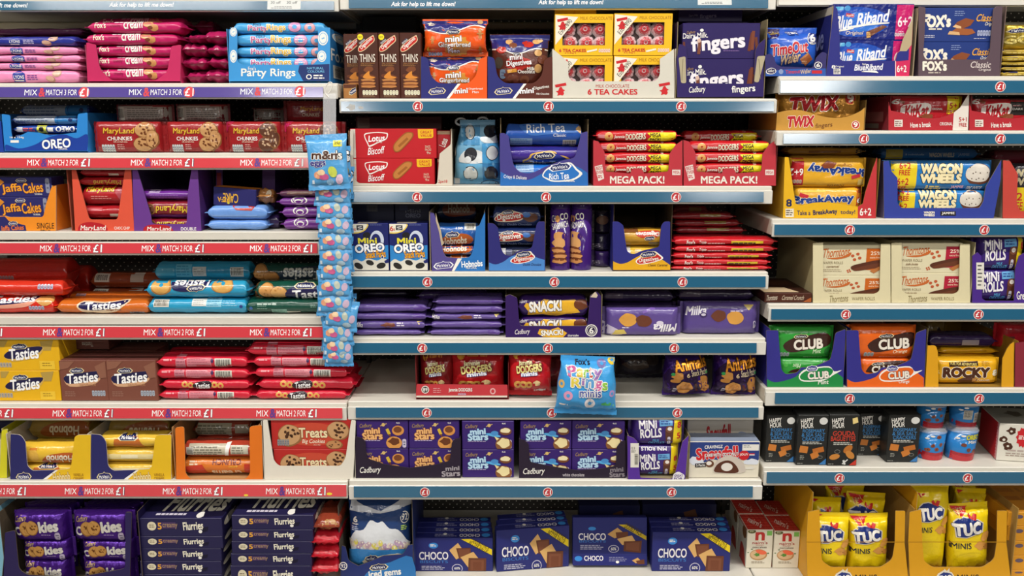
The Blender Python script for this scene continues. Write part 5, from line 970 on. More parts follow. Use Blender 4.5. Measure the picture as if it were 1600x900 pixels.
def dtray(x0, x1, label, tab):
    k = (x1-x0)/140.0
    q = lambda *p: (x0+p[0]*k,)+tuple(p[1:])
    tray('red_mega_tray', s, .012, x0, x1, [([q(0, 291), q(0, 219, 2), q(8, 221), q(18, 238, 3), q(19, 268, 3), q(58, 271), q(62, 263, 3), q(76, 263, 3), q(80, 271), q(118, 268, 3), q(120, 240, 3), q(130, 226), q(140, 219, 2), q(140, 291)], JT)], .25, label, yl=219, yr=219 if tab else 215, inner='#7d3a3a', sides=(JT, '#8a2a30'),
         prims=T(x0+26*k, 275, x0+112*k, 287, 'MEGA PACK!', '#ece6da', b=.05)+P([q(2, 260), q(14, 257), q(17, 279), q(8, 283)], '#e6d8d0')+T(x0+4*k, 260, x0+15*k, 265, 'BEST', JT, rot=8, b=.03)+T(x0+5*k, 266.5, x0+16*k, 271.5, 'EVER', JT, rot=8, b=.03)+lines(x0+7*k, 274, x0+15*k, 2, 2.6, 1.5, JT)+R(x0+124*k, 265, x0+137*k, 273.5, '#e6d8d0')+T(x0+125.5*k, 267, x0+135.5*k, 271.5, 'MEGA', JT, b=.03))
dtray(927, 1066, 'red mega pack tray of jam biscuits, left of the two', True)
dtray(1068, 1212, 'red mega pack tray of jam biscuits at the right shelf end', False)
stack('flow', 'jam_biscuit_packet', [D_dg]*5, s, .018, [(927, 1063)]+[(930, 1063)]*4, [203, 221, 238, 255, 272], .06, '%s red and yellow jam biscuit packet in the left mega tray', 'biscuit packet', 'jam biscuit packets in the left mega tray')
stack('flow', 'jam_biscuit_packet', [D_dg, D_dg, D_dg, D_dg], s, .018, [(1072, 1209)]*4, [220, 237.5, 255, 273], .06, ['uppermost front jam biscuit packet in the right mega tray', 'middle front jam biscuit packet in the right mega tray', 'third front jam biscuit packet, at the lip of the right mega tray', 'bottom jam biscuit packet hidden by the right mega tray lip'], 'biscuit packet', 'jam biscuit packets in the right mega tray')
stack('flow', 'jam_biscuit_packet', [D_dg, D_dg], s, .085, [(1064, 1190), (1070, 1196)], [204, 222], .06, ['dim jam biscuit packet on top behind in the right mega tray', 'jam biscuit packet under the dim top one behind'], 'biscuit packet', 'jam biscuit packets in the right mega tray')
# --- row 3
s = S['B3']
def mor(): return (P([(366, 350)]+spl([(366, 350), (430, 362), (520, 360), (622, 350)], False, 3)+[(622, 530), (366, 530)], '#2f86cc')+P(spl([(366, 470), (400, 445), (440, 462), (480, 440), (540, 455), (580, 440), (622, 455)], False, 3)+[(622, 522), (366, 522)], '#dcd9cc')+P(spl([(366, 205), (486, 205), (470, 250), (420, 272), (366, 272)], False, 3), '#f0d060')+P(spl([(366, 208), (478, 208), (462, 246), (418, 264), (366, 264)], False, 3), '#f4efdc')
    + T(372, 222, 396, 258, '6', '#c8202c', b=.04)+T(396, 238, 408, 256, 'x', '#c8202c', b=.02)+R(412, 218, 456, 250, '#3a3a44')+R(420, 226, 446, 232, WH, 10)+R(424, 238, 450, 243, WH, 10)+E(545, 315, 46, 62, '#cfd8ea')+E(538, 322, 32, 48, '#1c2468')+E(478, 285, 26, 22, '#1e1e22')
    + T(418, 300, 545, 350, 'Mini', '#e8dc3a', b=.06, out='#14245a', ow=.06, rot=2)+T(396, 340, 594, 400, 'OREO', '#ffffff', b=.07, out='#14245a', ow=.08, rot=4)+T(466, 388, 600, 436, 'Snack Packs', '#f0b02a', b=.04, out='#8a2a14', ow=.05, rot=4)+E(578, 432, 11, 11, WH)+E(578, 432, 8, 8, '#2a3a70')
    + spot(418, 492, 28, 18, '#2a2825', -30)+spot(494, 470, 24, 16, '#2a2825', -20)+spot(568, 490, 28, 18, '#2a2825', 15)+P([(590, 458), (622, 440), (622, 470), (596, 474)], '#1c2468')+lines(430, 226, 560, 0, 1, 1, WH)+lines(500, 214, 600, 1, 4, 3, '#8a94c8'))
D_mo = Design((366, 205, 622, 524), '#1c2468', 'card', mor(), top=((0, 0, 20, 6), R(4, 3, 14, 6, '#d8cfc0')))
put('box', 'mini_sandwich_box', D_mo, s, .014, 546, 606.5, 349, None, .06, 'navy and blue small biscuit box, nearer the hanging packets', 'carton', 'navy and blue small biscuit boxes')
put('box', 'mini_sandwich_box', D_mo, s, .014, 607.5, 668, 349, None, .06, 'navy and blue small biscuit box, nearer the purple blue tray', 'carton', 'navy and blue small biscuit boxes')
D_mod = Design((0, 0, 60, 80), '#171a38', 'card', T(18, 16, 44, 26, 'Mini', '#6a6a78', flip=False)+T(18, 28, 44, 40, 'OREO', '#6a6e84', b=.05)+R(8, 6, 22, 20, '#2a3050'))  # small navy box, base and print dimmed as painted shade
D_mob = Design((0, 0, 60, 80), '#171a38', 'card', R(20, 5, 36, 24, '#4a4a52')+barcode(22, 6, 34, 22, 3, '#5a5a60'))  # carton back with the same painted shade
stack('box', 'mini_sandwich_box', [D_mob, D_mob], s, .09, [(552, 616), (548, 606)], [318, 360], .06, ['dim navy carton lying highest behind the left small box', 'dim navy carton beneath it behind the left small box'], 'carton', 'dim navy cartons')
stack('box', 'mini_sandwich_box', [D_mod, D_mod], s, .09, [(617, 672), (610, 668)], [318, 362], .06, ['dim navy carton lying highest behind the right small box', 'dim navy carton beneath it behind the right small box'], 'carton', 'dim navy cartons')
HP = '#544a8e'
D_hb = Design((672, 212, 985, 360), '#1f5aa8', 'film', R(870, 214, 942, 254, '#b8c0cc')+barcode(880, 216, 938, 252, 3)+T(818, 236, 860, 250, '100', WH)+P(spl([(722, 330), (750, 295), (800, 280), (880, 278), (925, 310), (900, 345), (800, 355)], seg=3), '#b3571f')+mcv(752, 262, 838, 304, 6)+T(722, 300, 888, 348, 'Hobnobs', '#f0e4cc', b=.05, rot=5, sh=.1))
D_hb2 = Design((672, 360, 985, 440), '#1f5aa8', 'film', P(spl([(720, 370), (800, 358), (915, 362), (900, 405), (800, 420), (725, 410)], seg=3), '#c9601f')+T(722, 362, 888, 402, 'Hobnobs', '#f4ead4', b=.05, rot=4, sh=.1)+T(860, 410, 912, 422, 'CHOCO', WH))
tray('violet_blue_tray', s, .012, 672, 758, [([(675, 424), (672, 331, 2), (678, 333), (682, 345), (686, 360), (690, 376), (692, 392, 4), (697, 402, 4), (716, 403), (706, 424)], HP), ([(706, 424), (716, 403), (734, 402, 4), (740, 390, 4), (744, 354), (749, 352), (758, 330, 2), (758, 424)], '#2a74be')], .25, 'violet and blue open tray of oat rolls with torn edges', yl=331, yr=330, inner='#a89a80', sides=(HP, '#2a74be'),
     prims=P([(706, 423.6), (715, 403.6), (722, 403.6), (710, 423.6)], WH)+mcv(678, 408, 708, 420, 6, HP, '#ffffff')+T(721, 407, 754, 417, 'Hobnobs', '#ffffff', b=.05, rot=4)+T(728, 416, 745, 420, 'MILK CHOC', WH)+P([(681, 332), (684, 345), (689, 360), (692, 376), (694, 380), (690, 384), (686, 362), (681, 345)], '#bfae92'))
stack('roll', 'oat_biscuit_roll', [D_hb, D_hb2, D_hb2], s, .02, [(676, 754)]*3, [350, 385, 401], .055, ['upper blue oat roll with orange banner in the violet tray', 'middle blue oat roll with orange banner in the violet tray', 'lowest blue oat roll hidden by the violet tray lip'], 'biscuit roll', 'oat rolls in the violet tray')
put('roll', 'oat_biscuit_roll', Design((650, 80, 930, 140), '#14203c', 'film', P(spl([(700, 100), (730, 84), (880, 82), (910, 96), (880, 115), (740, 120)], seg=3), '#6a3018')+T(735, 84, 872, 108, 'Hobnob', '#a89a88', b=.04)), s, .10, 676, 748, 319, 348, .06, 'dim oat roll lying high at the back of the violet tray', 'biscuit roll', 'oat rolls in the violet tray')  # oat roll colours lowered to paint the shade behind the front rolls
put('roll', 'oat_biscuit_roll', Design((0, 0, 9, 9), '#14203c', 'film'), s, .10, 676, 748, 348, None, .06, 'dim oat roll beneath the highest one at the back of the violet tray', 'biscuit roll', 'oat rolls in the violet tray')  # rear shade put into the base colour here too
def dig(y=0): return P(spl([(1062, 180+y), (1080, 155+y), (1120, 136+y), (1190, 128+y), (1250, 145+y), (1265, 165+y), (1220, 190+y), (1100, 196+y)], seg=3), '#e8d8c0')+P(spl([(1068, 180+y), (1086, 158+y), (1120, 142+y), (1190, 134+y), (1244, 148+y), (1255, 164+y), (1214, 184+y), (1104, 190+y)], seg=3), '#b8231f')+mcv(1112, 122+y, 1192, 150+y, 6)+T(1082, 142+y, 1238, 188+y, 'Digestives', WH, b=.035, rot=5)+blob(1300, 168+y, 52, 26, '#5a3424', 3)+blob(1275, 150+y, 26, 16, '#3a6ab0', 5)+lines(1085, 206+y, 1140, 2, 9, 6, '#6a6e80')+T(1148, 204+y, 1312, 220+y, 'Double Chocolate', '#8a98b8', sh=.2)
D_di = Design((1036, 98, 1386, 232), '#1a2a5c', 'film', dig())
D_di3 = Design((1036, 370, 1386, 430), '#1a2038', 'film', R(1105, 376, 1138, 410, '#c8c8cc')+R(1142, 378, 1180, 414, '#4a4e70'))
DN = '#3d3480'
tray('navy_scoop_tray', s, .012, 763, 852, [([(764, 423), (762, 348, 2), (772, 349, 4), (778, 356), (782, 385), (787, 398, 6), (800, 400, 6), (808, 392, 6), (820, 390), (831, 388, 6), (838, 352, 4), (841, 346, 4), (851, 346, 2), (852, 423)], '#2b2a74')], .25, 'navy and blue open tray of dark chocolate rolls', yl=325, yr=322, inner='#6a5a48',
     prims=P([(764, 422.6), (764, 410)]+spl([(764, 410), (775, 413), (788, 408), (800, 400), (825, 396), (838, 402), (851, 406)], False, 3)+[(851, 422.6)], '#4a86cc')+P(spl([(797, 408), (806, 400), (826, 392), (832, 396), (836, 402), (826, 409), (808, 412)], seg=3), WH)+P(spl([(799, 408), (807, 401), (826, 395), (831, 398), (834, 402), (825, 408), (808, 411)], seg=3), '#c32a24')+mcv(806, 392, 830, 402, 10)+T(803, 401, 833, 409, 'Digestives', WH, b=.03, rot=6)+T(817, 411, 846, 415, 'Double Chocolate', '#1c2050', sh=.2))
stack('roll', 'dark_chocolate_roll', [D_di, D_di, D_di3], s, .018, [(766, 849)]*3, [323, 356, 386], .055, ['upper dark roll with red banner above the navy scoop tray', 'second dark roll with red banner in the navy scoop tray', 'lowest dark roll in the navy scoop tray'], 'biscuit roll', 'dark rolls in the navy scoop tray')
# canisters
def canister(x0, x1, label, rz, rdir):
    Y = s.yf+.02; A = at(x0, 380, Y); B = at(x1, 380, Y); r = (B.x-A.x)/2; H = at((x0+x1)/2, 319, Y).z-s.z
    d = Design((1435, 95, 1580, 518), '#3f1e72', 'film')
    pr = [(r*.985, 0), (r, .002), (r, H-.012)]
    mb = MB(); vf = lathe(pr, 40); mb.add(vf, M('#3f1e72', 'gloss'), True)
    sx = 1507+rdir
    o = []
    for (v, f, c) in (E(1474, 190, 15, 22, '#d89a5c')+T(1438, 168, 1460, 212, 'CH', WH, b=.0)+T(1490, 152, 1546, 196, 'CO', WH, b=.04, rot=6)+T(1438, 210, 1546, 252, 'SANDWICH', WH, b=.03, rot=12)+blob(1490, 300, 42, 30, '#d99e62', 2)+E(1520, 300, 16, 22, '#3f1e72')+blob(1485, 345, 44, 34, '#dca468', 3)+blob(1480, 380, 40, 14, '#7a4426', 4)+blob(1484, 395, 44, 14, '#d0925a', 5)+blob(1488, 412, 44, 10, '#6f3a20', 6)+blob(1494, 428, 46, 14, '#d0925a', 7)+blob(1492, 446, 46, 10, '#6f3a20', 8)+blob(1490, 460, 50, 14, '#c88a52', 9)+R(1462, 482, 1520, 488, '#2a1450')):
        o.append(([(x-rdir, y) for x, y in v], f, c))
    decals(mb, BVHTree.FromPolygons(*vf), {'front': ((1435, 95, 1580, 518), o)}, 2*r, H, 0, 'gloss', .006)
    t = mb.build('biscuit_canister', None, ((A.x+B.x)/2, Y+r, s.z+.0006)); tag(t, label, 'canister', 'tall purple canisters'); t.rotation_euler.z = math.radians(rz)
    MB().add(lathe([(r*1.005, H-.012), (r*1.02, H-.010), (r*1.02, H-.002), (r*.97, H)], 40), M('#2f1658', 'gloss'), True).build('lid', t)
canister(860, 892.5, 'tall purple biscuit canister, left of the two', 0, -10)
canister(893, 926, 'tall purple biscuit canister, right of the two', 0, 28)
for i, (ya, yb_, l) in enumerate(((330, 365, 'dim dark packet topmost right of the purple canisters'), (366, 392, 'dim dark packet second right of the purple canisters'), (393, None, 'dim purple packet on the shelf right of the canisters'))):
    put('brick', 'dark_packet', Design((0, 0, 30, 30), ('#1d1626', '#201a34', '#2f1c52')[i], 'film', (E(15, 12, 9, 6, '#5a4030') if i == 0 else T(3, 16, 10, 26, 'CHO', '#b8b0c0', rot=-70))), s, .06, 926, 958, ya, yb_, .05, l, 'biscuit packet', 'dim dark packets', seed=i)
D_dc = Design((425, 245, 775, 360), '#c8962e', 'film', T(568, 258, 720, 296, 'Digestives', WH, flip=True, b=.03)if False else P(spl([(560, 275), (600, 262), (700, 258), (725, 270), (700, 300), (600, 302)], seg=3), '#c43a24')+T(566, 260, 718, 292, 'Digestives', WH, flip=True, b=.03, rot=0)+mcv(620, 292, 690, 322, 186)+R(490, 248, 580, 270, '#7a4a24')+R(650, 330, 720, 358, '#8a8070'))
D_dc2 = Design((425, 360, 775, 410), '#e0b840', 'film', mcv(520, 384, 590, 412)+R(500, 362, 530, 380, '#d8d4cc')+R(560, 366, 600, 378, '#d8b880'))
tray('navy_yellow_tray', s, .012, 957, 1048, [([(958, 422), (957, 346, 2), (966, 346, 3), (974, 352, 3), (977, 376), (980, 394, 6), (990, 398, 6), (1002, 392, 6), (1020, 388), (1030, 386, 5), (1033, 352, 4), (1038, 346, 3), (1047, 346, 2), (1047, 422)], '#2c2d80')], .25, 'navy and yellow open tray with two caramel rolls', yl=320, yr=318, inner='#473a2a',
     prims=P([(958, 421.6), (958, 408)]+spl([(958, 408), (968, 412), (980, 410), (994, 402), (1010, 396), (1030, 403), (1047, 414)], False, 3)+[(1047, 421.6)], '#e2a91e')+P(spl([(993, 408), (1002, 400), (1020, 392), (1030, 397), (1036, 404), (1020, 410), (1000, 413)], seg=3), WH)+P(spl([(995, 408), (1003, 401), (1020, 394), (1028, 398), (1033, 404), (1019, 409), (1000, 412)], seg=3), '#c32a24')+mcv(1000, 392, 1026, 402, 8)+T(998, 402, 1029, 410, 'Digestives', WH, b=.03, rot=6)+T(1012, 412, 1043, 416, 'Classic Caramel', '#4a2a18', sh=.2))
stack('roll', 'caramel_roll', [D_dc, D_dc2], s, .018, [(961, 1044)]*2, [358, 386], .055, ['upper golden caramel roll upside down in the navy yellow tray', 'lower golden caramel roll in the navy yellow tray'], 'biscuit roll', 'caramel rolls')
FR_ = '#c41a24'
D_fx = Design((800, 385, 1450, 428), FR_, 'film', T(892, 400, 944, 422, "Fox's", WH, b=.05)+T(966, 402, 1016, 424, 'Triple', WH, sh=.2)+lines(1022, 414, 1156, 1, 5, 5, '#f0c8c4')+R(1168, 404, 1366, 428, '#ecd42a')+lines(1178, 412, 1356, 1, 6, 8, '#5a4418'))
stack('flow', 'triple_chocolate_packet', D_fx, s, .016, [(1050, 1214), (1050, 1214), (1048, 1206), (1048, 1204), (1046, 1205)], [371.5, 383.5, 394.5, 404.5, 415], .065, '%s red packet with a yellow label in the flat front pile', 'biscuit packet', 'red packets with yellow labels', seed=2)
D_fxd = Design((800, 385, 1450, 428), '#8a1820', 'film', R(1100, 392, 1300, 408, '#8a7a3a'))  # same packet, rear shade painted into its red and yellow
stack('flow', 'triple_chocolate_packet', D_fxd, s, .09, [(1046, 1150), (1050, 1160), (1052, 1166), (1046, 1170), (1046, 1180)], [333, 344, 355, 366, 380], .065, '%s shaded red packet in the pile behind the yellow labelled ones', 'biscuit packet', 'dark red packets behind', seed=3)
stack('flow', 'triple_chocolate_packet', D_fxd, s, .16, [(1048, 1110), (1050, 1130), (1050, 1130)], [322, 338, 360], .065, '%s shaded red packet deepest behind the flat red pile', 'biscuit packet', 'deepest dark red packets', seed=5)
# --- row 4
s = S['B4']
MK = '#604c92'
D_mk = Design((160, 230, 585, 285), MK, 'film', R(170, 250, 480, 254, '#7a5cb4')+R(500, 240, 580, 275, '#57398c'))
D_mkl = Design((160, 285, 575, 330), MK, 'film', T(175, 294, 222, 318, 'Milka', WH, b=.02, sh=.2)+blob(360, 308, 40, 12, '#7a4030', 3, .2)+lines(405, 294, 450, 2, 12, 6, '#d8d0e4')+P([(515, 290), (545, 290), (528, 306)], '#d8c070'))
stack('flow', 'purple_chocolate_packet', [D_mk, D_mk, D_mkl, D_mk], s, .016, [(548, 671), (546, 670), (550, 668), (548, 662)], [475, 489, 501.5, 515], .085, '%s purple packet in the low pile beside the hanging packets', 'biscuit packet', 'flat purple packets', seed=2)
stack('flow', 'purple_chocolate_packet', [D_mk, D_mk, D_mkl, D_mk, D_mk], s, .016, [(676, 791), (674, 790), (670, 789), (669, 789), (668, 786)], [465.5, 478, 490.5, 501.5, 514.5], .085, '%s purple packet in the pile beside the snack tray', 'biscuit packet', 'flat purple packets beside the tray', seed=3)
D_mkd = Design((160, 230, 585, 285), '#4a3272', 'film')  # purple film darkened to paint the shade of the rear pile
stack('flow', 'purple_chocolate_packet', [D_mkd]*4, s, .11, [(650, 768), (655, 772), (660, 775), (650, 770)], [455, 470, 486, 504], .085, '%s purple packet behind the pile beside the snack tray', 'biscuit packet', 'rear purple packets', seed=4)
D_mkdd = Design((0, 0, 9, 9), '#2a1c3e', 'film')  # darker still, deep shelf shade painted into the purple
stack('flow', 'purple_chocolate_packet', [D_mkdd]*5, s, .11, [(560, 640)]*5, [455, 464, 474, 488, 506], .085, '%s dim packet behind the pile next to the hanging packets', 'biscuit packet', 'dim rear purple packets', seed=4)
SN = '#32165e'
def snack(y=0): return P([(1190, 190+y), (1205, 172+y), (1290, 178+y), (1335, 148+y), (1420, 158+y), (1560, 150+y), (1600, 170+y), (1570, 200+y), (1600, 232+y), (1500, 242+y), (1420, 258+y), (1330, 244+y), (1215, 250+y), (1222, 225+y)], '#eab22c')+T(1226, 158+y, 1465, 228+y, 'SNACK!', '#f6f2ea', b=.08, out='#3a2440', ow=.06, rot=3)+T(1140, 150+y, 1215, 178+y, 'Cadbury', '#d8ccd8', sh=.25, rot=4)
D_sn = Design((1130, 130, 1680, 262), SN, 'film', snack()+P(spl([(1560, 160), (1620, 150), (1680, 172), (1668, 190), (1610, 215), (1560, 200)], seg=3), '#6b3820')+T(1640, 140, 1668, 162, '6', WH)+R(1500, 236, 1540, 242, '#d8a83a'))
tray('dark_purple_snack_tray', s, .006, 790, 940, [([(790, 529), (790, 462, 3), (797, 460), (808, 465, 2), (811, 500, 2), (813, 509, 4), (918, 509, 4), (922, 462), (932, 455, 1), (939, 462, 2), (939, 529)], SN)], .2, 'dark purple open tray with yellow shortcake packets', yl=462, yr=460, inner='#8f8266',
     prims=T(803, 514, 829, 524, 'Cadbury', '#e8e0e4', sh=.25, rot=4)+P([(840, 521), (843, 514), (860, 515), (872, 511), (886, 520), (880, 527), (862, 529), (848, 526)], '#eab22c')+T(845, 515, 880, 524, 'SNACK!', '#f6f2ea', b=.08, out='#3a2440', ow=.06, rot=3)+T(887, 522, 904, 525.5, 'shortcake', WH)+E(924, 516, 9.5, 9.5, WH)+E(924, 516, 8, 8, '#241040')+E(924, 516, 6.6, 6.6, WH)+E(924, 516, 5.8, 5.8, '#241040')+T(920.5, 511, 927.5, 521, '6', WH, b=.05)+P([(922, 464), (930, 455.5), (934, 461), (932, 465)], '#cfc0a8'))
stack('flow', 'shortcake_packet', D_sn, s, .012, [(806, 924), (806, 924)], [464, 496], .06, ['upper purple packet with a yellow burst in the snack tray', 'lower purple packet with a yellow burst in the snack tray'], 'biscuit packet', 'shortcake packets')
D_mb1 = Design((325, 200, 800, 380), MK, 'film', P(spl([(325, 290), (420, 340), (440, 372), (325, 380)], False, 3), '#c9c0d8')+P([(400, 340), (450, 335), (470, 365), (380, 372)], '#d8c060')+blob(475, 275, 54, 42, '#dca048', 3, .06)+blob(570, 280, 48, 36, '#6b3a28', 5, .1)+T(620, 300, 775, 352, 'Milka', '#f4f0f6', b=.06, sh=.2, flip=True)+lines(440, 322, 495, 1, 5, 5, '#e4dcec')+E(668, 295, 22, 14, '#ded6e8')+R(560, 206, 640, 222, '#7a5cb0', 20))
D_mb2 = Design((805, 180, 1290, 365), '#58468a', 'film', T(828, 196, 962, 250, 'Milka', '#e4e0ea', b=.06, sh=.2, rot=4)+E(936, 248, 22, 16, '#3a2a60')+E(936, 246, 14, 8, '#cfc8da')+blob(1030, 255, 46, 34, '#6b3a28', 3, .08)+blob(1130, 265, 50, 38, '#d89c48', 5, .06)+lines(1100, 222, 1196, 1, 5, 7, '#cfc4dc')+P([(1180, 190), (1240, 190), (1210, 222)], '#c8b060')+nutri(1240, 285, 1258, 328, '#cfc8da', 1))
put('brick', 'big_chocolate_packet', D_mb1, s, .014, 943, 1066, 482, None, .05, 'big shiny purple packet with pictured biscuits, print upside down', 'biscuit packet', 'big purple packets', seed=2, wr=.003)
put('brick', 'big_chocolate_packet', D_mb2, s, .03, 1066, 1191, 474, None, .05, 'big purple packet with upright white lettering at the shelf end', 'biscuit packet', 'big purple packets', seed=3, wr=.003)
D_mbd = Design((0, 0, 100, 20), '#33244e', 'film', R(4, 4, 30, 12, '#5a4a62'))  # big packet's purple darkened as painted shade
put('flow', 'big_chocolate_packet', D_mbd, s, .085, 938, 1056, 455, 474, .09, 'dim purple packet lying behind the upside down big packet', 'biscuit packet', 'dim purple packets', seed=4)
put('flow', 'big_chocolate_packet', D_mbd, s, .09, 1057, 1182, 452, 472, .09, 'dim purple packet lying behind the upright lettered big packet', 'biscuit packet', 'dim purple packets', seed=5)
put('brick', 'big_chocolate_packet', D_mbd, s, .085, 940, 1058, 474, None, .05, 'dim purple packet standing behind the upside down big packet', 'biscuit packet', 'dim purple packets', seed=6)
put('brick', 'big_chocolate_packet', D_mbd, s, .09, 1062, 1186, 472, None, .05, 'dim purple packet standing behind the upright lettered big packet', 'biscuit packet', 'dim purple packets', seed=7)
# --- row 5
s = S['B5']
def jmini(): return (E(1118, 520, 20, 22, '#e0a03a')+E(1112, 514, 4, 5, '#5a2010')+E(1124, 514, 4, 5, '#5a2010')+lines(1150, 510, 1280, 1, 8, 14, '#e08a3a')+P(spl([(1120, 600), (1150, 545), (1210, 540), (1280, 560), (1280, 610), (1230, 640), (1150, 635)], seg=3), '#8e1016')+T(1132, 546, 1216, 582, 'Jammie', '#f0e6b0', b=.05, out='#5a0c10', ow=.05, rot=5)+T(1120, 572, 1276, 620, 'DODGERS', '#f2e290', b=.07, out='#5a0c10', ow=.06, rot=8)+T(1150, 614, 1250, 640, 'minis', '#f4f4fa', b=.07, out='#2a3a8a', ow=.07, rot=5)
    + ring(1130, 694, 24, 22, '#dcA24e'.lower(), '#a8241c', h=.35)+ring(1165, 692, 24, 22, '#e0aa58', '#a8241c', h=.35)+ring(1198, 692, 22, 20, '#dca24e', '#a8241c', h=.35)+blob(1250, 684, 24, 18, '#e8c890', 4, .2)+R(1070, 716, 1106, 738, '#7a1a18')+R(1232, 722, 1305, 744, '#e8e0dc', 4))
D_jm = Design((1062, 475, 1348, 770), '#bf1b22', 'film', jmini())
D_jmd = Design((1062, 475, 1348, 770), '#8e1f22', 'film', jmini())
tray('red_white_tray', s, .012, 650, 795, [([(650, 621), (651, 600, 2), (793, 601, 2), (793, 621)], '#c63a42')], .22, 'shallow red tray of red snack bags', yl=552, yr=566, inner='#7a2426', hb=None,
     prims=E(664.5, 608.5, 6, 6, WH)+E(664.5, 608.5, 4.8, 4.8, '#2a1a18')+T(661, 605.5, 668, 611.5, '89', WH, b=.03)+T(701, 606, 738, 613, 'Jammie DODGERS', WH, b=.05)+T(716, 613.5, 728, 617, 'minis', '#c8d0f0')+E(770, 611, 4.5, 5, '#e8b0b0')+E(770, 611, 2.5, 3, '#c63a42')+lines(677, 606, 690, 3, 3, 1.4, '#e09a9a')+R(650.6, 617.8, 792.6, 620.6, '#e6ded0'))
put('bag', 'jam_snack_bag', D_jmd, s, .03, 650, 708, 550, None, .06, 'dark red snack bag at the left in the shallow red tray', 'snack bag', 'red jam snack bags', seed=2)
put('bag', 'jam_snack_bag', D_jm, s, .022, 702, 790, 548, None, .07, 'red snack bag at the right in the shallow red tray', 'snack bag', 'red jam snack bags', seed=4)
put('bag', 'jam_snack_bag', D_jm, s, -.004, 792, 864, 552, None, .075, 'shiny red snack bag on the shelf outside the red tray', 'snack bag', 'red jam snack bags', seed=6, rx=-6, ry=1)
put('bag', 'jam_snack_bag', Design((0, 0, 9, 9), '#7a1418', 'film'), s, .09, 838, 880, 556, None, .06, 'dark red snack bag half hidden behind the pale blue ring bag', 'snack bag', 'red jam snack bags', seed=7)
def prm(): return (T(140, 490, 235, 522, "Fox's", '#20243a', b=.05)+T(90, 525, 175, 590, 'P', '#c0508a', b=.06, out=WH, ow=.06)if False else T(140, 490, 235, 522, "Fox's", '#20243a', b=.05)+T(92, 528, 150, 592, 'P', '#c8609a', b=.06, out=WH, ow=.06, rot=8)+T(148, 540, 196, 590, 'a', '#d8c050', b=.06, out=WH, ow=.06)+T(192, 545, 226, 590, 'r', '#8abf4a', b=.06, out=WH, ow=.06)+T(224, 535, 252, 592, 't', '#c0504a', b=.06, out=WH, ow=.06)+T(252, 545, 310, 612, 'y', '#9a70b8', b=.06, out=WH, ow=.06)
    + T(118, 592, 180, 655, 'R', '#e0cc50', b=.06, out=WH, ow=.06)+T(182, 596, 204, 640, 'i', '#a078b8', b=.06, out=WH, ow=.06)+T(206, 598, 262, 656, 'n', '#5a9ad0', b=.06, out=WH, ow=.06)+T(262, 610, 312, 672, 'g', '#c8609a', b=.06, out=WH, ow=.06)+T(312, 620, 348, 668, 's', '#8abf4a', b=.06, out=WH, ow=.06)
    + T(170, 660, 310, 712, 'minis', '#3a4ea0', b=.05, out=WH, ow=.06, rot=2)+ring(102, 708, 28, 28, '#d898b8', '#4aa0dc')+ring(60, 640, 18, 26, '#e0b46a', '#4aa0dc')+ring(240, 752, 34, 32, '#e8e4e8', '#4aa0dc')+ring(310, 510, 30, 26, '#7a78b0', '#4aa0dc')+ring(378, 490, 28, 26, '#e0c03a', '#4aa0dc')+ring(380, 690, 18, 22, '#b898d0', '#4aa0dc')+lines(50, 762, 115, 1, 8, 10, WH)+blob(350, 756, 34, 12, '#4ab06a', 4)+E(396, 770, 7, 7, '#7ad0a8'))
D_pm = Design((20, 475, 425, 835), '#3f9fe0', 'film', prm())
put('bag', 'ring_snack_bag', D_pm, s, -.063, 867, 967, 568, 657, .066, 'pale blue ring snack bag drooping over the shelf edge', 'snack bag', seed=8, wr=.005, rx=-5, ry=2, neck=.86)
put('bag', 'dark_snack_bag', Design((0, 0, 30, 30), '#1c1526', 'film', blob(12, 14, 8, 5, '#3a2a22', 3)+blob(22, 10, 4, 5, '#2f2420', 4)), s, .16, 964, 1042, 548, None, .08, 'dim dark snack bag deep on the half empty shelf', 'snack bag', seed=9)
AN = '#3a1c70'
def anim(): return (P(spl([(720, 640), (800, 560), (960, 560), (1000, 640), (990, 760), (720, 760)], seg=3), '#2a1440')+T(776, 536, 976, 610, 'Animals', '#f0a02a', b=.05, out='#4a1408', ow=.06, rot=8)+T(848, 632, 868, 658, '6', '#f0d8a8', b=.04)+T(876, 606, 974, 646, 'Snack Packs', '#e8d8b8', rot=6, b=.03)+blob(796, 650, 34, 26, '#d0924c', 3, .22)+blob(786, 675, 30, 14, '#c88a44', 4, .2)+blob(838, 725, 50, 42, '#d69a54', 5, .1)+blob(840, 720, 34, 26, '#c48644', 6, .1)+blob(950, 690, 30, 44, '#d0924c', 7, .14)+blob(965, 735, 26, 30, '#c88a44', 8, .14)+E(770, 634, 12, 10, '#3aa05a')+E(970, 630, 8, 9, '#3aa05a')+nutri(762, 720, 792, 756, '#b8b0c8', 1)+R(905, 700, 918, 760, '#5a2a1c', 20))
D_an = Design((705, 490, 1000, 775), AN, 'foil', anim())
put('bag', 'animal_snack_bag', D_an, s, .0, 1040, 1116, 558, None, .07, 'crumpled purple animal biscuit bag standing at the shelf edge', 'snack bag', 'purple animal biscuit bags', seed=11, rx=-7, ry=-3, wr=.007, neck=.8)
put('bag', 'animal_snack_bag', D_an, s, .02, 1118, 1190, 546, None, .07, 'purple animal biscuit bag standing upright at the shelf end', 'snack bag', 'purple animal biscuit bags', seed=13)
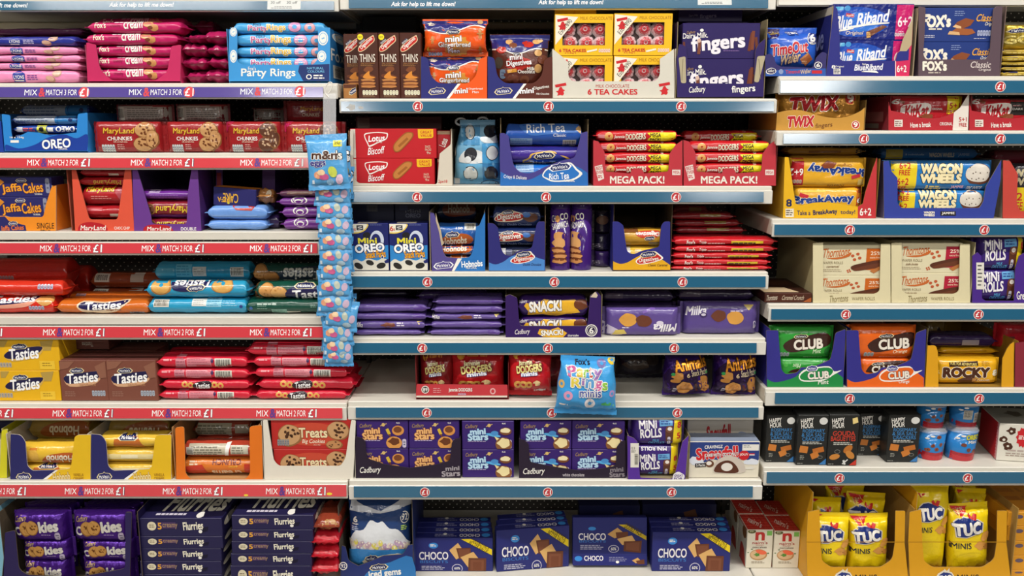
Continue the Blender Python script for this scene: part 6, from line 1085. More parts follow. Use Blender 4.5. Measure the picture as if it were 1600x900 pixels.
# --- row 6
s = S['B6']
MS = '#38206e'
def star(c1, c2, c3, alt):
    o = T(134, 104, 205, 130, 'Cadbury', '#a88a58', sh=.25, rot=3)+T(162, 126, 245, 158, 'mini', c1, b=.07, out=c2, ow=.06, rot=3)+T(150, 150, 258, 188, 'Stars', c1, b=.07, out=c2, ow=.06, rot=2)+lines(150, 190, 274, 1, 5, 4, '#b8a8d0')+E(263, 110, 9, 9, '#d8b870')+R(246, 108, 282, 112, '#d8b870', 20)+T(330, 96, 350, 104, '4x6', WH)+nutri(360, 184, 384, 230, '#c8c0d8', 1)
    if alt: o += E(285, 160, 40, 8, '#5ab0e8', -10)+E(292, 150, 20, 12, '#4a90d0')+P([(290, 166), (310, 200), (345, 190)], '#f0e0a0')+E(340, 208, 44, 36, '#8a5a34')+blob(340, 202, 34, 24, '#f0e0a8', 3, .2)+E(350, 140, 32, 20, '#7a4a2c')+blob(352, 136, 26, 14, '#f0e4b8', 4, .2)
    else: o += R(280, 130, 296, 162, '#d8b83a', 25)+P([(286, 158), (300, 160), (306, 188)], '#7a4020')+E(340, 140, 32, 26, '#d8924a')+E(338, 136, 22, 16, '#7a4426')+E(318, 205, 42, 34, '#dc9a50')+blob(318, 198, 30, 18, '#6a3a20', 3, .2)
    return o
D_ms = Design((120, 88, 394, 234), MS, 'card', star('#f0b878', '#8a4a1c', 0, False))
D_mw = Design((120, 88, 394, 234), MS, 'card', star('#bfe0f4', '#2a5a9a', 0, True))
BLK = '#271b30'
tray('black_tray', s, .012, 556, 720, [([(556, 748), (556, 682, 2), (566, 684, 2), (571, 690), (573, 716, 6), (600, 725), (640, 731), (680, 726), (703, 720, 5), (706, 692), (710, 686), (720, 684, 2), (720, 746)], BLK)], .26, 'black open tray of dark purple boxes with orange lettering', yl=684, inner='#3a2f3a', prims=T(561, 729, 596, 741, 'Cadbury', WH, sh=.2, rot=2)+T(696, 728, 718, 735, 'mini', '#a8a0a8', b=.06, rot=3)+T(690, 735, 719, 744, 'Stars', '#a8a0a8', b=.06, rot=3))
GS = 'dark purple bite biscuit boxes'
for (a, b, yt, yb_, l) in ((557, 638, 657, 700.5, 'upper left'), (639, 719, 657, 700.5, 'upper right'), (557, 638, 701, None, 'lower left'), (639, 719, 701, None, 'lower right')):
    put('box', 'bite_biscuit_box', D_ms, s, .018, a, b, yt, yb_, .06, '%s orange lettered box in the first black tray' % l, 'carton', GS)
put('box', 'bite_biscuit_box', D_mw, s, .014, 722, 803, 658, 702, .06, 'upper loose blue lettered box between the black trays', 'carton', GS)
put('box', 'bite_biscuit_box', D_mw, s, .014, 722, 803, 702.5, None, .06, 'lower loose blue lettered box between the black trays', 'carton', GS)
tray('black_tray', s, .012, 811, 978, [([(811, 748), (811, 685, 2), (820, 688), (826, 694), (828, 722, 5), (870, 730), (905, 735), (940, 732), (962, 728, 5), (964, 698), (970, 690), (977, 688, 2), (977, 748)], BLK)], .26, 'black open tray of dark purple boxes with blue lettering', yl=686, inner='#3a2f3a', prims=T(816, 731, 852, 743, 'Cadbury', WH, sh=.2, rot=2)+T(879, 739, 913, 744, 'white chocolate', '#c8c0c8')+T(953, 730, 974, 737, 'mini', '#8a828a', b=.06, rot=3)+T(952, 737, 976, 745, 'Stars', '#8a828a', b=.06, rot=3))
for (a, b, yt, yb_, l) in ((812, 893, 658, 701.5, 'upper left'), (894, 976, 658, 701.5, 'upper right'), (812, 893, 702, None, 'lower left'), (894, 976, 702, None, 'lower right')):
    put('box', 'bite_biscuit_box', D_mw, s, .018, a, b, yt, yb_, .06, '%s blue lettered box in the second black tray' % l, 'carton', GS)
MP = '#3a2374'
def mroll(): return T(462, 86, 556, 130, 'MiNi', '#f4f0f6', b=.06, rot=4)+T(470, 128, 582, 176, 'ROLLS', '#f4f0f6', b=.06, rot=4)+R(570, 84, 638, 116, '#6aa8dc', 3)+lines(576, 92, 632, 2, 10, 5, '#2a4a8a')+T(536, 182, 570, 194, 'MILK', '#5ab0e8', b=.03)+T(516, 194, 598, 210, 'CHOCOLATE', '#5ab0e8', b=.03)+P(rpoly([(600, 130, 10), (640, 112, 10), (650, 190, 10), (604, 196, 10)]), '#5a3222')+E(622, 132, 20, 18, '#7a4a34')+E(624, 130, 12, 10, '#f0e8e0')+nutri(612, 170, 630, 212, '#cfc8da', 1)
D_mr2 = Design((415, 34, 708, 215), MP, 'film', mroll()+P([(648, 34), (700, 34), (696, 215), (640, 215)], '#e8cc1e')+T(662, 96, 682, 126, '8', '#c8202c', b=.06)+T(660, 150, 680, 180, '5', '#c8202c', b=.06)+T(470, 46, 620, 66, 'MiNi ROLLS', '#f4f0f6', b=.05, flip=True))
D_mr1 = Design((415, 75, 708, 215), MP, 'film', mroll()+P([(648, 75), (700, 75), (696, 215), (640, 215)], '#e8cc1e')+T(662, 96, 682, 126, '8', '#c8202c', b=.06)+T(660, 150, 680, 180, '5', '#c8202c', b=.06))
tray('purple_roll_cake_tray', s, .004, 980, 1076, [([(981, 756), (980, 680, 1), (990, 684), (996, 690), (1000, 746, 3), (1048, 748), (1054, 744), (1066, 690), (1076, 680, 1), (1070, 756)], '#57309a')], .22, 'purple open tray of chocolate roll cakes with a white sticker', yl=682, inner='#8f8266', prims=R(985, 692, 998, 730, '#e6e2d8')+barcode(991, 708, 997, 727, 3, vert=True)+T(986, 698, 992, 702, '12:3', '#3a3a3a')+T(986, 703, 993, 707, '5557', '#3a3a3a')+P(rpoly([(1052, 740, 3), (1060, 736, 3), (1070, 742, 3), (1068, 755), (1050, 755)]), '#ece8ec')+T(1053, 741, 1067, 744.5, 'GREAT', '#4a2a80', b=.04)+T(1053, 745.5, 1066, 749.5, 'FOR', '#4a2a80', b=.05)+T(1053, 750.5, 1066, 754, 'LUNCH', '#4a2a80', b=.03))
stack('brick', 'roll_cake_packet', [D_mr1, D_mr2], s, .010, [(982, 1072), (988, 1066)], [654, 697], .06, ['upper purple roll cake packet with a yellow band', 'lower purple roll cake packet with a yellow band in its tray'], 'cake packet', 'roll cake packets', seed=3)
def snow(): return (P([(722, 168), (1092, 200), (1092, 300)]+spl([(1092, 300), (1060, 320), (1000, 290), (940, 320), (860, 300), (790, 322), (722, 300)], False, 3), '#2a3f82')+blob(760, 310, 50, 22, '#dfe4ee', 3, .3)+blob(1060, 315, 40, 20, '#dfe4ee', 4, .3)+T(806, 216, 900, 236, 'CRAVINGZ', WH, b=.04, rot=3)+T(762, 226, 982, 298, 'Snowfall', '#d0242c', b=.08, out='#f4ecea', ow=.035, rot=5)+T(808, 262, 982, 282, 'CAKE WITH COCONUT', WH, b=.04, rot=3, out='#1a2a60', ow=.05)+R(1002, 212, 1088, 248, '#ece8e0')+lines(1008, 218, 1050, 2, 8, 4, '#8a8a90')+E(1012, 276, 28, 28, '#c8242c')+T(990, 264, 1034, 280, 'JOUY', WH, b=.04)+R(1040, 264, 1068, 270, '#c8242c')+R(1040, 270, 1068, 276, WH)
    + P(spl([(856, 370), (870, 310), (920, 280), (970, 285), (1010, 320), (1022, 372), (960, 382), (890, 380)], seg=4), '#cfc4b8')+P(spl([(860, 368), (880, 324), (930, 305), (970, 330), (985, 376), (900, 378)], seg=4), '#5a3222')+E(926, 344, 30, 24, '#e8e2da')+E(836, 325, 22, 20, '#6a4028')+E(832, 322, 14, 12, '#ece6dc')+R(760, 322, 816, 344, '#1f1c24', 4)+T(766, 326, 812, 340, '5 Packs', WH, rot=4, b=.03)+blob(1050, 350, 24, 10, '#e4e0d4', 4, .3))
D_sf = Design((722, 196, 1094, 408), '#e4ddca', 'card', snow(), top=((0, 0, 10, 3), R(0, 0, 10, 3, '#8f9ab0')))
put('box', 'coconut_cake_box', D_sf, s, .012, 1076, 1188, 690, None, .06, 'cream and navy coconut cake box at the front of the shelf end', 'carton', 'coconut cake boxes')
D_sfb = Design((712, 75, 1055, 155), '#c9c3b8', 'card', T(812, 98, 938, 148, 'Snowfall', '#b02a30', b=.07, rot=4)+blob(760, 140, 40, 14, '#8a94b0', 3, .3)+blob(1000, 135, 50, 16, '#8a94b0', 4, .3))  # rear copy of the cake box, shade put into greyer colours
stack('box', 'coconut_cake_box', [D_sfb, D_sfb], s, .085, [(1074, 1177), (1076, 1180)], [652, 692], .06, ['coconut cake box lying higher behind the front one', 'coconut cake box hidden under the rear upper one'], 'carton', 'coconut cake boxes')
# --- row 7
s = S['B7']
IG = '#1d3c72'
def gems(): 
    o = T(90, 582, 116, 610, '6', WH, b=.06)+T(84, 612, 120, 622, 'Bags', WH, b=.03)+lines(80, 628, 124, 3, 8, 4, '#c8d4e8')+E(386, 588, 24, 26, WH)+E(386, 588, 20, 22, IG)+T(370, 572, 402, 600, '92', WH, b=.03)+lines(366, 622, 400, 3, 8, 5, '#a8c85a')
    o += P(spl([(66, 700), (100, 650), (150, 640), (190, 598), (232, 610), (262, 604), (300, 634), (350, 640), (392, 690), (405, 740), (60, 740)], seg=3), '#dfe3e8')
    rr = random.Random(3)
    for k in range(26):
        x = 66+k*13; y = 712+rr.uniform(-14, 18); c = rr.choice(['#e8dc6a', '#c8a8b8', '#d8b8a0', '#b89ab8', '#e4d4c4']); o += blob(x, y, 14, 13, c, k, .2, 9)+E(x, y-6, 5, 5, '#f0ead8')
    return o+P(spl([(60, 742), (240, 730), (415, 742), (410, 860), (60, 860)], seg=3), '#3a86c8')+P(spl([(116, 830), (140, 785), (220, 764), (340, 748), (372, 770), (350, 800), (250, 830), (150, 848)], seg=3), '#e8dcc0')+mcv(150, 755, 230, 790, 8)+T(130, 785, 228, 842, 'iced', '#2a9ad8', b=.07, out='#16305a', ow=.06, rot=5)+T(230, 764, 350, 810, 'gems', '#f0a83a', b=.07, out='#7a3a14', ow=.06, rot=5)
D_ig = Design((48, 495, 430, 860), IG, 'film', gems()+P([(70, 560), (75, 510), (150, 540), (250, 560), (330, 530), (425, 495), (420, 540), (250, 570)], '#c8ccd4'))
tray('navy_gem_tray', s, .05, 534, 648, [([(534, 960), (534, 852, 2), (540, 854), (545, 876, 4), (560, 884), (600, 868), (630, 866, 4), (638, 852), (645, 850, 2), (646, 960)], '#22306e')], .25, 'navy open tray holding a dark blue sweet topped biscuit bag', yl=790, yr=782, inner='#5a5248', prims=E(536.5, 884, 6.5, 6.5, WH)+E(536.5, 884, 5, 5, '#22306e')+T(533, 881, 540, 887, '92', WH, b=.02)+P(spl([(565, 915), (572, 896), (590, 884), (610, 878), (644, 870), (645, 930), (580, 930)], seg=3), '#2f78bc')+mcv(578, 880, 606, 891, 6)+T(576, 889, 627, 903, 'iced gems', WH, b=.06, rot=6))
put('bag', 'sweet_topped_bag', D_ig, s, .064, 538, 646, 780, None, .07, 'dark blue biscuit bag with pastel sweets in the navy tray', 'snack bag', seed=5, n=3.4, wr=.004)
CBL = '#252a72'
def choco(): return (E(524, 746, 24, 18, '#3a8ad8')+lines(508, 738, 540, 2, 8, 5, WH)+T(450, 784, 600, 834, 'CHOCO', '#f0ecf0', b=.035)+T(454, 838, 598, 854, 'BISCUITS', '#3f7ac8', b=.01)+lines(462, 872, 590, 3, 9, 5, '#b8b8d0')+E(645, 888, 28, 28, '#c8c4d8')+E(645, 888, 24, 24, CBL)+T(630, 878, 660, 894, '60%', WH, b=.02)
    + P([(605, 775), (650, 730), (690, 800), (640, 832)], '#dcae6c')+P([(640, 762), (714, 760), (718, 822), (655, 830)], '#6a3a24')+P([(650, 770), (708, 768), (710, 814), (660, 820)], '#7c4830')+P([(662, 818), (728, 784), (770, 850), (700, 880)], '#dcae6c')+P([(704, 822), (794, 824), (792, 905), (700, 905)], '#6a3a24')+P([(714, 834), (782, 836), (780, 900), (712, 900)], '#7e4a32')+P([(726, 846), (770, 848), (768, 896), (726, 896)], '#744028')+P([(666, 706), (716, 704), (824, 770), (824, 806)], '#ecd01e')+T(722, 730, 818, 750, 'DOUBLE PACK', '#4a3a10', rot=-34, b=.02)+T(700, 744, 810, 764, 'BETTER VALUE', '#4a3a10', rot=-34, b=.02))
def chtop(): return lines(530, 682, 650, 2, 9, 4, '#9a9ac0')+E(582, 682, 10, 6, WH)+T(656, 682, 762, 698, 'CHOCO', '#f0ecf0', flip=True, b=.03)+E(792, 688, 22, 10, '#3a8ad8')
D_ch = Design((420, 700, 828, 905), CBL, 'card', choco(), top=((420, 674, 828, 704), chtop()))
D_chb = Design((0, 0, 9, 9), CBL, 'card', (), top=((420, 674, 828, 704), chtop()))
GC = 'dark blue choc biscuit cartons'
def chbox(x0, x1, yt, yo, label, rz=0, H=.098, D=.029, des=D_ch, rx=0):
    z = s.z+.0006; Y = s.yf+yo
    A = at(x0, yt, Y); B = at(x1, yt, Y)
    return pack('box', 'choc_biscuit_carton', des, ((A.x+B.x)/2, Y, z), B.x-A.x, (at(800, yt, Y).z-z) if H is None else H, D, label, 'carton', GC, rz=rz, rx=rx)
for i in range(4): chbox(645+i*2.5, 770-i*1.2, 841, .10+i*.030, ['front carton of the choc biscuit row beside the sweet topped bag', 'second carton of the choc biscuit row beside the sweet topped bag', 'third carton of the choc biscuit row beside the sweet topped bag', 'rearmost carton of the choc biscuit row beside the sweet topped bag'][i], H=at(800, 841, s.yf+.10).z-s.z)
for i in range(3): chbox(775+i*2, 891-i*3, 822, .11+i*.031, ['front choc biscuit carton turned askew, next to the straight row', 'middle choc biscuit carton of the askew row', 'rear choc biscuit carton of the askew row'][i], rz=9, H=at(800, 822, s.yf+.11).z-s.z-.006)
for i in range(3): chbox(1020-i*3, 1143-i*3, 832, .10+i*.030, ['front carton of the choc biscuit row beside the white oatcake boxes', 'middle carton of the choc biscuit row beside the oatcake boxes', 'rear carton of the choc biscuit row beside the oatcake boxes'][i], H=at(800, 832, s.yf+.10).z-s.z)
P0 = atz(953, 888, s.z)
D_chL = Design((110, 600, 500, 858), CBL, 'card', T(140, 684, 284, 722, 'CHOCO', '#e8e4ea', b=.035)+T(144, 722, 284, 734, 'BISCUITS', '#3f7ac8', b=.01)+E(212, 660, 20, 10, '#3a8ad8')+lines(150, 748, 280, 3, 9, 5, '#a8a8c4')+E(324, 768, 28, 20, '#c8c4d8')+E(324, 768, 24, 17, CBL)+T(310, 760, 338, 776, '60%', WH)+P([(292, 690), (345, 655), (385, 690), (330, 712)], '#cfa060')+P([(335, 680), (400, 676), (400, 706), (340, 712)], '#6a3a24')+P([(342, 715), (420, 696), (440, 730), (370, 748)], '#dcae6c')+P([(378, 728), (472, 724), (466, 790), (376, 780)], '#6a3a24')+P([(390, 736), (460, 732), (456, 780), (388, 772)], '#7e4a32')+P([(350, 638), (390, 638), (496, 700), (496, 722)], '#d0b41e')+T(380, 650, 480, 680, 'DOUBLE PACK', '#4a3a10', rot=-28)
    + R(110, 796, 500, 798, '#3a3f8c')+E(140, 820, 20, 14, '#3a8ad8')+T(170, 804, 270, 832, 'CHOCO', '#f0ecf0', b=.035)+lines(300, 812, 400, 3, 9, 4, '#8a8ab0')+E(344, 838, 9, 7, WH)+P([(420, 830), (450, 815), (470, 835), (440, 845)], '#cfa060')+P([(440, 832), (484, 824), (486, 850), (450, 850)], '#6a3a24'))
pack('box', 'choc_biscuit_carton', D_chL, (P0.x, P0.y, s.z+.001), at(1010, 860, P0.y).x-at(893, 860, P0.y).x, .122, .03, 'choc biscuit carton leaning back between the askew and straight rows', 'carton', GC, rx=-12)
D_chk = Design((0, 0, 90, 50), '#171a40', 'card', P([(50, 10), (64, 6), (70, 24), (56, 28)], '#5a3a28')+E(40, 30, 4, 4, '#8a8a98'))  # carton blue and picture darkened, shade of the deck's back painted in
put('box', 'choc_biscuit_carton', D_chk, s, .24, 905, 1000, 790, None, .05, 'dim choc biscuit carton standing behind the leaning one', 'carton', GC)
put('box', 'choc_biscuit_carton', D_chk, s, .25, 1004, 1120, 788, None, .05, 'dim choc biscuit carton behind the row by the oatcakes', 'carton', GC)
NR = '#c6352c'
def nairn(): return (E(1055, 668, 22, 16, '#5a5a30')+lines(1042, 664, 1068, 2, 6, 3, '#d8d8b0')+R(1138, 664, 1166, 700, '#7ab85a')+T(1074, 672, 1128, 740, 'n', '#b8322e', b=.06)+T(1060, 746, 1144, 768, "nairn's", '#b03a34', b=.02)+T(1080, 772, 1122, 780, 'ROUGH', '#b03a34')+T(1062, 784, 1140, 800, 'oatcakes', '#5a4a40', b=.01)+E(1097, 852, 48, 44, '#b98a58')+E(1095, 850, 42, 36, '#d8b48a')+P(spl([(1080, 820), (1100, 810), (1140, 830), (1130, 850), (1100, 846)], seg=3), '#e86a48')+blob(1088, 852, 16, 12, '#5a8a3a', 3, .3)+blob(1060, 808, 6, 4, '#5a7a4a', 4)+blob(1040, 835, 5, 4, '#5a7a4a', 4)+blob(1150, 840, 6, 5, '#5a7a4a', 4)+lines(1060, 905, 1140, 2, 10, 4, '#8a7a60'))
def ntop():
    o = []
    for k in range(6): o += R(1030+k*24, 560, 1033+k*24, 665, '#a8281f', 0, 20)+R(1030, 566+k*18, 1170, 569+k*18, '#d85a4c')
    return o+T(1060, 596, 1130, 640, "nairn's", '#f0d8cc', rot=-40)
D_na = Design((1030, 655, 1172, 960), '#e2dbc8', 'card', nairn(), top=((1030, 560, 1172, 665), ntop()))
D_na.faces['top'][1][:0] = R(1030, 560, 1172, 665, NR)
D_na.faces['left'] = ((0, 0, 100, 200), P([(0, 0), (100, 0), (100, 8), (0, 8)], NR)+E(72, 34, 20, 30, '#8a5a30')+P(spl([(30, 200), (40, 110), (75, 120), (96, 200)], False, 3), NR))
for (a, b, yt, l) in ((1168, 1209.5, 828, 'white oatcake box with a red lid beside the choc biscuit row'), (1210.5, 1251.5, 830, 'white oatcake box with a red lid against the yellow bag tray')):
    for j in range(2):
        Y = s.yf+.115+j*.092; A = at(a, yt, s.yf+.115); B = at(b-1, yt, s.yf+.115)
        pack('box', 'oatcake_box', D_na, ((A.x+B.x)/2, Y, s.z+.0006), B.x-A.x, at(1190, yt, s.yf+.115).z-s.z, .09, l if j == 0 else l.replace('white oatcake box', 'second rank oatcake box'), 'carton', 'white and red oatcake boxes')
# ================================================================ RIGHT BAY
s = S['C1']
TO = '#2a5cc4'
def tout(): return (P([(68, 158), (160, 158), (160, 190), (130, 222), (68, 230)], '#2a1a5a')+T(84, 176, 160, 206, 'Cadbury', '#d8b84a', sh=.25, rot=4)+R(195, 174, 272, 204, '#1f3a8a')+T(196, 180, 224, 198, '112', WH)+lines(228, 180, 268, 2, 10, 5, WH)+E(352, 224, 36, 38, WH)+E(352, 224, 32, 34, '#1c2a78')+E(350, 220, 26, 26, '#1c2a78')+T(332, 196, 368, 244, '6', WH, b=.06)+T(334, 244, 370, 258, 'PACK', WH, b=.03)
    + T(92, 248, 326, 322, 'TimeOut', '#c42a34', b=.06, out='#f0e8ec', ow=.05, rot=7, sh=.1)+T(148, 312, 284, 376, 'Wafer', '#e8c898', b=.04, out='#6a4a7a', ow=.04, rot=12, sh=.2)+P([(275, 350), (320, 310), (356, 350), (312, 392)], '#a8623a')+P([(275, 350), (320, 310), (326, 320), (284, 360)], '#c98a5c')+lines(290, 362, 330, 2, 10, 4, '#e0b890'))
D_tm = Design((68, 155, 395, 450), TO, 'film', tout())
tray('dark_wafer_tray', s, .012, 1195, 1290, [([(1196, 120), (1195, 86, 2), (1203, 84), (1209, 88, 4), (1212, 100, 4), (1220, 104), (1270, 106, 4), (1275, 90, 4), (1284, 81, 3), (1291, 83, 2), (1290, 120)], '#35306a')], .26, 'dark blue open tray with one bright blue wafer bag', yl=84, inner='#4a4054', prims=P([(1196, 119.6), (1196, 112), (1230, 108), (1290, 107), (1290, 119.6)], '#2f58a8')+P(spl([(1197, 110), (1204, 106), (1211, 108), (1212, 113), (1206, 116), (1198, 115)], seg=3), WH)+P(spl([(1198, 110), (1204, 107), (1210, 108), (1211, 113), (1206, 115), (1199, 114)], seg=3), '#241c50')+T(1199, 108, 1210, 114, 'Cadbury', WH, sh=.2)+E(1220, 112, 3.6, 4, '#8a9ac0')+T(1227, 109, 1250, 115, 'Timeout', '#c43a44', b=.03, rot=3)+T(1250, 108, 1267, 115, 'Wafer', '#d8b890', rot=8)+R(1268, 110, 1284, 115, '#c42a34')+E(1278, 102, 6, 5.5, WH)+E(1278, 102, 5, 4.6, '#241c50')+T(1275, 99, 1281, 105, '6', WH, b=.05))
put('bag', 'wafer_bag', D_tm, s, .018, 1199, 1284, 42, None, .06, 'bright blue wafer bag with red lettering in the dark tray', 'biscuit bag', seed=3, n=4, taper=.03)
RBN = '#1b2678'
def riband(): return (E(620, 130, 190, 90, '#2450b8')+E(640, 130, 110, 60, '#3a78d8')+R(845, 28, 945, 236, '#c8206e')+T(856, 96, 940, 160, '6+2', '#f4e6ee', b=.03)+nutri(842, 194, 900, 216, '#d8c0c8', 4)+lines(864, 186, 900, 1, 4, 4, '#f0c0d8')
    + P(rpoly([(478, 40, 6), (540, 38, 6), (540, 60, 6), (478, 62, 6)]), '#5ab0e0')+E(562, 48, 18, 16, '#4a98d8')+R(555, 80, 602, 100, '#c8303c', -8)+T(560, 83, 598, 97, 'Nestle', WH, rot=8)+T(488, 90, 606, 178, 'Blue', '#f4f4fa', b=.05, sh=.25, rot=8)+T(612, 66, 812, 140, 'Riband', '#f4f4fa', b=.05, sh=.25, rot=8)
    + P(spl([(560, 160), (680, 140), (790, 132), (800, 140), (690, 150), (600, 166)], seg=3), WH)+P(spl([(485, 186), (580, 168), (600, 172), (500, 192)], seg=3), WH)+T(556, 184, 662, 212, 'Original', '#e8dcc8', sh=.25, b=.01)+P([(678, 190), (770, 148), (796, 158), (712, 212), (682, 222)], '#7a4a34')+P([(678, 190), (700, 192), (706, 222), (682, 226)], '#d8a868')+lines(682, 200, 704, 2, 10, 3, '#8a5a34'))
D_rb = Design((478, 22, 945, 238), RBN, 'film', riband())
NB = '#2b2e80'
tray('blue_wafer_tray', s, .012, 1294, 1427, [([(1290, 120), (1303, 8, 1), (1308, 14), (1312, 60), (1312, 92, 3), (1316, 95, 3), (1398, 95), (1398, 120)], NB), ([(1398, 120), (1398, 95), (1402, 82), (1408, 78), (1420, 75), (1425, 30), (1427, 12, 1), (1425, 60), (1420, 120)], '#d02a5c')], .3, 'dark blue and pink open tray of large wafer multipacks', yl=9, yr=12, inner='#a8977a', sides=('#2b2f78', '#2b2f78'),
     prims=P([(1398.4, 96), (1402, 83), (1408, 78.6), (1420, 76), (1419, 94), (1398.4, 96)], NB)+P([(1405, 80), (1410, 62), (1424, 32), (1427, 14), (1424, 70), (1416, 80)], '#b8a684')+T(1334, 100, 1380, 110, 'BlueRiband', '#f4f4fa', b=.04, sh=.2, rot=2)+P(spl([(1345, 112), (1365, 110), (1372, 114), (1360, 113)], seg=3), WH)+T(1347, 98.5, 1353, 102, 'Nestle', WH)+T(1299, 102, 1305, 107, '8', WH, b=.04)+T(1305, 102.5, 1318, 106, 'Original', WH)+R(1302, 107, 1313, 116, '#d8d4cc')+lines(1303, 108.5, 1312, 3, 2.4, 1.2, '#55586a')+R(1398.6, 95, 1399.4, 119, WH)+T(1401, 102, 1416, 113, '6+2', WH, b=.03),
     lprims=((0, 0, 100, 100), R(0, 0, 100, 12, '#c8bfae')+T(55, 26, 85, 60, 'Blue', '#8a90c8', b=.03)))
stack('box', 'wafer_multipack', D_rb, s, .018, [(1300, 1427), (1305, 1421)], [6, 62.5], .07, ['upper blue and pink wafer multipack in its tray', 'lower blue and pink wafer multipack in its tray'], 'biscuit multipack', 'blue and pink wafer multipacks')
FXB = '#20387e'
def foxc(): return (T(985, 84, 1050, 164, 'F', '#f4ecdc', b=.07)+T(1030, 88, 1168, 164, "OX's", '#f4ecdc', b=.09, rot=2)+lines(1045, 168, 1140, 1, 8, 10, '#d8d0c0')+P([(1180, 160), (1205, 130), (1250, 108), (1300, 120), (1280, 152), (1230, 176)], '#8a4a28')+P([(1180, 160), (1230, 176), (1228, 158), (1196, 146)], '#e0b888')+P([(1155, 205), (1200, 168), (1290, 172), (1312, 196), (1270, 210)], '#a05a30')+P([(1155, 205), (1165, 185), (1220, 192), (1225, 210)], '#d8ac7a')+lines(1185, 66, 1250, 3, 12, 4, '#8a9ac8')
    + T(1306, 84, 1430, 128, 'Classic', '#e8a83a', b=.02, sh=.25)+T(1358, 132, 1425, 158, 'Original', '#e8e0d0', sh=.25)+nutri(1322, 180, 1400, 214, '#a8b0d0', 5)+lines(1012, 210, 1100, 2, 10, 4, '#c8c8d8')+lines(1306, 228, 1390, 1, 10, 4, '#c8c8d8'))
D_fc = Design((1010, 46, 1424, 250), FXB, 'card', foxc())
FT = '#5c4a54'
tray('mauve_brown_tray', s, .012, 1435, 1563, [([(1435, 120), (1435, 10, 2), (1446, 12, 3), (1444, 60), (1442, 85, 4), (1446, 93, 3), (1540, 93, 3), (1546, 85, 4), (1552, 14, 4), (1558, 9, 3), (1566, 10, 2), (1561, 120)], FT)], .28, 'mauve brown open tray of navy caramel bar boxes', yl=11, yr=10, inner='#75625c', prims=T(1441, 95, 1479, 111, "FOX's", '#f4ecdc', b=.09)+lines(1450, 112.5, 1474, 1, 2, 2, '#c8bcb0')+T(1515, 96, 1549, 106, 'Classic', '#e0d4d0', b=.01, sh=.25)+T(1528, 107, 1548, 112, 'Original', '#e0d4d0', sh=.25))
stack('box', 'caramel_bar_box', D_fc, s, .018, [(1440, 1556), (1438, 1551)], [12, 65.5], .07, ['upper navy caramel bar box in the mauve tray', 'lower navy caramel bar box in the mauve tray'], 'carton', 'navy caramel bar boxes')
GD = '#b59a34'
D_gd1 = Design((1465, 145, 1640, 290), GD, 'foil', mcv(1482, 165, 1560, 195, 6)+T(1470, 205, 1640, 256, 'GOLD', '#e0cc78', b=.07, out='#8a7420', ow=.04, rot=3))
D_gd2 = Design((1450, 290, 1640, 325), '#b89a30', 'film', R(1465, 294, 1520, 304, '#2a2a50')+lines(1480, 310, 1600, 1, 6, 5, '#e0cc78'))
stack('flow', 'gold_bar_packet', [D_gd2]*5, s, .02, [(1560, 1640), (1562, 1640), (1561, 1640), (1559, 1640), (1562, 1640)], [76, 86, 96, 103, 111], .07, '%s gold packet in the pile at the right edge', 'biscuit packet', 'gold packets')
put('brick', 'gold_bar_packet', D_gd1, s, .03, 1566, 1650, 38, 77, .04, 'large gold packet standing on the gold pile', 'biscuit packet', 'gold packets', seed=3)
# --- row 2
s = S['C2']
TW = '#c08a34'
D_tw = Design((130, 555, 660, 774), '#b98232', 'foil', T(188, 572, 520, 668, 'TWIX', '#b8242c', b=.09, out='#f4e8d8', ow=.05, sh=.15, rot=3)+E(580, 586, 32, 34, '#b8302a')+T(560, 560, 602, 612, '9', '#f4e8d8', b=.06))
TWT = '#c6923e'
tray('gold_finger_tray', s, .012, 1213, 1351, [([(1212, 204), (1214, 176, 1)]+spl([(1214, 176), (1235, 172), (1255, 173), (1285, 182), (1315, 184), (1340, 176), (1351, 168)], False, 3)+[(1351, 168), (1349, 204)], TWT)], .25, 'gold open tray holding a bag of caramel fingers', yl=158, yr=156, inner='#9a7a44', prims=T(1228, 181, 1273, 199, 'TWIX', '#b8242c', b=.09, out='#f4e8d8', ow=.05, sh=.15, rot=2)+T(1273, 192, 1301, 201, 'fingers', '#6a3a20', b=.01, sh=.15, rot=6)+E(1336.5, 195, 6.5, 6.5, '#f0e0d0')+E(1336.5, 195, 5.6, 5.6, '#b8302a')+T(1333, 191, 1340, 199, '9', WH, b=.05))
put('brick', 'caramel_finger_bag', D_tw, s, .018, 1215, 1352, 146, None, .05, 'shiny gold finger bag with large red lettering', 'biscuit bag', seed=5, wr=.005)
KR = '#b51d28'
def kitkat(dark=False): return (P(spl([(890, 660), (905, 628), (1000, 614), (1060, 622), (1055, 680), (990, 705), (900, 708)], seg=3), '#f0e6e0')+T(912, 622, 1056, 706, 'KitKat', KR, b=.07, rot=4, sh=.1)+T(848, 588, 884, 620, '6', WH)+T(876, 588, 888, 600, 'x', WH)+R(880, 598, 912, 616, '#7a3a24', -20)+lines(1070, 628, 1130, 1, 6, 5, '#e0a0a0')+T(1070, 644, 1130, 658, 'DARK' if dark else 'ORIGINAL', WH)+R(1156, 570, 1262, 684, '#ecd424' if not dark else '#ecd424')+T(1168, 612, 1228, 650, '5+1', '#b8242c', b=.03)+T(1158, 658, 1222, 688, 'FREE', '#b8242c', b=.03)+T(890, 628, 930, 642, 'Nestle', KR, rot=10)+blob(1040, 700, 40, 16, '#8a4a2c', 3, .3)+R(840, 572, 1000, 580, '#d0404a'))
D_kk = Design((830, 565, 1262, 778), KR, 'film', kitkat())
D_kd = Design((830, 585, 1262, 778), KR, 'film', P([(1060, 565), (1162, 565), (1162, 690), (1050, 690)], '#2a2624')+kitkat(True))
KT = '#b32a34'
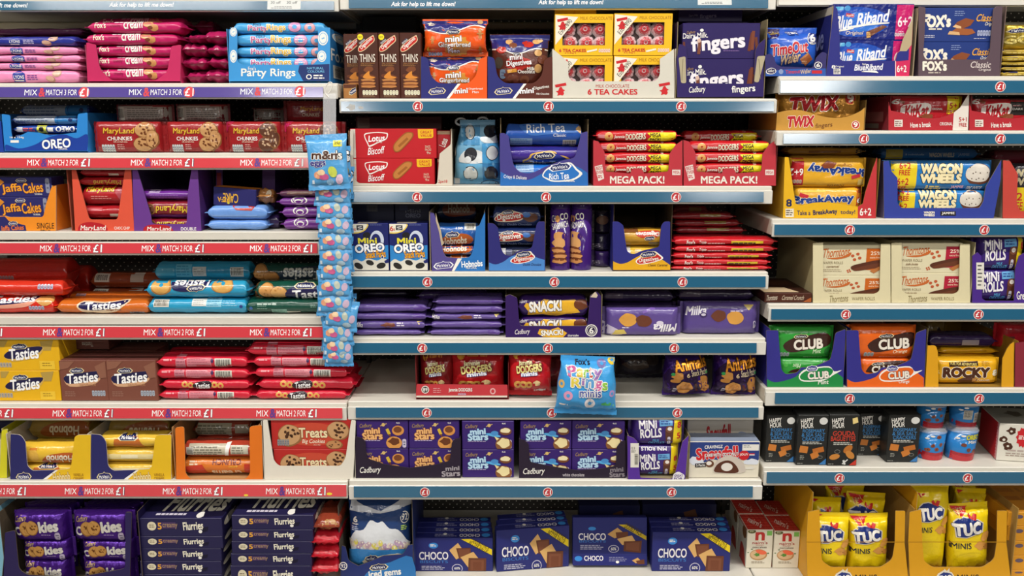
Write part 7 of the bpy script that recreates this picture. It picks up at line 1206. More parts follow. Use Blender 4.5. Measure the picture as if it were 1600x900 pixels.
def kk(x, lab, dark):
    q = lambda *p: (x+p[0],)+tuple(p[1:])
    lp = spl([q(4, 173), q(20, 176), q(50, 184), q(80, 184), q(102, 176)], False, 3)
    tray('red_finger_tray', s, .012, x, x+126, [([q(0, 204), q(0, 158, 2)]+lp+[q(102, 176), q(100, 204)], KT), ([q(100, 204), q(102, 176), q(112, 168), q(126, 145, 1), q(124, 204)], '#e4dcd2' if not dark else '#26221f')], .28, lab, yl=150, yr=147, inner='#7a3a38', sides=('#7c2630', '#c8bfae'),
         prims=R(x+9, 187, x+22, 198, '#e4dcd2')+lines(x+10, 189, x+21, 3, 3, 1.5, '#7a5a50')+T(x+34, 191, x+66, 199, 'Have a break', WH, b=.03, rot=2)+T(x+80 if not dark else x+106, 191, x+100 if not dark else x+120, 196, 'DARK' if dark else 'ORIGINAL', WH, b=.01)+(T(x+110, 183, x+122, 190, '5+1', '#b8242c', b=.03)+T(x+110, 192, x+122, 198, 'FREE', '#b8242c', b=.03) if not dark else []),
         lprims=((0, 0, 100, 100), R(40, 45, 88, 75, '#9a5a5c')+R(42, 80, 80, 95, '#8a8078')))
kk(1388, 'red open tray of six finger multipacks with a white torn flap', False)
put('brick', 'finger_multipack', D_kk, s, .018, 1393, 1512, 149, None, .045, 'red finger multipack with a yellow end in the white flapped tray', 'biscuit multipack', seed=4)
put('flow', 'finger_multipack', Design((0, 0, 100, 20), '#a81c50', 'film', R(30, 4, 60, 10, '#d8a0b8')), s, .09, 1410, 1500, 144, 160, .05, 'magenta topped multipack behind the front red multipack', 'biscuit multipack', seed=5)
put('flow', 'finger_multipack', Design((0, 0, 100, 20), '#5a1c24', 'film'), s, .09, 1405, 1505, 160, None, .05, 'dark red multipack low behind the front red multipack', 'biscuit multipack', seed=5)
kk(1514, 'red and black open tray of dark finger multipacks at the edge', True)
put('brick', 'finger_multipack', D_kd, s, .018, 1519, 1638, 154, None, .045, 'red and black finger multipack in the tray at the right edge', 'biscuit multipack', seed=6)
# --- row 3
s = S['C3']
BY = '#e2a92a'
def brk(flip): 
    return T(196, 296, 486, 350, 'BreakAway', '#1f3f8e', b=.08, out='#f4ecd8', ow=.05, rot=3) if not flip else T(256, 146, 552, 200, 'BreakAway', '#1f3f8e', b=.08, out='#f4ecd8', ow=.05, rot=-4, flip=True)
D_bk1 = Design((162, 115, 555, 258), BY, 'film', R(162, 115, 238, 258, '#b8242c')+T(176, 166, 236, 200, '6+2', WH, flip=True, b=.03)+nutri(180, 220, 232, 238, '#c8a890', 4)+brk(True)+P([(320, 150), (350, 128), (395, 140), (380, 165), (335, 165)], '#8a4426')+T(398, 140, 470, 158, 'Original', '#a8702a', flip=True, sh=.2)+R(470, 196, 512, 212, '#c8303c', 15)+T(356, 244, 440, 256, 'Nestle', '#9a6a2a', flip=True)+R(505, 218, 552, 246, '#e8ca78'))
D_bk2 = Design((185, 258, 540, 406), BY, 'film', R(498, 258, 540, 350, '#b8242c')+T(500, 310, 524, 338, '6', WH, b=.03)+R(222, 292, 266, 312, '#c8303c', -18)+brk(False)+R(504, 262, 540, 288, '#8a3a2a')+R(225, 274, 350, 284, '#eec84a'))
D_bkt = Design((0, 0, 100, 20), '#d8a43a', 'film', R(30, 8, 70, 14, '#a8702a')+T(88, 4, 96, 16, '8', '#5a4a2a'))
YT = '#e8b41e'
tray('yellow_bar_tray', s, .012, 1222, 1369, [([(1223, 341), (1226, 245, 2), (1232, 246), (1240, 300), (1243, 318), (1250, 321)]+spl([(1250, 321), (1270, 317), (1290, 316), (1315, 319), (1340, 323)], False, 3)+[(1340, 323), (1340, 341)], YT), ([(1340, 341), (1340, 323), (1348, 318), (1352, 300), (1364, 262), (1370, 246, 1), (1369, 290), (1368, 341)], '#c4363c')], .28, 'yellow open tray of yellow bar multipacks', yl=246, yr=248, inner='#8a6a2c', sides=('#c89a2a', '#c4363c'),
     prims=T(1228, 311, 1237, 323, '8', '#1f2a5a', b=.05)+R(1227, 326, 1240, 339, '#e8e0cc')+lines(1228, 328, 1239, 3, 3.4, 1.6, '#6a5a48')+T(1245, 329, 1266, 336, 'Take a', '#1f2a5a', b=.02)+T(1270, 327, 1308, 337, 'BreakAway', '#1f2a5a', b=.05, rot=4)+T(1313, 328, 1336, 336, 'today!', '#1f2a5a', b=.02)+T(1343, 325, 1361, 337, '6+2', WH, b=.03),
     lprims=((0, 0, 100, 100), R(10, 55, 60, 85, '#8a7a60')+barcode(12, 58, 58, 84, 3)))
stack('brick', 'bar_multipack', [D_bk1, D_bk2], s, .018, [(1232, 1359), (1239, 1354)], [247, 293], .055, ['upper yellow bar multipack, lettering upside down', 'lower yellow bar multipack, lettering upright'], 'biscuit multipack', 'yellow bar multipacks', seed=3, wr=.003)
stack('flow', 'bar_multipack', [D_bkt, D_bkt, D_bkt], s, .085, [(1226, 1352), (1230, 1362), (1232, 1366)], [231, 242, 270], .06, '%s yellow multipack lying behind the front two', 'biscuit multipack', 'rear yellow multipacks', seed=5)
WB = '#2a7cc4'
def wag(): return (R(665, 135, 785, 262, '#ecd02a')+T(698, 138, 754, 168, '6+2', '#c8242c', b=.03)+T(698, 172, 752, 198, 'FREE', '#c8242c', b=.04)+T(692, 212, 748, 244, '6+2', '#c8242c', b=.03)+T(692, 248, 740, 268, 'FREE', '#c8242c', b=.04)+T(802, 142, 1004, 192, 'WAGON', '#f4e6b8', b=.12, out='#1a1a1c', ow=.06)+T(802, 190, 1004, 236, 'WHEELS', '#f4e6b8', b=.12, out='#1a1a1c', ow=.06)+T(834, 244, 846, 266, '8', '#e8d48a', b=.04)+lines(852, 248, 918, 2, 9, 6, '#e8d48a')+T(958, 246, 1018, 264, 'JAMMIE', '#f0c0d8', b=.05, rot=2)+T(1036, 250, 1110, 266, 'EPIC INSIDE', WH, b=.03)
    + blob(1085, 195, 62, 50, '#6a4030', 6, .1)+blob(1085, 188, 60, 46, '#e0d8cc', 4, .1)+sum([E(1040+17*k % 90, 160+(k*29) % 60, 3, 3, '#5a4a40') for k in range(9)], []))
D_wg = Design((640, 128, 1170, 268), WB, 'film', wag())
D_wg2 = Design((690, 140, 1190, 280), WB, 'film', wag())
tray('blue_multipack_tray', s, .012, 1380, 1566, [([(1381, 343), (1380, 252, 2), (1388, 251), (1393, 268), (1402, 278), (1402, 318, 4), (1408, 325, 3), (1530, 325, 3), (1536, 315, 4), (1540, 292), (1556, 264), (1564, 250, 1), (1563, 280), (1552, 342)], '#34439c')], .29, 'blue open tray of large yellow banded multipacks', yl=252, yr=250, inner='#7d7264', sides=('#5a5a78', '#34439c'), prims=T(1443, 330, 1460, 333.5, 'WAGON', '#f0e8d8', b=.1)+T(1443, 334, 1460, 338, 'WHEELS', '#f0e8d8', b=.1)+R(1469, 330, 1493, 337, '#23201f')+T(1471, 331, 1491, 336, 'JAMMIE', WH, b=.04))
stack('brick', 'marshmallow_multipack', [D_wg, D_wg2], s, .018, [(1386, 1558), (1404, 1552)], [251, 297], .06, ['upper blue multipack with a yellow band in the blue tray', 'lower blue multipack with a yellow band in the blue tray'], 'biscuit multipack', 'blue yellow banded multipacks', seed=2)
D_wgt = Design((590, 70, 1100, 125), '#1f5a90', 'film', R(630, 78, 714, 120, '#b8a030')+T(726, 96, 820, 106, '8 individually', '#9ab0c8')+T(845, 92, 970, 112, 'WAGON WHEELS', '#b8b09a', b=.06)+T(990, 94, 1045, 110, 'JAMMIE', '#8a9ab8'))  # rear multipack, blue, yellow and lettering dulled as painted shade
stack('flow', 'marshmallow_multipack', [D_wgt, D_wgt, D_wgt], s, .09, [(1372, 1532), (1376, 1540), (1380, 1540)], [231, 250, 285], .06, '%s dim blue multipack behind the blue multipack tray front pair', 'biscuit multipack', 'rear blue multipacks', seed=4)
tray('coral_edge_tray', s, .012, 1567, 1680, [([(1566, 344), (1567, 250, 2), (1578, 252), (1590, 272, 3), (1588, 318, 4), (1594, 330, 3), (1680, 330), (1680, 344)], '#c4483e')], .28, 'coral red open tray cut off by the right edge', yl=250, yr=250, inner='#8a4438')
put('brick', 'dark_yellow_multipack', Design((0, 0, 90, 80), '#23202a', 'film', R(0, 36, 30, 80, '#e0c428')+T(2, 44, 20, 56, '+2', '#c8242c', b=.03)+T(0, 58, 22, 70, 'FREE', '#c8242c', b=.03)+T(4, 8, 60, 20, 'WAGON', '#b8ac88', b=.1)+T(4, 21, 60, 33, 'WHEELS', '#b8ac88', b=.1)), s, .018, 1584, 1676, 256, None, .055, 'black and yellow multipack in the coral tray at the right edge', 'biscuit multipack', seed=3)
put('flow', 'dark_yellow_multipack', Design((0, 0, 9, 9), '#6a1a2a', 'film'), s, .09, 1535, 1660, 234, 258, .06, 'dim maroon packet lying behind the coral edge tray', 'biscuit packet', seed=4)
put('flow', 'dark_yellow_multipack', Design((0, 0, 9, 9), '#3a1a22', 'film'), s, .09, 1572, 1660, 258, None, .06, 'dim maroon packet hidden low behind the coral edge tray', 'biscuit packet', seed=5)
# --- row 4
s = S['C4']
CR = '#ddd3ac'
def thorn(c, kind): return (T(328, 548, 462, 592, 'Thorntons', '#c8682e' if kind else '#b85a34', b=.02, sh=.2, rot=5)+P(spl([(350, 598), (420, 592), (462, 570), (455, 590), (400, 604)], seg=3), '#c8682e')+T(332, 614, 428, 626, 'WAFER ROLLS', '#8a7a58', b=.0)+T(352, 632, 412, 644, kind, '#8a6a48', sh=.25)+lines(330, 652, 440, 2, 8, 3, '#a8987a')+R(535, 552, 608, 655, c)+T(554, 566, 602, 584, '25%', '#f4e6d0', b=.02)+T(552, 590, 600, 600, 'extra free', '#f4d8b8')
    + sum([E(488+18*math.cos(a), 592+12*math.sin(a)*1.2, 8, 7, '#c05a34') for a in (.4, 1.97, 3.5, 5.1)], [])+sum([E(458+7*math.cos(a), 660+6*math.sin(a), 4, 4, '#c05a34') for a in (.4, 1.97, 3.5, 5.1)], [])
    + P(spl([(466, 640), (500, 626), (600, 606), (608, 624), (530, 640), (480, 656)], seg=3), '#5a3020')+P(spl([(480, 650), (540, 632), (608, 622), (608, 642), (560, 650), (490, 660)], seg=3), '#6b3a26')+P([(555, 660), (604, 636), (608, 650), (575, 672)], '#b8743e'))
D_t1 = Design((326, 536, 612, 682), '#e0d7b4', 'card', thorn('#c8651e', 'caramel'))
D_t2 = Design((326, 536, 612, 682), '#e0d7b4', 'card', thorn('#b0203a', 'double chocolate'))
def thtray(x0, x1, lab):
    w_ = x1-x0
    q = lambda *p: (x0+p[0]*w_/123,)+tuple(p[1:])
    tray('cream_wafer_tray', s, .012, x0, x1, [([q(0, 475), q(0, 380, 1), q(16, 379, 1), q(16, 448), q(18, 457, 4), q(26, 459, 3), q(98, 459, 3), q(105, 455, 5), q(107, 381, 1), q(122, 381, 1), q(122, 475)], CR)], .3, lab, yl=379, yr=379, inner='#c4b88e', sides=('#b3a67e', '#c8bd94'), prims=T(x0+w_*.2, 461, x0+w_*.46, 472, 'Thorntons', '#8a7a50', b=.01, sh=.2, rot=4)+T(x0+w_*.5, 464, x0+w_*.79, 469, 'WAFER ROLLS', '#8a7a50', b=.0))
thtray(1270, 1392, 'cream open tray of wafer roll boxes with orange corners')
thtray(1392.5, 1516, 'cream open tray of wafer roll boxes with crimson corners')
stack('box', 'wafer_roll_box', D_t1, s, .018, [(1283, 1379), (1283, 1378)], [383, 430.5], .06, ['upper cream wafer roll box with an orange corner', 'lower cream wafer roll box with an orange corner'], 'carton', 'cream wafer roll boxes')
stack('box', 'wafer_roll_box', D_t2, s, .018, [(1407, 1503), (1407, 1502)], [380, 426.5], .06, ['upper cream wafer roll box with a crimson corner', 'lower cream wafer roll box with a crimson corner'], 'carton', 'cream wafer roll boxes')
D_cc = Design((45, 770, 278, 820), '#4a2418', 'card', T(50, 780, 112, 808, 'Thorntons', '#d8c8b4', sh=.25, rot=5)+T(128, 782, 242, 806, 'Caramel Crunch', '#c8b49c', sh=.25)+P(spl([(230, 820), (262, 800), (278, 794), (278, 820)], False, 3), '#a8582a'), top=((0, 0, 100, 40), R(0, 0, 100, 40, '#3a1c14')+P([(0, 30), (20, 24), (60, 26), (76, 38), (0, 38)], '#d8c09a')+R(5, 5, 90, 18, '#5a3424')))
put('box', 'flat_brown_box', D_cc, s, .0125, 1195, 1269, 458, None, .2, 'flat brown caramel box lying beside the cream trays', 'carton')
tray('purple_edge_tray', s, .012, 1518, 1680, [([(1518.5, 477), (1519, 400, 1), (1527, 394), (1533, 400), (1534, 466), (1540, 470, 2), (1584, 470), (1586, 420), (1592, 400), (1600, 395), (1680, 395), (1680, 477)], '#4a2a8a')], .28, 'purple open tray of roll cakes cut off by the right edge', yl=398, yr=396, inner='#5a4a6a', sides=('#38206a', '#38206a'), prims=R(1525, 410, 1537, 452, '#e6e2d8')+lines(1527, 414, 1535, 6, 6, 2, '#4a4a4a')+T(1588, 455, 1606, 468, 'Great', WH, b=.03))
stack('brick', 'roll_cake_packet', [D_mr1, D_mr1], s, .018, [(1522, 1608), (1524, 1608)], [371, 422], .06, ['upper roll cake packet in the purple tray at the right edge', 'lower roll cake packet in the purple tray at the right edge'], 'cake packet', 'roll cake packets at the right edge', seed=3)
# --- row 5
s = S['C5']
def club(c): return P(spl([(175, 228), (225, 186), (300, 172), (410, 152), (455, 190), (430, 230), (330, 250), (220, 268)], seg=3), '#3a1f18')+mcv(235, 160, 315, 186, 4, '#241a2a')+T(234, 188, 404, 250, 'CLUB', '#f0e8da', b=.07, rot=4)+nutri(160, 268, 215, 294, '#a8b8b8', 3)+lines(300, 296, 440, 1, 5, 4, WH)
GR_ = '#2f9a38'
D_cm = Design((110, 124, 482, 305), GR_, 'film', club(0)+T(346, 248, 396, 272, 'Mint', '#d8f0c8', sh=.2, rot=4)+blob(440, 262, 24, 28, '#1f6a2a', 4))
D_cm2 = Design((110, 305, 482, 480), GR_, 'film', T(218, 342, 272, 368, 'Mint', '#d8f0c8', flip=True, sh=.2)+nutri(412, 322, 450, 338, '#a8b8b8', 2)+P(spl([(190, 400), (230, 378), (330, 372), (400, 380), (420, 400)], False, 3), '#3a1f18')+E(178, 345, 14, 18, '#4ab048'))
OC = '#e8661a'
D_co = Design((80, 124, 460, 305), OC, 'film', club(1)+T(314, 252, 398, 278, 'Orange', '#f8e0b8', sh=.2, rot=4)+E(440, 240, 20, 26, '#f0b040')+lines(250, 296, 360, 1, 5, 4, WH))
D_co2 = Design((80, 305, 460, 480), OC, 'film', P(spl([(150, 380), (190, 340), (300, 325), (400, 325), (440, 360), (400, 400), (170, 400)], seg=3), '#3a1f18')+mcv(180, 330, 260, 354, 4, '#241a2a')+T(180, 352, 330, 400, 'CLUB', '#f0e8da', b=.07, rot=4))
CBV = '#33308a'
def cltray(x0, x1, c, lab, word):
    k = (x1-x0)/120.0; X = lambda v: x0+v*k
    tray('navy_bar_tray', s, .012, x0, x1, [([(X(0), 608), (X(0), 592), (X(-1), 516, 2), (X(18), 516, 3), (X(20), 545), (X(23), 578, 5), (X(30), 585, 4), (X(48), 582, 4), (X(54), 574), (X(72), 574), (X(100), 562, 4), (X(104), 545), (X(108), 520, 4), (X(124), 514, 2), (X(120), 608)], CBV)], .27, lab, yl=514, yr=513, inner='#6a6048', sides=('#33308a', '#55524a'),
         prims=P([(X(.3), 607.6), (X(.3), 592)]+spl([(X(.3), 592), (X(12), 597), (X(30), 594), (X(46), 588), (X(60), 576), (X(100), 578), (X(120), 590)], False, 3)+[(X(119.7), 607.6)], c)+P(spl([(X(50), 588), (X(58), 578), (X(74), 574), (X(98), 572), (X(106), 580), (X(118), 578), (X(104), 586), (X(90), 594), (X(58), 596)], seg=3), WH)+P(spl([(X(52), 588), (X(60), 580), (X(74), 576), (X(97), 574), (X(104), 581), (X(90), 592), (X(59), 594)], seg=3), c)+mcv(X(62), 570, X(80), 580, 5, CBV, '#ffffff')+T(X(64), 580, X(98), 592, 'CLUB', '#f0e8da', b=.08, out='#1c1c50', ow=.06, rot=4)+T(X(80), 593, X(98), 600, word, WH, sh=.2, rot=3))
cltray(1198, 1317, '#1f8a44', 'navy and green open tray of mint bar packets', 'Mint')
cltray(1323, 1443, '#e8661a', 'navy and orange open tray of orange bar packets', 'Orange')
stack('brick', 'bar_packet', [D_cm, D_cm2], s, .018, [(1207, 1308), (1213, 1305)], [513, 561], .06, ['upper green bar packet in the navy and green tray', 'lower green bar packet upside down in the same tray'], 'biscuit packet', 'green bar packets', seed=3)
stack('brick', 'bar_packet', [D_co, D_co2], s, .018, [(1328, 1438), (1340, 1432)], [512, 561], .06, ['upper orange bar packet in the navy and orange tray', 'lower orange bar packet in the navy and orange tray'], 'biscuit packet', 'orange bar packets', seed=3)
D_cd = Design((0, 0, 100, 40), '#5a2c14', 'film', P(spl([(10, 30), (30, 8), (70, 6), (90, 22), (60, 34)], seg=3), '#241410')+T(30, 12, 70, 30, 'CLUB', '#7a6a5a', b=.07))  # orange bar packet turned brown to paint the shade behind
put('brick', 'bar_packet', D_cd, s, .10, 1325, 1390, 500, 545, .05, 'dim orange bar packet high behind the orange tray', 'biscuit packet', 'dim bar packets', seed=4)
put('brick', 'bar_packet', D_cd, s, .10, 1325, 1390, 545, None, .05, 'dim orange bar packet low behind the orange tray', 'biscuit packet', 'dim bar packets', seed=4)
put('brick', 'bar_packet', Design((0, 0, 100, 40), '#6a5420', 'film', P([(40, 16), (60, 6), (96, 20), (80, 36)], '#2a1a12')), s, .15, 1440, 1482, 502, 560, .05, 'dim mustard packet deep behind the yellow bar tray', 'biscuit packet', seed=5)
YR = '#e9ad1e'
D_rk = Design((1085, 320, 1485, 490), YR, 'film', R(1170, 336, 1338, 366, '#3a2216', 3)+T(1178, 342, 1330, 360, 'FUEL FOR ADVENTURES', '#f0d878', b=.02, rot=-3)+T(1135, 372, 1410, 446, 'ROCKY', '#4a2818', b=.11, out='#f4e8d0', ow=.06)+T(1424, 388, 1462, 432, '8', '#f4ead0', b=.08)+T(1430, 434, 1456, 442, 'bars', '#8a6420')+P(spl([(1225, 468), (1250, 448), (1310, 440), (1340, 456), (1320, 480), (1260, 484)], seg=3), '#5a3220')+P([(1310, 450), (1336, 446), (1332, 470), (1312, 474)], '#c89050')+T(1338, 456, 1416, 470, 'CARAMEL', '#f4e8d0', b=.03)+T(1078, 398, 1120, 420, '20%', '#e8d8a0')+nutri(1070, 448, 1120, 470, '#c8a848', 3)+lines(1360, 334, 1410, 3, 10, 4, '#a87a1c'))
D_rk2 = Design((1085, 290, 1485, 330), YR, 'film', R(1150, 292, 1318, 318, '#3a2216', 5)+T(1156, 296, 1310, 312, 'FUEL FOR ADVENTURES', '#f0d878', b=.02, rot=-5))
D_rk3 = Design((0, 0, 100, 20), YR, 'film', R(10, 8, 80, 13, '#c8921a', 4))
tray('amber_bar_tray', s, .012, 1445, 1584, [([(1445, 608), (1449, 540, 2), (1462, 539, 5), (1465, 550), (1466, 604), (1564, 606), (1566, 560), (1573, 545), (1578, 538, 1), (1584, 534, 1), (1583, 607)], '#e0a21c')], .27, 'amber open tray of yellow bar packets with a torn right wing', yl=540, yr=533, inner='#9a7426')
stack('brick', 'amber_bar_packet', [D_rk], s, .020, [(1463, 1570)], [563], .05, ['large amber bar packet standing in front in its tray'], 'biscuit packet', seed=4)
stack('flow', 'amber_bar_packet', [D_rk3, D_rk3, D_rk2], s, .082, [(1468, 1570), (1466, 1574), (1466, 1572)], [545, 555, 563], .05, '%s amber packet lying behind the large one', 'biscuit packet', 'amber packets lying behind', seed=6)
put('flow', 'dark_purple_packet', Design((0, 0, 100, 20), '#2a1a4a', 'film', R(50, 8, 74, 16, '#8a8490')), s, .075, 1450, 1560, 524, 544, .06, 'dark purple packet lying on the amber packets', 'biscuit packet', seed=7)
put('brick', 'red_packet', Design((0, 0, 9, 9), '#b01c2a', 'film'), s, .07, 1562, 1640, 508, 545, .06, 'shiny red packet at the right edge above the maroon tray', 'biscuit packet', seed=3)
put('brick', 'red_packet', Design((0, 0, 9, 9), '#7a1a24', 'film'), s, .07, 1588, 1640, 545, None, .06, 'red packet low behind the maroon tray', 'biscuit packet', seed=4)
tray('maroon_tray', s, .012, 1585, 1680, [([(1585, 607), (1586, 536, 2), (1600, 534), (1680, 534), (1680, 607)], '#8a2c3c')], .06, 'maroon open tray cut off by the right edge', yl=535, inner='#6a2a30')
# --- row 6
s = S['C6']
BK = '#242524'
def happy(word, c, f): 
    o = T(72, 108, 134, 132, 'HAPPY', WH, b=.02, rot=6)+T(76, 132, 134, 158, 'HOUR', WH, b=.02, rot=4)
    if word == 1:
        o += E(182, 122, 20, 18, '#d8d8d4')+T(84, 162, 190, 180, 'ROSEMARY', c, b=.02)+T(80, 182, 194, 201, '& SEA SALT', c, b=.02)+T(84, 203, 190, 222, 'CRACKERS', c, b=.02)+lines(86, 226, 188, 2, 8, 4, '#c8c8c0')+R(74, 248, 114, 282, '#c87a34', -8)+R(138, 256, 192, 282, '#b86a2a', 14)+R(130, 280, 168, 310, '#c87a34', 24)+lines(78, 296, 100, 3, 8, 3, '#a8a8a0')+E(176, 304, 12, 8, '#8a8a84')+E(176, 304, 10, 6, BK)+P([(170, 342), (206, 310), (206, 342)], '#3a78b4')
    else:
        o += P([(172, 110), (196, 104), (202, 130), (176, 138)], '#e8d088')+T(80, 172, 190, 196, 'GOUDA', c, b=.03)+T(72, 198, 194, 222, 'BAGUETTES', c, b=.03)+lines(86, 228, 188, 2, 8, 4, '#c8c8c0')+E(96, 300, 26, 14, '#c8843c', 12)+E(160, 262, 26, 16, '#b8702e', 40)+E(172, 290, 26, 16, '#c8843c', -40)+R(140, 316, 150, 340, '#d8d8d4', 20)+R(132, 322, 166, 328, '#d8d8d4', 40)+E(108, 274, 14, 10, '#8a8a84')+E(108, 274, 12, 8, BK)+P([(170, 342), (206, 312), (206, 342)], '#c83a2c')
    return o+lines(66, 334, 100, 1, 6, 4, '#8a8a84')
D_hr = Design((60, 92, 208, 344), BK, 'card', happy(1, '#3f80b8', 0))
D_hg = Design((60, 92, 208, 344), BK, 'card', happy(2, '#c8402e', 0))
GH = 'black cracker cartons'
for (a, b, yt, yo, d, l) in ((1199, 1244.5, 648.5, .03, D_hr, 'black cracker carton with blue lettering, first at the shelf end'), (1248, 1296, 648.5, .012, D_hr, 'black cracker carton with blue lettering, second from the shelf end'), (1297, 1344, 648, .008, D_hg, 'black cracker carton with red lettering'), (1344, 1386, 646, .075, D_hr, 'black cracker carton set back beside the red lettered one'), (1390, 1440, 648, .03, D_hr, 'black cracker carton with blue lettering beside the round tubs')):
    put('box', 'cracker_carton', d, s, yo, a, b, yt, None, .045, l, 'carton', GH)
D_hd2 = Design((0, 0, 9, 9), '#171817', 'card')  # carton black deepened to paint the shade of the second rank
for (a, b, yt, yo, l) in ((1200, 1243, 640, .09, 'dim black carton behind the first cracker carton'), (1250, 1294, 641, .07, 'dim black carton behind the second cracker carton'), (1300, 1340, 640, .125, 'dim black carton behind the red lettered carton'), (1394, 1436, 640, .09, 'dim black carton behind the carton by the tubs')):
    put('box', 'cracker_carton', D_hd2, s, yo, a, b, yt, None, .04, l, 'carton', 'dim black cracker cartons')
def tub(x0, x1, yt, yb, yo, label, var):
    Y = s.yf+yo; A = at(x0, (yt+(yb or yt))/2, Y); B = at(x1, (yt+(yb or yt))/2, Y); r = (B.x-A.x)/2
    z0 = s.z+.0006 if yb is None else at(x0, yb, Y).z; z1 = at(x0, yt, Y).z; H = z1-z0
    wall = lathe([(r*.80, 0), (r*.82, .001), (r*.96, H-.012)], 40)
    mb = MB(); mb.add(wall, M('#2f7fc4', 'gloss'), True); bvh = BVHTree.FromPolygons(*wall)
    pr = P([(0, 70), (25, 74), (50, 76), (75, 74), (100, 70), (100, 100), (0, 100)], '#a8242e')+P([(0, 80), (50, 86), (100, 80), (100, 100), (0, 100)], '#c0303a')+E(22, 30, 6, 3, WH)+E(36, 22, 7, 3, WH)
    if var == 0: pr += sum([blob(x, y, 7, 6, '#8a4a34', k+2, .2, 9)+E(x, y, 2, 2, '#5a2a20') for k, (x, y) in enumerate(((56, 24), (40, 52), (66, 50), (26, 66), (52, 64)))], [])+barcode(80, 46, 92, 78, 3, vert=True)
    elif var == 1: pr += T(44, 18, 86, 34, 'OREO', '#d8e04a', b=.08, out='#8a1c24', ow=.06)+T(52, 36, 80, 46, 'Mini', WH, b=.05)+sum([blob(x, y, 7, 6, '#7a4434', k+2, .2, 9) for k, (x, y) in enumerate(((40, 50), (74, 70), (56, 66)))], [])
    else: pr += R(30, 30, 58, 64, '#b8b4a8')+lines(32, 34, 56, 6, 4, 2, '#5a5a58')+barcode(64, 40, 82, 76, 4, vert=True)
    decals(mb, bvh, {'front': ((0, 0, 100, 100), pr)}, 2*r, H, 0, 'gloss', .006)
    t = mb.build('biscuit_tub', None, ((A.x+B.x)/2, Y+r, z0)); tag(t, label, 'tub', 'round blue biscuit tubs')
    MB().add(lathe([(r*.965, H-.0125), (r, H-.012), (r*1.0, H-.008), (r*.95, H-.007), (r*.90, H), (r*.4, H-.0005)], 40), clear_plastic(), True).build('lid', t)
tub(1443, 1490, 672, None, .035, 'round blue biscuit tub, lower one nearest the black cartons', 0)
tub(1490, 1541, 671, None, .03, 'round blue biscuit tub, lower one nearest the white box', 1)
tub(1442, 1488, 630, 672.5, .045, 'round blue biscuit tub stacked nearest the black cartons', 0)
tub(1494, 1540, 629, 672, .045, 'round blue biscuit tub stacked nearest the white box', 2)
D_wb = Design((1250, 160, 1500, 340), '#dcd8cc', 'card', blob(1298, 195, 18, 16, '#4a2a1c', 3, .3)+blob(1272, 236, 16, 16, '#4a2a1c', 4, .2)+E(1272, 238, 6, 6, '#dcd8cc')+blob(1290, 268, 18, 18, '#4a2a1c', 5, .2)+E(1290, 268, 5, 5, '#dcd8cc')+E(1298, 196, 5, 5, '#dcd8cc')+spl_star(1345, 222, 26, 48, '#c8242c')+lines(1328, 214, 1364, 3, 7, 4, WH)+lines(1290, 284, 1400, 1, 8, 8, '#b8a8a0')+lines(1284, 300, 1400, 2, 10, 5, '#a8988c'), top=((0, 0, 100, 40), R(0, 0, 100, 40, '#8a8880')+blob(40, 15, 14, 6, '#4a4038', 3, .3)+blob(70, 25, 12, 6, '#4a4038', 4, .3)))
D_wb.faces['left'] = ((0, 0, 100, 100), R(0, 0, 100, 100, '#c8242c')+sum([E(96, 6+k*8, 5, 4, '#e8a0a0') for k in range(12)], []))
o = put('box', 'red_white_box', D_wb, s, .03, 1566, 1660, 664, None, .13, 'white gingerbread box with a red scalloped side at the right edge', 'carton', rz=-10)
# --- row 7
s = S['C7']
TY2 = '#efd016'
def tuc(s_=1): return (P([(330, 690), (345, 670), (370, 662), (430, 680), (452, 700), (450, 750), (380, 775), (340, 772)], '#e8e0d0')+P([(334, 692), (348, 674), (370, 667), (428, 684), (447, 702), (445, 746), (380, 770), (344, 768)], '#22357e')+T(330, 692, 440, 762, 'TUC', '#f6f2ea', b=.09, out='#16245a', ow=.04, rot=6)+P([(388, 672), (384, 656), (396, 652), (402, 668), (412, 652), (424, 656), (416, 684)], '#d0302c')+T(324, 802, 400, 834, 'MINIS', '#2c2a2e', b=.03)
    + blob(440, 820, 26, 22, '#d89a4a', 3, .15)+blob(460, 770, 16, 26, '#d89a4a', 5, .15, rot=-30)+blob(470, 830, 14, 18, '#c88a3e', 6, .15)+E(452, 826, 2.4, 2.4, '#8a5a24')+P([(325, 618), (362, 622), (335, 640)], '#d0282c'))
D_tu = Design((318, 612, 488, 985), TY2, 'film', tuc())
D_tu2 = Design((318, 612, 488, 985), TY2, 'film', P([(330, 625), (400, 625), (358, 672)], '#d0282c')+T(340, 634, 380, 648, 'NEW', '#f0d8a0', rot=20)+tuc())
AM = '#dda01c'
D_tu3 = Design((300, 575, 488, 1075), TY2, 'film', tuc())
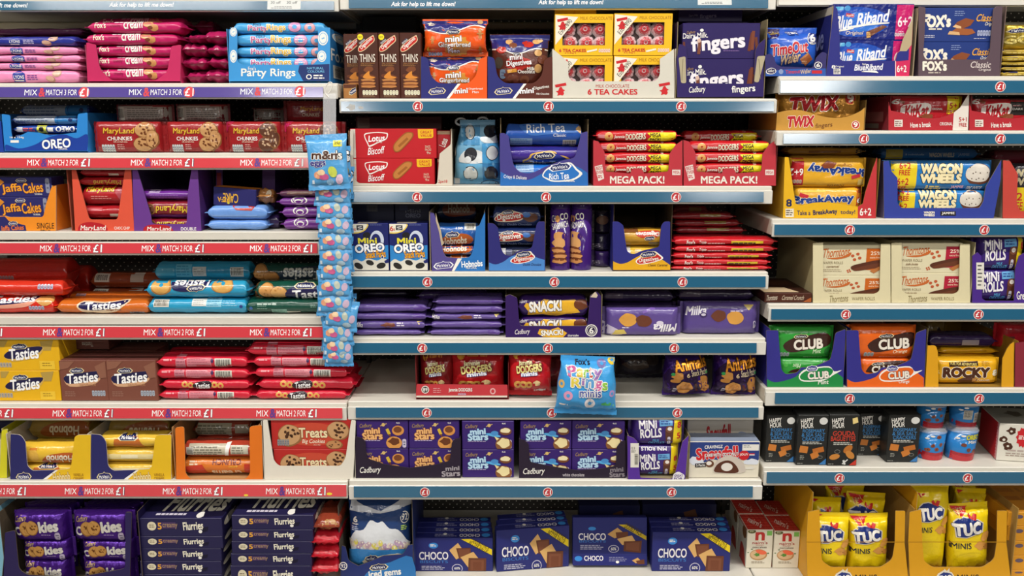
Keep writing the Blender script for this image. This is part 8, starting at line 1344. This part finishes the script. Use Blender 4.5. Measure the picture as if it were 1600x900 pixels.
def tuctray(x0, x1, lab, seed):
    k = (x1-x0)/157.0; X = lambda v: x0+v*k
    tray('amber_snack_tray', s, .045, x0, x1, [([(X(0), 960), (X(2), 845), (X(4), 800, 2), (X(22), 796, 1), (X(24), 850), (X(26), 876, 6), (X(40), 886, 5), (X(118), 886, 5), (X(136), 874, 7), (X(140), 848), (X(141), 798, 1), (X(156), 798, 2), (X(155), 848), (X(157), 960)], AM)], .3, lab, yl=770, yr=795, inner='#b08a48', sides=(AM, '#c4901c'),
         prims=P([(X(43), 905), (X(48), 896), (X(58), 890), (X(70), 894), (X(75), 902), (X(74), 920), (X(45), 920)], '#e8e0d0')+P([(X(45), 906), (X(50), 898), (X(58), 893), (X(69), 896), (X(73), 903), (X(72), 920), (X(47), 920)], '#22357e')+T(X(47), 898, X(70), 914, 'TUC', '#f6f2ea', b=.09, rot=5)+P([(X(58), 894), (X(58), 888), (X(62), 892), (X(66), 887), (X(66), 894)], '#e8e0d0')+T(X(78), 897, X(112), 909, 'MINIS', '#3a2c1c', b=.02)+R(X(1), 846, X(155), 847, '#b8841a'))
tuctray(1258, 1415, 'amber open tray of yellow snack bags beside the oatcake boxes', 1)
tuctray(1417, 1574, 'amber open tray of yellow snack bags beside the orange boxes', 2)
G7 = 'yellow mini cracker bags'
for (a, b, yt, yb_, yo, sd, ry, d, l) in ((1276, 1333, 810, None, .054, 3, 1, D_tu, 'front yellow snack bag at the left in the first amber tray'), (1336, 1399, 812, None, .056, 4, -2, D_tu2, 'front yellow snack bag at the right in the first amber tray'), (1270, 1318, 786, None, .125, 5, 2, D_tu, 'second rank yellow snack bag at the left of the first amber tray'), (1322, 1384, 779, None, .125, 6, 4, D_tu2, 'second rank yellow snack bag showing its red flash'), (1300, 1362, 764, None, .20, 7, -2, D_tu2, 'third rank yellow snack bag standing tallest in the first amber tray'),
        (1432, 1493, 762, None, .072, 8, 0, D_tu3, 'tall yellow snack bag poking above the second amber tray'), (1498, 1561, 796, None, .058, 9, -4, D_tu2, 'leaning yellow snack bag at the right in the second amber tray'), (1496, 1545, 772, None, .13, 10, 3, D_tu, 'yellow snack bag behind the leaning one'), (1434, 1484, 756, None, .20, 11, 2, D_tu, 'yellow snack bag deepest behind the tall one'), (1500, 1552, 758, None, .20, 12, -2, D_tu2, 'yellow snack bag deepest behind the leaning one')):
    put('bag', 'mini_cracker_bag', d, s, yo, a, b, yt, yb_, .055, l, 'snack bag', G7, seed=sd, ry=ry, n=3.2, taper=.035)
D_ob = Design((0, 0, 40, 30), '#dc9a28', 'card', E(8, 10, 3, 4, '#6a5a6a')+P([(26, 18), (40, 14), (40, 26), (30, 24)], '#a8641e'), top=((0, 0, 40, 30), R(0, 0, 40, 30, '#d08a24')+lines(8, 8, 36, 2, 8, 4, '#b87420')))
stack('box', 'amber_biscuit_box', [D_ob]*5, s, .07, (1575, 1660), [800, 822, 845, 868, 891], .2, '%s amber box in the pile at the lower right corner', 'carton', 'amber boxes')
